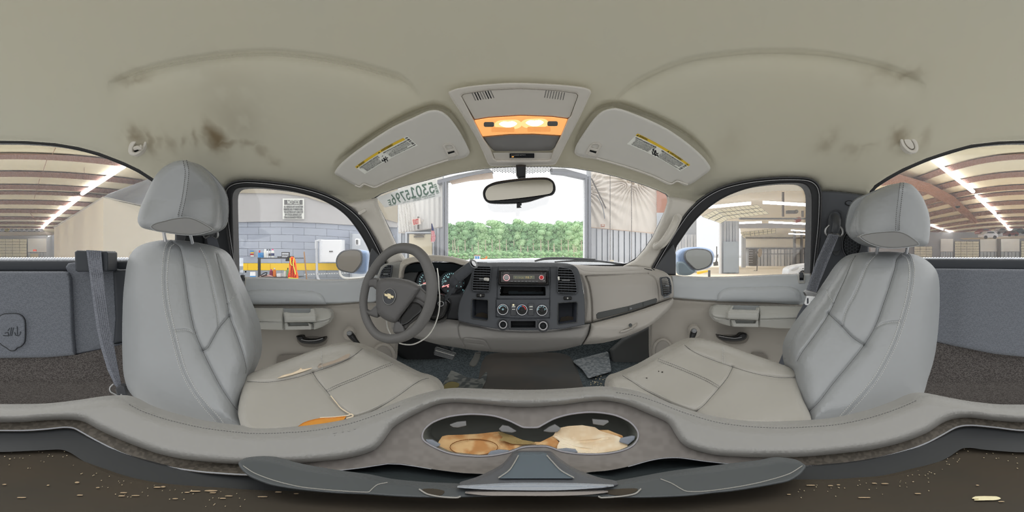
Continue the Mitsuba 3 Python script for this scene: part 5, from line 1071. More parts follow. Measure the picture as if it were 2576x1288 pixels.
# cup holder tray
cup = pg([(1062,1098),(1068,1080),(1090,1062),(1130,1048),(1185,1042),(1240,1046),(1280,1058),(1305,1070),(1318,1075),(1352,1075),(1366,1068),(1395,1053),(1435,1042),(1490,1037),(1545,1044),(1585,1062),(1604,1085),(1604,1104),(1590,1122),(1560,1135),(1515,1142),(1460,1142),(1415,1136),(1385,1126),(1370,1123),(1328,1124),(1310,1127),(1280,1138),(1230,1147),(1180,1147),(1130,1140),(1090,1124),(1068,1110)])
tray = Polygon([q for q in L2(pb_) if 590 < q[0] < 1990] + [(1990,1176),(1860,1172),(1766,1181),(1700,1200),(1549,1220),(1300,1225),(1165,1224),(980,1215),(845,1188),(700,1176),(615,1194)]).buffer(2)
we = pg([(845,1186),(910,1178),(975,1167),(1008,1168),(1050,1174),(1089,1181),(1160,1190),(1225,1195),(1200,1210),(1165,1221),(1089,1224),(1020,1219),(980,1213),(926,1202)])
wr_ = pg([(1473,1191),(1530,1184),(1576,1175),(1630,1160),(1668,1153),(1709,1152),(1770,1160),(1859,1171),(1810,1176),(1766,1181),(1700,1190),(1674,1196),(1609,1213),(1549,1217),(1508,1207)])
relief(sub(t, 'tray', 'grey cup holder tray'), tray.difference(unary_union([cup, we, wr_])), cyy, .03, 'm_console', r=3, R=.006, g=8)
tube(sub(t, 'cup_rim', 'bright bevelled rim round both cup holders'), [(x, y, float(cyy(x, y)) - .002) for x, y in ringpts(cup.exterior, 6)], 2.4, 'm_rimgrey', 8, sm=False, closed=True)
pocket(sub(t, 'cup_well', 'dark double cup well'), cup, cyy, .15, 'm_cupwell', (0, 8), .05)
for P in (we, wr_):
    pocket(sub(t, 'side_recess', 'dark finger recess beside the latch'), P, cyy, .1, 'm_recess', (0, 4), .1)
    tube(sub(t, 'recess_edge'), [(x, y, float(cyy(x, y)) - .001) for x, y in [q for q in ringpts(P.exterior, 6) if q[1] < (1184 if P is we else 1176)]][1:-1] if P is wr_ else [(x, y, float(cyy(x, y)) - .001) for x, y in [(850,1184),(910,1177),(975,1167),(1008,1168),(1050,1174),(1085,1180)]], 1.3, 'm_edge', 6, sm=False)
for P in ([(1130,1069),(1150,1062),(1172,1060),(1173,1071),(1152,1076),(1140,1075)], [(1255,1080),(1264,1070),(1280,1073),(1300,1085),(1288,1089),(1262,1086)], [(1070,1106),(1088,1107),(1108,1119),(1104,1123),(1092,1127),(1075,1116)], [(1226,1145),(1234,1136),(1255,1132),(1283,1134),(1262,1143),(1240,1146)], [(1366,1085),(1380,1075),(1396,1068),(1411,1078),(1402,1087),(1384,1088)], [(1490,1055),(1530,1058),(1532,1062),(1518,1071),(1492,1067)], [(1558,1112),(1562,1103),(1590,1097),(1598,1098),(1596,1106),(1580,1119)], [(1400,1131),(1425,1128),(1448,1131),(1454,1138),(1430,1140),(1408,1137)]):
    k = sub(t, 'cup_flap', 'grey rubber cup flap'); c = np.mean(P, 0)
    relief(k, pg(P, False, 1), float(cyy(*c)) + .012, .012, 'm_flap' if c[1] < 1095 else 'm_flap2', r=2, R=.003, g=3)
# napkins
def crumple(a, b, s): return lambda x, y: .012 * (meshkit.fbm(np.stack([x / s + a, y / s * 1.6 + b, 0 * x], 1), 3, 3) - .5)
k = thing('napkin', 'brown stained napkin pressed into the cup well near the driver', 'napkin')
relief(k, pg([(1096,1128),(1104,1110),(1112,1098),(1125,1095),(1160,1094),(1200,1092),(1235,1088),(1255,1086),(1290,1096),(1310,1106),(1340,1112),(1362,1112),(1385,1110),(1400,1118),(1396,1132),(1340,1136),(1280,1144),(1200,1150),(1130,1144)], False, 1), lambda x, y: np.interp(y, [1085, 1150], [3.535, 3.455]), .004, 'm_napkin_tan', g=4, fn=lambda x, y: crumple(0, 0, 26)(x, y) * (1 + 1.6 / (1 + np.exp(-(x - 1255) / 9))))
relief(sub(k, 'fold', 'olive shadowed fold'), pg([(1252,1088),(1262,1087),(1290,1097),(1315,1107),(1350,1113),(1330,1118),(1290,1117),(1270,1110),(1255,1108),(1265,1100)], False, 1), lambda x, y: np.interp(y, [1085, 1150], [3.52, 3.44]), .004, 'm_olive', g=4, fn=crumple(3, 1, 14))
tube(sub(k, 'cup_ring', 'dark ring left by a cup'), [(1192 + 60*math.cos(a), 1125 + 20*math.sin(a), 3.535 - .08 * (1125 + 20*math.sin(a) - 1085) / 65 - .008) for a in np.linspace(-.1, 2*math.pi - .1, 40) if 1125 + 20*math.sin(a) < 1146], 1.0, 'm_ringbrown', 5)
k = thing('napkin', 'folded cream napkin lying in the cup well near the passenger', 'napkin')
relief(k, pg([(1388,1096),(1392,1096),(1402,1078),(1430,1072),(1465,1070),(1497,1075),(1510,1084),(1530,1090),(1556,1098),(1580,1112),(1578,1124),(1540,1142),(1470,1146),(1400,1138),(1402,1122),(1408,1110)], False, 1), lambda x, y: np.interp(y, [1070, 1150], [3.52, 3.44]), .004, 'm_napkin', g=4, fn=lambda x, y: crumple(5, 2, 30)(x, y) * 1.3, seams=[([(1395,1098),(1430,1112),(1480,1110),(1530,1102)], 2.5, .008), ([(1410,1112),(1450,1126),(1500,1134)], 2.5, .008)])
relief(sub(k, 'fold', 'tan folded back corner'), pg([(1348,1118),(1372,1106),(1392,1096),(1406,1112),(1402,1124),(1398,1134),(1362,1128)], False, 1), lambda x, y: np.interp(y, [1070, 1150], [3.53, 3.45]), .004, 'm_napkin_tan', g=4, fn=crumple(8, 1, 14))
relief(sub(k, 'fold', 'tan folded back corner'), pg([(1505,1082),(1530,1082),(1550,1090),(1566,1096),(1570,1108),(1540,1098),(1515,1090)], False, 1), lambda x, y: np.interp(y, [1070, 1150], [3.53, 3.45]), .004, 'm_napkin_tan', g=4, fn=crumple(9, 4, 14))
# lid arms and latch
t = thing('console_lid', 'dark grey raised console lid frame with two curved arms and latch', 'console lid')
ly = lambda x, y: np.interp(y, [1140, 1260], [3.3, 3.05])
la = pg([(600,1164),(616,1158),(654,1155),(690,1158),(736,1171),(790,1182),(845,1191),(926,1202),(980,1213),(1060,1221),(1143,1225),(1300,1236),(1300,1236),(1300,1247),(1300,1247),(1160,1252),(1089,1253),(1000,1250),(926,1245),(850,1242),(790,1237),(730,1230),(681,1221),(650,1210),(627,1199),(606,1180)])
ra = pg([(1985,1159),(1955,1158),(1920,1165),(1859,1172),(1780,1182),(1700,1192),(1658,1199),(1600,1210),(1535,1221),(1440,1236),(1440,1236),(1440,1248),(1440,1248),(1522,1251),(1580,1253),(1630,1253),(1690,1251),(1739,1248),(1790,1242),(1840,1237),(1900,1228),(1950,1219),(1985,1211),(2012,1195),(2026,1178),(2026,1170),(2010,1163)])
for P, ed in ((la, [(612,1172),(640,1190),(681,1206),(720,1217),(763,1226),(845,1234),(926,1238),(936,1230),(950,1219),(975,1214)]), (ra, [(2018,1172),(1985,1192),(1930,1209),(1876,1221),(1821,1230),(1770,1236),(1728,1236),(1710,1228),(1690,1216),(1662,1205)])):
    k = sub(t, 'arm', 'long curved grip arm'); relief(k, P, ly, .05, 'm_lid', r=9, R=.02, g=6)
    tube(sub(k, 'edge_line', 'pale moulded line'), [(x, y, float(ly(x, y)) - .002) for x, y in ed], 1.3, 'm_edge2', 6)
for q in (pg([(1062,1232),(1090,1230),(1118,1236),(1108,1246),(1085,1244)]), pg([(1512,1236),(1560,1230),(1604,1230),(1590,1241),(1550,1246)])): relief(sub(t, 'loop_opening', 'dark loop opening'), q, on(ly, .002), .004, 'm_binfloor', smooth=False)
for ed in ([(1055,1231),(1075,1243),(1110,1250),(1150,1252),(1158,1249)], [(1612,1230),(1598,1242),(1560,1249),(1512,1252),(1506,1249)]):
    tube(sub(t, 'loop', 'pale metal loop'), [(x, y, float(ly(x, y)) - .006) for x, y in ed], 2.2, 'm_edge2', 8)
k = sub(t, 'latch', 'blue grey tapered latch plate')
relief(sub(t, 'latch_base', 'dark surround of the latch'), pg([(1290,1143),(1300,1140),(1378,1140),(1390,1143),(1410,1160),(1450,1186),(1510,1208),(1555,1219),(1500,1232),(1200,1232),(1155,1222),(1195,1208),(1235,1190),(1265,1172)]), on(ly, .015), .04, 'm_lid2', r=8, R=.02, g=5)
relief(k, pg([(1304,1145),(1312,1142),(1366,1142),(1376,1145),(1390,1162),(1412,1183),(1446,1202),(1440,1204),(1258,1204),(1252,1202),(1282,1182),(1296,1162)], False, 2), on(ly, .03), .03, 'm_latch', r=3, R=.006, g=5)
for ed in ([(1304,1146),(1294,1164),(1280,1184),(1254,1202)], [(1376,1146),(1392,1164),(1412,1184),(1444,1202)]):
    tube(sub(k, 'edge_line', 'pale moulded line'), [(x, y, float(ly(x, y)) - .034) for x, y in ed], 1.8, 'm_edge2', 6)
relief(sub(t, 'bar', 'bright satin bar below the latch'), pg([(1150,1226),(1230,1220),(1300,1217),(1400,1217),(1480,1219),(1545,1223),(1480,1230),(1400,1234),(1300,1234),(1220,1232)]), on(ly, .032), .02, 'm_barsteel', r=3, R=.008, g=4, seams=[([(1170,1226),(1300,1224),(1420,1224),(1530,1225)], 1.5, .006)])
relief(sub(t, 'front_lip', 'pale worn front lip'), pg([(1170,1240),(1250,1236),(1340,1236),(1450,1236),(1530,1238),(1480,1245),(1400,1248),(1300,1248),(1220,1247)]), on(ly, .02), .03, 'm_lip', r=3, R=.008, g=4)
# ------------------------------------------------------------------ outside, at true size: ground 1.4 m below the eye
def gy(py): return F * 1.4 / (py - 644)
GZ = -1.4
k = struct('ground', 'pale concrete and asphalt outside the truck')
v, f = boxm(-260, 260, 9, 900, GZ - .3, GZ); put(k, (v, f), 'm_asphalt', False)
v, f = boxm(12, 70, 60, 400, GZ - .2, GZ + .02); put(sub(k, 'slab', 'tan warehouse floor slab'), (v, f), 'm_concrete', False)
def bx(key, x0, y0, x1, y1, Y, th, m, rc=0): return relief(key, rect(x0, y0, x1, y1, rc), Y, th, m, smooth=False)
# ---- block wall seen through the driver window
w = struct('wall_garage', 'painted block wall with yellow stripe seen through the driver window')
YW = 30.0
relief(w, pg([(540,470),(1000,470),(1000,740),(540,740)], False), YW + .025, .2, 'm_mortar')
relief(sub(w, 'upper_board', 'smooth warm grey upper wall'), pg([(540,485),(588,485),(712,487),(770,495),(806,507),(1000,560),(1000,572),(880,566),(800,561),(700,557),(588,559),(540,559)], False), YW - .05, .12, 'm_wallup')
relief(sub(w, 'top_band', 'beige band at the top'), pg([(540,440),(1000,440),(1000,560),(806,507),(770,495),(712,487),(588,485),(540,485)], False), YW - .1, .1, 'm_beige')
rows = [559, 571.5, 590, 607.5, 625.5, 644, 662, 680, 698, 716, 734]
for i in range(len(rows) - 1):
    for j in range(-1, 8):
        x0 = 566 + j * 57 + (i % 2) * 28; x1 = x0 + 57
        if x1 < 560 or x0 > 960: continue
        m = 'm_stripe' if i == 6 else 'm_lowgrey' if i > 6 else ('m_block', 'm_block2')[(i * 3 + j) % 2]
        y0, y1 = rows[i], rows[i + 1]
        c = lambda x: 0.00022 * max(0, x - 690) ** 2 * (1 if i < 5 else 0)
        P = Polygon([(x0 + .35, y0 + .35 + c(x0)), (x1 - .35, y0 + .35 + c(x1)), (x1 - .35, y1 - .3 + c(x1)), (x0 + .35, y1 - .3 + c(x0))])
        relief(sub(w, 'block'), P, YW, .12, m, smooth=False)
t = thing('notice_sign', 'white NOTICE sign with dark heading on the upper wall', 'sign')
bx(sub(t, 'board'), 711, 499.5, 764.5, 551, YW - .12, .04, 'm_paper')
bx(sub(t, 'heading', 'dark grey heading bar'), 715, 503, 761, 515, YW - .13, .01, 'm_wheel')
put(sub(t, 'title', 'NOTICE in white'), words('NOTICE', (722.5, 513), (754, 513), 9, YW - .135, .01, True), 'm_paper', False)
put(sub(t, 'lettering', stuff=True), merge([words(s, (a, 522.5 + i * 6.7), (b, 522.5 + i * 6.7), 5, YW - .125, .01, True) for i, (s, a, b) in enumerate([('ALL VEHICLES LEFT ON AUCTION', 714, 762), ("PREMISES ARE AT OWNER'S RISK.", 713.5, 762), ('THE AUCTION IS NOT LIABLE FOR', 714, 762), ('ANY STOLEN, MISSING, LOST', 716, 759), ('ITEMS OR DAMAGED VEHICLES.', 714, 760)])]), 'm_ink2', False)
def bottle(lb, x, y0, y1, r, m, cap=None, Y=27.5, cat='bottle', grp=None, nm='bottle', band=None):
    t = thing(nm, lb, cat, grp); h = y1 - y0
    tube(sub(t, 'body'), [(x, y1, Y), (x, y0 + h * .32, Y), (x, y0 + h * .26, Y), (x, y0 + h * .16, Y)], [r, r, r * .8, r * .5], m, 12, sm=False)
    tube(sub(t, 'cap'), [(x, y0 + h * .18, Y), (x, y0, Y)], [r * .55, r * .5], cap or 'm_white', 10, sm=False)
    if band: tube(sub(t, 'label_band'), [(x, y1 - h * .2, Y), (x, y1 - h * .5, Y)], r * 1.04, band, 12, sm=False)
t = thing('shelf_rack', 'dark two tier shelf rack against the block wall', 'shelf')
YS = 28.0
for x in (650.5, 734): bx(sub(t, 'post'), x - 2, 646, x + 2, 716, YS, .15, 'm_charcoal2')
bx(sub(t, 'top_shelf'), 648, 648.5, 737, 651, YS - .7, 1.4, 'm_charcoal2')
bx(sub(t, 'lower_shelf'), 648, 696.5, 737, 699, YS - .7, 1.4, 'm_charcoal2')
k = thing('paint_can', 'blue paint can on the top shelf end', 'can'); tube(sub(k, 'body'), [(656, 648, 27.5), (656, 635.5, 27.5)], 7, 'm_blue', 16, sm=False); tube(sub(k, 'spout'), [(653, 636, 27.5), (653, 630, 27.5)], 2, 'm_red', 8, sm=False)
bottle('pale spray bottle next to the blue paint can', 667, 626, 648, 3.6, 'm_paper', 'm_white')
bottle('white and grey spray can left of its dark capped twin', 673, 627, 648, 3, 'm_white', 'm_charcoal2', band='m_corr')
bottle('silver spray can with black cap beside the pink can', 678.5, 627, 648, 2.8, 'm_corr', 'm_black', band='m_charcoal2')
bottle('tall can with bright pink cap on the top shelf', 686, 626, 648, 4, 'm_paper', 'm_pink', band='m_navy')
k = thing('parts_rack', 'black and silver rack of small boxes on the top shelf', 'rack')
bx(sub(k, 'frame'), 708, 634, 723, 648, 27.5, .3, 'm_dark')
for yy in (636, 640, 644): bx(sub(k, 'box'), 709, yy, 722, yy + 2.6, 27.4, .2, 'm_corr')
k = thing('cordless_tool', 'black cordless tool lying at the shelf end above the vest', 'tool')
put(k, merge([relief(None, pg([(719,650),(724,645),(733,644),(734,648),(726,650),(724,657),(718,657)], False, 1), 27.2, .3)]), 'm_dark', False)
k = thing('flat_box', 'small black box lying on the middle of the top shelf', 'box'); bx(k, 697.5, 645.5, 704, 648, 27.4, .3, 'm_dark')
bottle('magenta can on the lower shelf left of the orange can', 682, 677, 697, 4.2, 'm_maroon', 'm_pink')
bottle('orange can with white cap on the lower shelf', 690.5, 674, 696, 4.2, 'm_orange2', 'm_paper')
bottle('clear bottle on the lower shelf beside the vest', 717, 679, 697, 3.4, 'm_paper', 'm_lime')
bottle('green bottle with dark cap half behind the vest', 724, 674, 697, 3, 'm_greenb', 'm_black')
k = thing('tub', 'white tub with blue bottom at the shelf foot', 'tub'); tube(sub(k, 'body'), [(636, 697, 27), (636, 684, 27)], 7, 'm_white', 16, sm=False); tube(sub(k, 'base_band'), [(636, 697.5, 27), (636, 694, 27)], 7.2, 'm_blue', 16, sm=False)
k = thing('box', 'small white carton on the lower shelf', 'box'); bx(k, 696, 688, 705.5, 697.5, 27.4, .4, 'm_white', 1)
k = thing('coil', 'tangle of dark hose and rags on the lower shelf', 'hose')
tube(sub(k, 'hose'), [(655,694,27.3),(664,687,27.3),(672,686,27.3),(668,692,27.2),(658,695,27.2),(672,692,27.2)], 1.1, 'm_dark', 6)
relief(sub(k, 'rag', 'pinkish rag'), pg([(652,697),(660,692),(672,691),(684,694),(688,698)]), 27.3, .3, 'm_rag', r=3, R=.1, g=2)
k = thing('safety_vest', 'orange safety vest with lime trim hanging from the rack', 'vest')
relief(sub(k, 'cloth'), pg([(729,648),(733,645),(739,649),(743,662),(745,680),(748,701),(725,701),(727,680),(728,662)]), 27.0, .1, 'm_orange', r=3, R=.1, g=3, fn=lambda x, y: .12 * np.sin(x * 1.1 + y * .1))
relief(sub(k, 'trim'), unary_union([line([(729,650),(731,662),(734,668)], 1.6), line([(739,650),(737,662),(743,690)], 1.4), line([(726,699),(736,700),(748,701)], 2)]), 26.85, .05, 'm_lime', smooth=False)
k = thing('wall_hook_tags', 'coloured tags hanging on the block wall', 'tag'); 
for i, (y, m) in enumerate(((632, 'm_blue'), (636, 'm_yellow'), (640, 'm_red'), (644, 'm_paper'))): bx(sub(k, 'tag'), 629 + i % 2 * 1.5, y - 1.5, 637 + i % 2, y + 1.2, YW - .1, .05, m)
k = thing('broom_handle', 'brown wooden broom handle leaning on the wall', 'broom'); put(k, tube(None, [(765, 634, 29.3), (772, 708, 28.6)], 1.7, None, 8, sm=False), 'm_wood', 30)
k = thing('electrical_box', 'bright white electrical box on the block wall', 'box')
relief(sub(k, 'cabinet'), rect(805, 603, 859, 660, 1), 29.2, .6, 'm_white', r=2, R=.04, g=4)
bx(sub(k, 'door_edge'), 803.5, 602, 807, 660, 29.15, .6, 'm_corr')
bx(sub(k, 'mark'), 828, 631, 837, 634, 29.18, .03, 'm_greyink')
k = thing('conduit', 'grey conduit running down the wall beside the white box', 'conduit')
put(k, merge([tube(None, [(796, 604, 29.6), (796, 625, 29.6)], 4, None, 10, sm=False), tube(None, [(797, 606, 29.5), (806, 604, 29.5)], 2.4, None, 8, sm=False), tube(None, [(796.5, 622, 29.6), (797, 660, 29.6), (798, 692, 29.6), (801, 702, 29.6), (806, 708, 29.6)], 3, None, 10)]), 'm_corr', 30)
k = thing('pipe', 'pale curved pipe low on the wall below the wing mirror', 'pipe')
put(k, merge([tube(None, [(855, 676, 29.5), (856, 690, 29.5), (864, 698, 29.5), (880, 700, 29.5), (920, 698, 29.5)], 2.8, None, 10)]), 'm_white2', 30)
k = thing('slotted_rail', 'white slotted rail along the foot of the wall', 'rail')
bar(sub(k, 'rail'), (766, 690.5, 29.6), (878, 686.5, 29.6), 2.6, 'm_white')
for i in range(16): x = 772 + i * 6.5; bx(sub(k, 'slot'), x, 690.3 - i * .235 - .7, x + 2.4, 690.3 - i * .235 + .7, 29.5, .05, 'm_greyink')
k = thing('wall_lamp', 'white bulkhead lamp on the grey door past the white box', 'lamp')
relief(sub(k, 'housing'), rect(893, 600, 903, 618, 4), 29.4, .3, 'm_white', r=2.5, R=.08, g=2)
relief(sub(k, 'guard'), rect(895.5, 603, 900.5, 615, 2).difference(rect(896.7, 604.5, 899.3, 613.5, 1)), 29.35, .05, 'm_greyink')
k = struct('door_3', 'grey steel door in the block wall'); bx(k, 884, 588, 960, 720, YW - .1, .1, 'm_corr2'); bx(sub(k, 'frame'), 880, 587, 884.5, 720, YW - .15, .2, 'm_lowgrey')
# window etching
put(sub('window_1', 'etched_marks', 'tiny dark etched marks', True), merge([words('ABC 21', (603, 684), (613, 684), 2.4, 4.309, .0005, False, True), words('M 24 AS2', (604, 687.5), (613, 687.5), 2.2, 4.309, .0005, False, True), words('LAM', (606, 690.5), (613, 690.5), 2.2, 4.309, .0005, False, True), bar(None, (618, 682, 4.308), (618, 685.5, 4.308), 3, None)]), 'm_ink', False)
# ---- wing mirrors
t = thing('wing_mirror', 'blue backed wing mirror outside the driver window', 'mirror')
relief(sub(t, 'housing', 'blue painted shell'), pg([(846,655),(850,642),(862,631),(885,627),(910,629),(924,634),(926,660),(923,685),(912,690),(895,689),(880,688),(860,682),(849,672)]), 4.7, .08, 'm_truckblue', r=8, R=.03, g=5)
relief(sub(t, 'rim', 'dark rim'), pg([(845,655),(849,643),(860,632),(880,627),(900,628),(909,634),(911,650),(909,664),(898,680),(888,687),(876,686),(856,681),(847,671)]), 4.68, .03, 'm_charcoal2', r=3, R=.008, g=4)
relief(sub(t, 'glass', 'mirror glass reflecting a beige wall'), pg([(848,656),(852,645),(862,635),(880,630),(899,631),(906,636),(908,650),(906,662),(896,676),(887,684),(876,683),(858,678),(850,670)]), 4.672, .004, 'm_mirror_dim')
t = thing('wing_mirror', 'blue backed wing mirror outside the passenger window', 'mirror')
relief(sub(t, 'housing', 'blue painted shell'), pg([(1703,650),(1705,638),(1714,628),(1735,622),(1765,622),(1788,628),(1796,640),(1794,660),(1786,672),(1770,678),(1750,682),(1730,686),(1715,680),(1706,668)]), 4.7, .08, 'm_truckblue', r=8, R=.03, g=5)
relief(sub(t, 'foot', 'dark mirror foot'), pg([(1706,660),(1722,660),(1740,678),(1750,682),(1735,692),(1712,692),(1706,684)]), 4.66, .05, 'm_greybin', r=5, R=.02, g=4)
relief(sub(t, 'rim', 'dark rim'), pg([(1722,640),(1728,630),(1750,625),(1775,627),(1788,634),(1793,648),(1790,664),(1778,674),(1758,680),(1748,678),(1732,664),(1724,654)]), 4.67, .02, 'm_charcoal2', r=2.5, R=.008, g=3)
relief(sub(t, 'glass', 'mirror glass'), pg([(1725,641),(1730,632),(1750,628),(1774,630),(1785,636),(1790,648),(1787,662),(1777,671),(1758,677),(1749,675),(1735,662),(1727,653)]), 4.663, .004, 'm_mirror_dim2')
# ---- hood and windshield base
t = thing('truck_hood', 'bright sliver of the truck hood beyond the windshield base', 'vehicle hood')
relief(t, pg([(1110,660),(1200,653),(1300,650),(1420,650),(1520,656),(1600,668),(1600,690),(1110,690)]), 6.0, .3, 'm_carwhite', r=4, R=.05, g=8)
# ---- garage front wall and door opening seen through the windshield
YG = 60.0
def corr(w, x0, x1, y0, y1, Y, m, n, nm='panel', skew=0):
    d = (x1 - x0) / n
    for i in range(n):
        a = x0 + i * d
        P = Polygon([(a + .2, y0 + skew * i), (a + d * .82, y0 + skew * (i + .8)), (a + d * .82, y1), (a + .2, y1)])
        relief(sub(w, nm), P, Y - .12 * (i % 2), .15, m, smooth=False)
w = struct('wall_front_left', 'plastic sheeted garage wall with exit door left of the opening')
bx(w, 930, 440, 1116, 700, YG + .3, .3, 'm_corr2')
sheet = lambda a, b: (lambda x, y: .1 * np.sin((x + (y - a) * b) * .9) * np.exp(-((x - 1022) / 26.) ** 2) + .03 * np.sin(x * .5))
relief(sub(w, 'plastic_sheet', 'pale hanging plastic sheet with long vertical folds'), pg([(930,440),(1113,440),(1113,572),(1060,578),(1020,583),(980,587),(930,590)], False), YG, .1, 'm_sheet', g=3.5, fn=sheet(500, -.12))
bx(sub(w, 'trim_rail'), 930, 0 + 584, 1020, 587, YG - .1, .1, 'm_sheet2')
bar(sub(w, 'trim_rail'), (1020, 584, YG - .1), (1113, 571, YG - .1), 2, 'm_sheet2')
corr(w, 974, 1020, 587, 700, YG, 'm_corr2', 5); corr(w, 1090, 1114, 574, 700, YG, 'm_corr', 3)
k = struct('door_4', 'cream exit door below the exit sign'); bx(k, 1029, 589, 1087, 700, YG - .3, .1, 'm_doorcream'); relief(sub(k, 'frame'), rect(1019, 583, 1092, 700).difference(rect(1024, 587, 1088, 701)), YG - .35, .2, 'm_corr2')
bx(sub(k, 'closer', 'dark door closer'), 1041, 594, 1066, 597, YG - .5, .2, 'm_frame'); bx(sub(k, 'closer_arm'), 1042, 588.5, 1068, 590.5, YG - .5, .2, 'm_frame')
t = thing('exit_sign', 'white EXIT sign with red letters above the cream door', 'sign')
relief(sub(t, 'housing'), Polygon([(1036,551.5),(1057,548),(1058.5,563.5),(1038.5,567.5)]), YG - .6, .2, 'm_exit', smooth=False)
m = sub(t, 'lettering', 'red EXIT'); put(m, words('EXIT', (1040, 565), (1054.5, 562.3), 12, YG - .62, .03, True), 'm_red', False)
for s in ([(1027,559),(1030,556),(1034,561),(1031,564)], [(1058,553),(1065,552),(1066,557),(1059,558)]): relief(sub(t, 'lamp_head', 'small emergency lamp head'), Polygon(s), YG - .6, .2, 'm_sheet2', smooth=False)
bx(sub(t, 'bracket'), 1050, 545, 1053, 576, YG - .4, .5, 'm_frame')
t = thing('flag', 'small flag with stars and red and white stripes on the exit door', 'flag')
fl_ = pg([(1085,562),(1087,562),(1092,580),(1096,598),(1094,606),(1090,610),(1084,607),(1085,590)])
relief(sub(t, 'cloth'), fl_, YG - .8, .05, 'm_white', g=3)
for i, x in enumerate((1085.4, 1088.2, 1091, 1093.8)): relief(sub(t, 'stripe', 'red stripe'), line([(x + 1.6, 575), (x + 1, 590), (x - .6, 608)], 1.3).intersection(fl_), YG - .82, .02, 'm_redflag', smooth=False)
relief(sub(t, 'canton', 'dark blue star field'), pg([(1085,563),(1087,562),(1092,580),(1085.5,580)], False), YG - .83, .02, 'm_navy')
bar(sub(t, 'bracket'), (1085.3, 578, YG - .8), (1085.3, 578, YG + .1), 1, 'm_frame'); bar(sub(t, 'stick'), (1085, 560, YG - .8), (1084.4, 608, YG - .8), .8, 'm_wood')
w = struct('trim_8', 'steel frame of the open garage door')
for x0, x1 in ((1113, 1117), (1118, 1123.5)): bx(sub(w, 'post'), x0, 452, x1, 700, YG - 1.5, 1.5, 'm_post')
for x0, x1 in ((1473, 1478.5), (1480, 1487)): bx(sub(w, 'post'), x0, 443, x1, 700, YG - 1.5, 1.5, 'm_post')
relief(sub(w, 'header', 'grey roller header'), pg([(1100,453),(1150,440),(1230,424),(1240,432),(1190,440),(1123,456),(1100,462)], False), YG - 1.5, 1.5, 'm_post')
relief(sub(w, 'header_trim', 'orange tinted header edge'), pg([(1126,452),(1190,440),(1238,434),(1240,446),(1180,452),(1135,461)], False), YG - 1.2, 1, 'm_headtrim')
relief(sub(w, 'header', 'grey roller header'), pg([(1385,424),(1420,424),(1476,440),(1480,450),(1420,437),(1388,434)], False), YG - 1.5, 1.5, 'm_post')
bx(w, 1469.5, 452, 1473, 700, YG - 1, 1, 'm_white')
w = struct('wall_front_right', 'plastic sheeted garage wall right of the opening')
bx(w, 1476, 420, 1700, 700, YG + .4, .3, 'm_corr2')
def pleat(x, y):
    a = np.arctan2(y - 452, x - 1592); r = np.hypot(x - 1592, y - 452); b = np.arctan2(y - 476, x - 1470); r2 = np.hypot(x - 1470, y - 476)
    return .2 * np.sin(a * 34) * np.exp(-r / 55) + .16 * np.sin(b * 26) * np.exp(-r2 / 60)
relief(sub(w, 'plastic_sheet', 'puckered pale plastic sheet with fan shaped pleats'), pg([(1487,420),(1700,440),(1652,520),(1652,590),(1600,584),(1540,577),(1487,572)], False), YG, .1, 'm_sheetwarm', g=3.2, fn=pleat)
for x in (1535, 1589): bx(sub(w, 'seam_strip'), x - .5, 440, x + .5, 664, YG - .5, .1, 'm_frame')
bar(sub(w, 'trim_rail'), (1487, 572, YG - .2), (1648, 587, YG - .2), 2, 'm_headtrim')
corr(w, 1488, 1655, 574, 700, YG, 'm_corr', 12, skew=1.2)
bx(sub(w, 'corner_panel', 'terracotta painted panel in the corner'), 1653, 470, 1700, 535, YG - .3, .2, 'm_terracotta'); bx(sub(w, 'corner_panel'), 1653, 535, 1700, 600, YG - .3, .2, 'm_corr2')
bx(sub(w, 'label_plate', 'small brown plate'), 1511.5, 564, 1521.5, 571, YG - .7, .1, 'm_terracotta'); bx(sub(w, 'label_mark'), 1513.5, 565.5, 1519.5, 567.5, YG - .75, .05, 'm_paper')
bar(sub(w, 'brace', 'sloping brown brace'), (1488, 449, YG - .9), (1524, 524, YG - .9), 3, 'm_frame')
tube(sub(w, 'cable', 'hanging grey cable'), [(1500, 490, YG - .8), (1512, 510, YG - .8), (1519, 535, YG - .8), (1521, 550, YG - .8)], 1, 'm_post', 6)
bx(sub(w, 'socket_box', 'cream socket box'), 1535, 654, 1544, 663, YG - .8, .3, 'm_doorcream')
# ---- trees beyond the door
def leafy(n, w_, h_, seed, s):
    g = np.random.default_rng(seed); V = []
    lob = [(g.normal(0, w_ * .3), h_ * (.1 + .86 * g.random() ** .8), g.normal(0, w_ * .25), w_ * g.uniform(.3, .55)) for _ in range(15)]
    lob += [(0, h_ * q, 0, w_ * .5 * (1.15 - .6 * q)) for q in (.15, .35, .55, .75, .9)]
    c = np.array(lob)[g.integers(0, len(lob), n)]
    d = g.normal(0, 1, (n, 3)); d /= np.linalg.norm(d, axis=1, keepdims=True)
    p = np.stack([c[:, 0], c[:, 2], c[:, 1]], 1) + d * (c[:, 3] * g.uniform(.75, 1.05, n))[:, None] * [1, 1, .8]
    a = d + g.normal(0, .5, (n, 3)); a /= np.linalg.norm(a, axis=1, keepdims=True)
    u = np.cross(a, g.normal(0, 1, (n, 3))); u /= np.linalg.norm(u, axis=1, keepdims=True); v = np.cross(a, u)
    k = s * g.uniform(.6, 1.3, n)[:, None]
    V = np.stack([p - u * k, p + v * k * .7, p + u * k, p - v * k * .7], 1).reshape(-1, 3); i = np.arange(n)[:, None] * 4
    f = np.vstack([i + [0, 1, 2], i + [0, 2, 3]])
    cores = []
    for x, z, y, r in lob:
        m = trimesh.creation.icosphere(1, r * .82); m.apply_scale([1, 1, .8]); m.apply_translation([x, y, z]); cores.append((np.array(m.vertices), np.array(m.faces)))
    return merge([(V, f)] + cores)
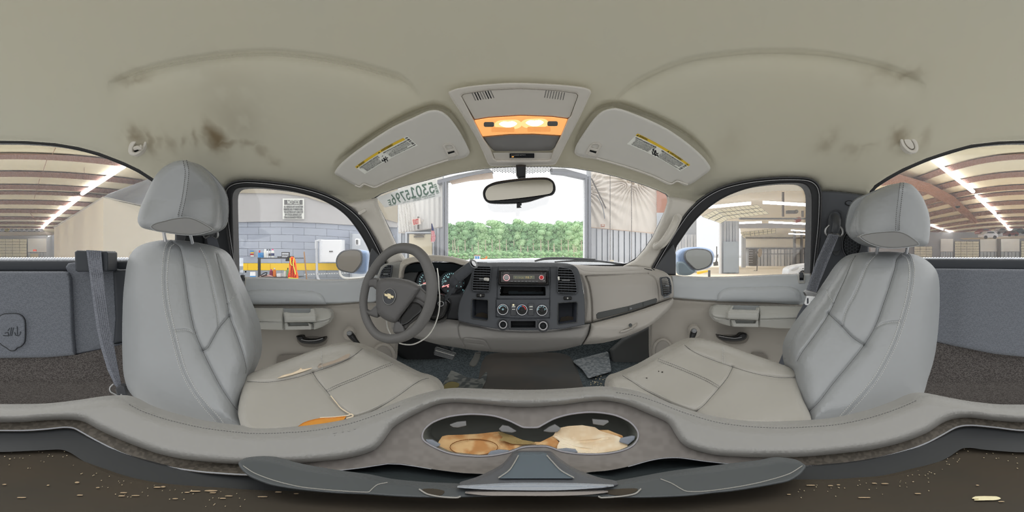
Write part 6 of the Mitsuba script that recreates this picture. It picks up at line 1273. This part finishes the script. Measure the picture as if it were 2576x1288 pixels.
kinds = [leafy(1300, 3.0, h, 40 + q, .34) for q, h in enumerate((11.3, 10.6, 11.8, 10.9, 8.0))]
tcols = ['deep green', 'fresh green', 'dark green', 'yellow green']
xs = list(np.linspace(1120, 1480, 22))
for row, (Yt, dx, top) in enumerate(((385., 8, 566), (362., 0, 570))):
    for i, x in enumerate(xs):
        x += dx + rng.uniform(-3, 3); q = int(rng.integers(0, 4)); c_ = (i * 3 + row + q) % 4
        t = thing('tree', f'{tcols[c_]} leafy tree in the {"back" if row == 0 else "front"} row of the wood beyond the garage door', 'tree', f'{"back" if row == 0 else "front"} row {tcols[c_]} trees')
        b = A(x, 0, Yt); sc = (Yt * (655 - top - rng.uniform(-5, 5) - (6 if 1215 < x < 1245 else 0)) / F) / 11.4
        tr_ = np.array([b[0], Yt, GZ - .2])
        put(sub(t, 'crown'), (kinds[q][0] * [sc * rng.uniform(.9, 1.15), sc, sc] + tr_ + [0, 0, 1.0], kinds[q][1]), f'm_leaf{c_}', False)
        put(sub(t, 'trunk'), tubem(np.array([tr_, tr_ + [.1, -1.0, 3], tr_ + [0, -1.2, 7]]), [.22, .2, .12], 6), 'm_bark', 30)
for x, y0 in ((1144, 598), (1394, 612), (1450, 620), (1442, 614), (1203, 610)):
    t = thing('bare_tree', 'thin pale bare trunk standing before the wood', 'tree', 'pale trunks before the wood'); b = A(x, y0, 345.)
    put(t, tubem(np.array([[b[0], 345, GZ], [b[0] + .15, 345, (GZ + b[2]) / 2], [b[0] - .1, 345, b[2]]]), [.16, .13, .08], 6), 'm_bark', 30)
for i, x in enumerate(np.linspace(1130, 1478, 26)):
    t = thing('bush', 'low bright bush at the foot of the wood', 'bush', 'bushes along the foot of the wood'); b = A(x, 0, 340.)
    put(t, (kinds[4][0] * [.42, .5, .26 + .12 * rng.random()] + [b[0], 340, GZ - .1], kinds[4][1]), f'm_leaf{1 + 2 * (i % 2)}', False)
t = thing('loader', 'blue and white cab of a machine parked before the wood', 'vehicle')
YL = 170.
bx(sub(t, 'cab'), 1193, 643, 1207, 657, YL, 1.5, 'm_carwhite'); bx(sub(t, 'roof'), 1192, 641, 1208, 643, YL - .1, 1.7, 'm_wood')
for x in (1195.5, 1201.5): bx(sub(t, 'window'), x, 645, x + 4, 651, YL - .05, .1, 'm_blue')
k = thing('skid_steer', 'low orange machine beside the blue and white cab', 'vehicle')
relief(k, pg([(1209,657),(1212,650),(1219,650),(1224,644),(1226,646),(1224,657)], False), YL, 1.2, 'm_orange2')
# ---- warehouse behind: rear window left
def deck(x, y): return F * 4.4 / np.maximum(644 - np.asarray(y, float), 30)
def warehouse(side):
    lf = side == 'left'
    c = struct('ceiling_warehouse_' + side, f'cream warehouse roof deck seen in the {side} rear window')
    relief(c, pg([(-330,320),(560,320),(560,592),(-330,592)] if lf else [(2140,320),(2900,320),(2900,592),(2140,592)], False), deck, .0, 'm_deck', g=20)
    for y0, w_ in ((392.5,14),(437.5,13),(470,11),(485,8),(509,10),(531,9),(549,7),(561,5),(572,4)):
        xs_ = np.linspace(-330, 560, 40) if lf else np.linspace(2140, 2900, 38)
        cx = 25 if lf else 2601
        amp = 1 - .55 * np.clip((y0 - 390) / 180, 0, 1)
        pts = [(x, y0 + amp * ((x - cx) / 240) ** 2 * (14 if lf else 42)) for x in xs_]
        pts = [p for p in pts if p[1] < 588]
        if len(pts) > 2: relief(sub(c, 'purlin', 'brown steel purlin'), LineString(pts).buffer(w_ / 2, cap_style='flat'), on(deck, .0) if False else (lambda x, y: deck(x, y) * .985), .25, 'm_purlin', g=10)
    return c
warehouse('left'); cR = warehouse('right')
for a, b in (((140, 372), (130, 392)), ((118, 402), (105, 440)), ((100, 450), (86, 500)), ((72, 530), (92, 560)), ((212, 422), (212, 452))):
    bar(sub('ceiling_warehouse_left', 'tie_rod'), (*a, float(deck(0, a[1])) * .98), (*b, float(deck(0, b[1])) * .98), .9, 'm_girder')
w = struct('wall_office', 'cream office block inside the warehouse behind the driver seat')
fy = lambda x, y: np.interp(x, [136, 260], [118, 54])
relief(w, Polygon([(136,573),(260,497),(260,690),(136,690)]), fy, .3, 'm_office2')
relief(sub(w, 'front'), Polygon([(260,497),(355,519),(480,548),(480,690),(260,690)]), 54, .4, 'm_office')
relief(sub(w, 'coping', 'pale coping along the top'), LineString([(136,572),(259,496),(355,518),(480,547)]).buffer(1.6), lambda x, y: np.where(x < 260, fy(x, y), 54) - .3, .3, 'm_white2', smooth=False)
for x0, y0, x1, y1 in ((154, 611, 172, 607), (183, 598, 210, 590)):
    k = sub(w, 'door', 'cream office door'); relief(k, Polygon([(x0 + 2, y0 + 2), (x1 - 2, y1 + 2), (x1 - 2, 690), (x0 + 2, 690)]), lambda x, y: fy(x, y) - .25, .1, 'm_office')
    relief(sub(k, 'frame'), Polygon([(x0, y0), (x1, y1), (x1, 690), (x0, 690)]).difference(Polygon([(x0 + 2.5, y0 + 2.5), (x1 - 2.5, y1 + 2.5), (x1 - 2.5, 691), (x0 + 2.5, 691)])), lambda x, y: fy(x, y) - .3, .2, 'm_doorcream', smooth=False)
w = struct('wall_warehouse_side', 'grey sheeted warehouse side wall above the office block')
relief(w, Polygon([(117,598),(136,590),(136,575),(200,535),(272,488),(400,440),(480,440),(480,690),(117,690)]), lambda x, y: np.interp(x, [117, 136, 272, 400, 480], [180, 140, 70, 56, 55.5]), .3, 'm_corr2')
YF = 190.
w = struct('wall_warehouse_end', 'far end wall of the warehouse with roll up doors')
bx(w, -900, 584, 118, 690, YF, .3, 'm_post2')
def rolldoor(x0, x1, y0, y1, Y, nx, ny, lb):
    k = sub(w, 'roll_up_door', lb); bx(k, x0, y0, x1, y1, Y, .1, 'm_frame')
    for i in range(nx):
        for j in range(ny):
            a, b = x0 + i * (x1 - x0) / nx, y0 + j * (y1 - y0) / ny
            bx(sub(k, 'panel'), a + .6, b + .4, a + (x1 - x0) / nx - .5, b + (y1 - y0) / ny - .4, Y - .1, .1, 'm_rolldoor')
rolldoor(-40, 67, 601, 652, YF - .5, 6, 7, 'cream sectional door')
bx(sub(w, 'plastic_panel', 'pale plastic sheeted bay'), 70, 600, 117, 634, YF - .5, .2, 'm_sheet')
corr(w, 70, 117, 635, 660, YF - .4, 'm_corr2', 6)
bx(sub(w, 'door', 'pale door below the small exit sign'), 76, 638, 95, 660, YF - 1, .2, 'm_doorcream')
t = thing('exit_sign', 'tiny glowing red exit sign on the far end wall', 'sign'); bx(t, 83, 627.5, 91, 632, YF - 2, .2, 'm_red'); scene[t]['emitter'] = glow((1, .2, .1), .2)
# far wall, right rear window
YR_ = 190.
w = struct('wall_warehouse_end_right', 'far warehouse wall with doors seen past the passenger headrest')
bx(w, 2140, 584, 3500, 690, YR_, .3, 'm_post2')
rolldoor(2402, 2463, 607, 652, YR_ - .5, 4, 7, 'cream sectional door'); rolldoor(2300, 2345, 620, 652, YR_ - .5, 3, 5, 'cream sectional door'); rolldoor(2569, 2640, 606, 652, YR_ - .5, 4, 7, 'cream sectional door')
for x0, x1 in ((2466, 2511), (2518, 2565), (2367, 2398)):
    bx(sub(w, 'plastic_panel', 'pale plastic sheeted bay'), x0, 601, x1, 633, YR_ - .5, .2, 'm_sheet'); corr(w, x0, x1, 634, 655, YR_ - .4, 'm_corr2', 5)
bx(sub(w, 'column'), 2511, 598, 2517, 655, YR_ - 1, .6, 'm_frame')
k = sub(cR, 'girder', 'big sloping brown roof girder')
relief(k, pg([(2215,462),(2260,438),(2285,445),(2340,462),(2400,494),(2440,532),(2460,556),(2456,562),(2436,546),(2395,514),(2335,482),(2285,470),(2250,462),(2230,466)], False), lambda x, y: deck(x, y) * .93, .6, 'm_girder', g=12)
t = thing('ceiling_speaker', 'small dark round lamp hanging at the sloping girder', 'lamp'); knob(t, 2408, 519, 90, [(5, 0), (5, .2), (3, .3), (0, .3)], 'm_dark')
# lamps: rows of tubes under the deck
ORD = ['first', 'second', 'third', 'fourth', 'fifth', 'sixth', 'seventh', 'eighth']
def tubes(seq, lb, grp, r=(5, 2)):
    n = len(seq)
    for i, (a, b) in enumerate(seq):
        t = thing('strip_light', f'{ORD[i]} strip light from the top in the {lb}', 'strip light', grp); rr = r[0] + (r[1] - r[0]) * i / max(1, n - 1)
        tube(t, [(*a, float(deck(0, a[1])) * .95), (*b, float(deck(0, b[1])) * .95)], rr, 'm_lampoff', 8, sm=False); scene[t]['emitter'] = glow((1, 1, 1.03), 1.8)
tubes([((313,418),(207,487)), ((198,498),(144,541)), ((140,544),(112,567)), ((111,570),(95,585)), ((93,586),(82,597)), ((81,598),(73,605))], 'row climbing toward the driver headrest', 'strip lights in the left rear window', (5, 1.5))
tubes([((2347,403),(2448,482)), ((2456,493),(2503,537)), ((2506,543),(2530,567)), ((2532,570),(2545,584)), ((2546,586),(2561,604))], 'long row right of the passenger headrest', 'strip lights in the right rear window', (5, 1.5))
tubes([((2340,567),(2372,578)), ((2378,579),(2413,591)), ((2418,591),(2443,600)), ((2445,601),(2465,607))], 'short row touching the passenger headrest', 'second row of strip lights', (2, 1.4))
tubes([((2341,598),(2360,603)), ((2363,603),(2389,609))], 'lowest faint row beside the passenger headrest', 'lowest row of strip lights', (1.6, 1.4))
# cars above the end wall
def car(x, y, s, m, lb, grp, Y=150.):
    t = thing('parked_car', lb, 'car', grp); q = lambda pts: Polygon([(x + a * s, y + b * s) for a, b in pts])
    relief(sub(t, 'body'), q([(-8,0),(-8.4,-3),(-7.6,-5),(-5.6,-5.6),(-4.4,-8.6),(-3,-9.4),(3,-9.4),(4.4,-8.6),(5.6,-5.6),(7.6,-5),(8.4,-3),(8,0)]), Y, 1.6, m, smooth=False)
    relief(sub(t, 'windshield'), q([(-4.6,-5.6),(-3.6,-8.4),(3.6,-8.4),(4.6,-5.6)]), Y - .1, .1, 'm_cardark', smooth=False)
    for a in (-6, 6): relief(sub(t, 'wheel'), ell(x + a * s, y + .2 * s, 1.6 * s, 1.9 * s, n=12), Y - .15, .3, 'm_black', smooth=False)
    relief(sub(t, 'grille'), q([(-3,-3.4),(3,-3.4),(2.4,-1.6),(-2.4,-1.6)]), Y - .1, .1, 'm_cardark', smooth=False)
k = struct('floor_gallery', 'grey raised parking deck above the far end wall')
relief(k, Polygon([(-80,583),(112,583),(118,590),(-80,592)]), 149, 6, 'm_concrete', smooth=False)
relief(sub(k, 'deck'), Polygon([(2458,598),(2640,590),(2640,598),(2470,601)]), 149, 6, 'm_concrete', smooth=False)
for i, (x, m) in enumerate(((5, 'm_carwhite'), (17, 'm_caryellow'), (28, 'm_carwhite'), (39, 'm_carwhite'), (54, 'm_carwhite'), (66, 'm_carwhite'), (80, 'm_carwhite'), (92, 'm_carwhite'))):
    car(x, 583, .82, m, 'tiny yellow car in the row of white ones above the far door' if m == 'm_caryellow' else f'{ORD[i - (i > 1)]} tiny white car counted from the photo edge above the far door', None if m == 'm_caryellow' else 'white cars above the far door')
def sidecar(x, y, s, m, lb, grp=None, Y=148.):
    t = thing('parked_car', lb, 'car', grp); q = lambda pts: Polygon([(x + a * s, y + b * s) for a, b in pts])
    relief(sub(t, 'body'), pg(np.array([(-19,0),(-20,-6),(-17,-9),(-12,-10.5),(-6,-16),(2,-17),(9,-16),(15,-11),(19,-9),(20,-4),(19,0)]) * s + [x, y]), Y, 1.6, m)
    relief(sub(t, 'side_window'), q([(-10.5,-10.5),(-5.5,-14.8),(1,-15.6),(8,-14.6),(12,-11)]), Y - .1, .1, 'm_cardark', smooth=False)
    for a in (-12, 12): relief(sub(t, 'wheel'), ell(x + a * s, y - .5 * s, 4 * s, 4.4 * s, n=16), Y - .15, .3, 'm_black', smooth=False)
sidecar(2492, 597, .95, 'm_carwhite', 'small white sedan parked on the raised deck in the right rear window')
sidecar(2480, 588, .8, 'm_carred', 'dark red car half behind the small white sedan', Y=152)
sidecar(2549, 592, .7, 'm_carred', 'dark red car right of the strip light row', Y=152)
sidecar(2522, 586, .7, 'm_carwhite', 'pale hatchback behind the white sedan', Y=154)
sidecar(2566, 586, .7, 'm_greybin', 'grey car at the far right of the raised deck', Y=154)
# truck bed edge
t = thing('truck_bed', 'bright ribbed truck bed edge below the rear windows', 'truck bed')
for n, (x0, x1) in enumerate(((-560, 560), (2180, 3140))):
    k = sub(t, 'bed_rail'); relief(k, pg([(x0, 649.5), (x1, 649.5), (x1, 690), (x0, 690)], False), 5.2, .4, 'm_carwhite')
    put(sub(k, 'ribs', stuff=True), merge([barm(A(x, 652, 5.15), A(x + 5, 648.5, 5.3), .006) for x in np.arange(x0, x1, 7.)]), 'm_corr2', False)
# ---- warehouse seen through the passenger window
YB = 150.
w = struct('wall_passenger_side', 'cream and grey warehouse wall seen through the passenger window')
bx(w, 1866, 560, 2100, 624, YB, .4, 'm_office'); bx(sub(w, 'lower_wall'), 1866, 624, 2100, 672, YB + .3, .4, 'm_corr2'); bx(sub(w, 'rail'), 1866, 623, 2100, 626, YB - .4, .4, 'm_post')
bx(sub(w, 'rail'), 1874, 597, 2100, 600, YB - .4, .3, 'm_frame')
corr(w, 1878, 1940, 626, 671, YB, 'm_corr', 7); corr(w, 1940, 1974, 627, 671, YB - .6, 'm_white', 4); corr(w, 1974, 2002, 627, 671, YB - .4, 'm_corr', 4); corr(w, 2003, 2100, 627, 671, YB, 'm_corr', 9)
bx(sub(w, 'rail'), 1908, 638, 2100, 639.5, YB - .9, .2, 'm_post')
bx(sub(w, 'doorway', 'shadowed doorway'), 1884, 627, 1903, 668, YB - .5, .2, 'm_frame')
for i in range(6): bx(sub(w, 'doorway_bar'), 1885, 630 + i * 6, 1894, 631 + i * 6, YB - .8, .2, 'm_corr')
for x in (1998, 2016): bx(sub(w, 'column'), x, 560, x + 4, 672, YB - 4, .6, 'm_post')
w = struct('wall_passenger_column', 'grey corrugated door jamb with a clear lower panel')
bx(w, 1813, 556, 1859, 690, 86.3, .3, 'm_corr2'); corr(w, 1813, 1858, 556, 690, 86, 'm_corr2', 6, 'jamb_panel')
bx(sub(w, 'lower_panel', 'hazy blue grey plastic panel'), 1820, 608, 1858, 686, 85.6, .1, 'm_haze')
bx(sub(w, 'edge_post', 'white door edge'), 1811, 560, 1815, 692, 85.5, .4, 'm_white'); bx(sub(w, 'edge_post', 'lilac painted post'), 1867, 592, 1876, 673, 120, .6, 'm_corr2')
relief(sub(w, 'jamb_wall', 'corrugated grey wall before the opening'), pg([(1690,600),(1752,540),(1752,700),(1690,700)], False), 90, .3, 'm_corr2')
corr(w, 1700, 1752, 590, 700, 89.5, 'm_corr', 7, 'jamb_panel')
c = struct('ceiling_passenger_side', 'beige roof underside seen through the passenger window')
relief(c, pg([(1720,440),(2110,440),(2110,592),(1866,592),(1858,560),(1813,562),(1752,538),(1720,545)], False), lambda x, y: np.interp(y, [440, 600], [78, 156]), .0, 'm_roofpale', g=16)
relief(sub(c, 'eave', 'beige eave band'), pg([(1780,440),(2110,440),(2110,481),(1960,480),(1880,486),(1820,500),(1760,535),(1740,545)], False), 70, .5, 'm_beige')
for x, y0, y1 in ((1969, 483, 545), (2018, 530, 546)): bx(sub(c, 'hanger'), x, y0, x + 4, y1, 88, .3, 'm_frame')
bx(sub(c, 'beam'), 1862, 548, 2100, 552, 100, .6, 'm_post'); bx(sub(c, 'beam'), 1820, 562, 2100, 574, 112, .6, 'm_post2')
def griddoor(quad, nx, ny, Y, lb):
    k = sub(c, 'overhead_door', lb); q = [np.array(p, float) for p in quad]
    s = lambda u, v: q[0]*(1-u)*(1-v) + q[1]*u*(1-v) + q[2]*u*v + q[3]*(1-u)*v
    relief(k, Polygon([s(0, 0), s(1, 0), s(1, 1), s(0, 1)]), Y, .1, 'm_post', smooth=False)
    for i in range(nx):
        for j in range(ny):
            e = .06 * nx / 8
            relief(sub(k, 'panel'), Polygon([s((i + .06) / nx, (j + .07) / ny), s((i + .94) / nx, (j + .07) / ny), s((i + .94) / nx, (j + .93) / ny), s((i + .06) / nx, (j + .93) / ny)]), Y - .2, .1, 'm_rolldoor', smooth=False)
griddoor([(1800,527),(1905,515),(1935,538),(1832,552)], 9, 3, 84, 'big gridded overhead door panels')
griddoor([(1766,545),(1800,528),(1831,552),(1814,562)], 4, 3, 83, 'gridded overhead door panels curving down')
griddoor([(1876,583),(1952,574),(1952,586),(1878,596)], 7, 2, 118, 'smaller gridded overhead door panels')
griddoor([(1863,585),(1876,582),(1879,595),(1872,600)], 2, 2, 117, 'gridded panels curving down at the far door')
def lamp2(a, b, r, Y, lb):
    t = thing('strip_light', lb, 'strip light'); tube(t, [(*a, Y), (*b, Y)], r, 'm_lampoff', 8, sm=False); scene[t]['emitter'] = glow((1, 1, 1.03), 1.8)
lamp2((1782,521), (1889,511), 4, 76, 'long strip light nearest the roof edge in the passenger window'); lamp2((1919,509), (2040,516), 4, 76, 'long bright strip light running to the rear edge of the passenger window')
lamp2((1832,562), (1916,559), 2.6, 108, 'strip light above the gridded far door'); lamp2((1934,559), (2030,563), 2.6, 108, 'strip light above the cream wall')
lamp2((1990,579), (2038,582), 1.6, 140, 'thin upper strip light of the far pair'); lamp2((1984,588), (2038,590), 1.6, 140, 'thin lower strip light of the far pair')
t = thing('wall_heater', 'grey fan heater hanging under the roof', 'heater'); bx(sub(t, 'box'), 1983, 529, 2006, 537, 88, .8, 'm_greyink'); knob(sub(t, 'fan'), 2003, 532, 88, [(4.5, 0), (4.5, .1), (2, .2), (0, .2)], 'm_steel')
t = thing('red_reel', 'dark red hose reel hanging under the roof', 'hose reel'); relief(t, ell(2009, 553, 8, 6, -35), 100, .5, 'm_carred', r=2, R=.1, g=2)
t = thing('trash_can', 'tall grey wheeled bin beside the hand truck', 'bin')
relief(sub(t, 'body'), pg([(1823,664),(1840,663),(1838,689),(1825,689)], False, 1), gy(688), .5, 'm_greybin', r=2, R=.1, g=2); relief(sub(t, 'lid'), pg([(1821.5,661),(1841,660),(1841,665),(1822,666)], False, 1), gy(688) - .2, .6, 'm_greybin')
t = thing('hand_truck', 'red hand truck with white wheels beside the grey bin', 'hand truck'); Yh_ = gy(688.5)
put(sub(t, 'frame'), merge([tube(None, [(x, 686, Yh_), (x + .5, 655, Yh_), (x + 1, 647, Yh_)], .9, None, 6) for x in (1841, 1850)] + [bar(None, (1841, y, Yh_), (1850.5, y, Yh_), 1, None) for y in (653, 660, 668, 676)]), 'm_carred', 30)
for x in (1844, 1851): knob(sub(t, 'wheel', 'white hub wheel'), x, 685, Yh_ - .1, [(4.2, 0), (4.2, .08), (2.4, .1), (0, .1)], 'm_white' if x == 1844 else 'm_dark')
put(sub(t, 'bottle'), tubem(A([1844, 1845], [648, 640], Yh_), np.array([.08, .05]), 8), 'm_charcoal2', 30)
t = thing('standing_fan', 'tall standing fan on the warehouse floor', 'fan'); Yf_ = gy(682)
bar(sub(t, 'pole'), (1904, 682, Yf_), (1905.5, 636, Yf_), 2, 'm_frame')
knob(sub(t, 'guard', 'round wire fan guard'), 1911, 636, Yf_ - .2, [(11, 0), (11, .1), (9.6, .12), (9.4, .05), (0, .03)], 'm_fan', ax=.5, rot=8)
knob(sub(t, 'motor'), 1904, 635, Yf_ - .3, [(3, -.2), (3, .1), (0, .15)], 'm_frame')
relief(sub(t, 'base'), pg([(1892,682),(1900,680.5),(1904,681),(1912,682),(1911,684),(1894,684)], False), Yf_ - .2, .3, 'm_dark')
t = thing('white_car', 'front of a white car at the rear edge of the passenger window', 'car'); Yc_ = gy(691.5)
relief(sub(t, 'body'), pg([(1984,693),(1983,682),(1985,676),(1992,671),(2006,667),(2024,664),(2045,662),(2070,662),(2070,693)]), Yc_, 1.8, 'm_carwhite', r=4, R=.12, g=3, seams=[([(1992,672),(2010,672),(2040,667)], 1, .03)])
relief(sub(t, 'headlight'), pg([(1989,679),(1998,674),(2010,672),(2006,678),(1992,681)]), Yc_ - .06, .1, 'm_corr2', r=1, R=.03, g=1.5)
knob(sub(t, 'wheel', 'dark wheel with silver rim'), 2020, 689, Yc_ - .1, [(9, 0), (9, .05), (6.4, .07), (6.2, .03)], 'm_black'); knob(sub(t, 'rim'), 2020, 689, Yc_ - .12, [(6.2, 0), (2, .04), (0, .05)], 'm_satin')
bx(sub(t, 'badge'), 2018.5, 674.5, 2022, 677, Yc_ + .0, .12, 'm_dark')
t = thing('bollard', 'dark post before the bright doorway beside the wing mirror', 'post'); bx(t, 1783, 680, 1787, 700, 70, .3, 'm_charcoal2')
t = thing('kerb_block', 'yellow painted block below the wing mirror', 'block'); relief(t, Polygon([(1755,684),(1782,680),(1782,684),(1757,690)]), 72, .5, 'm_stripe', smooth=False)
t = thing('pallet_jack', 'dark folded equipment standing in the bright doorway', 'equipment')
put(t, merge([bar(None, (1803, 665, 95), (1803, 620, 95), 2, None), bar(None, (1799, 664, 95), (1806, 640, 95), 1.6, None), relief(None, pg([(1796,660),(1806,658),(1807,668),(1797,669)], False), 95, .4)]), 'm_greyink', False)
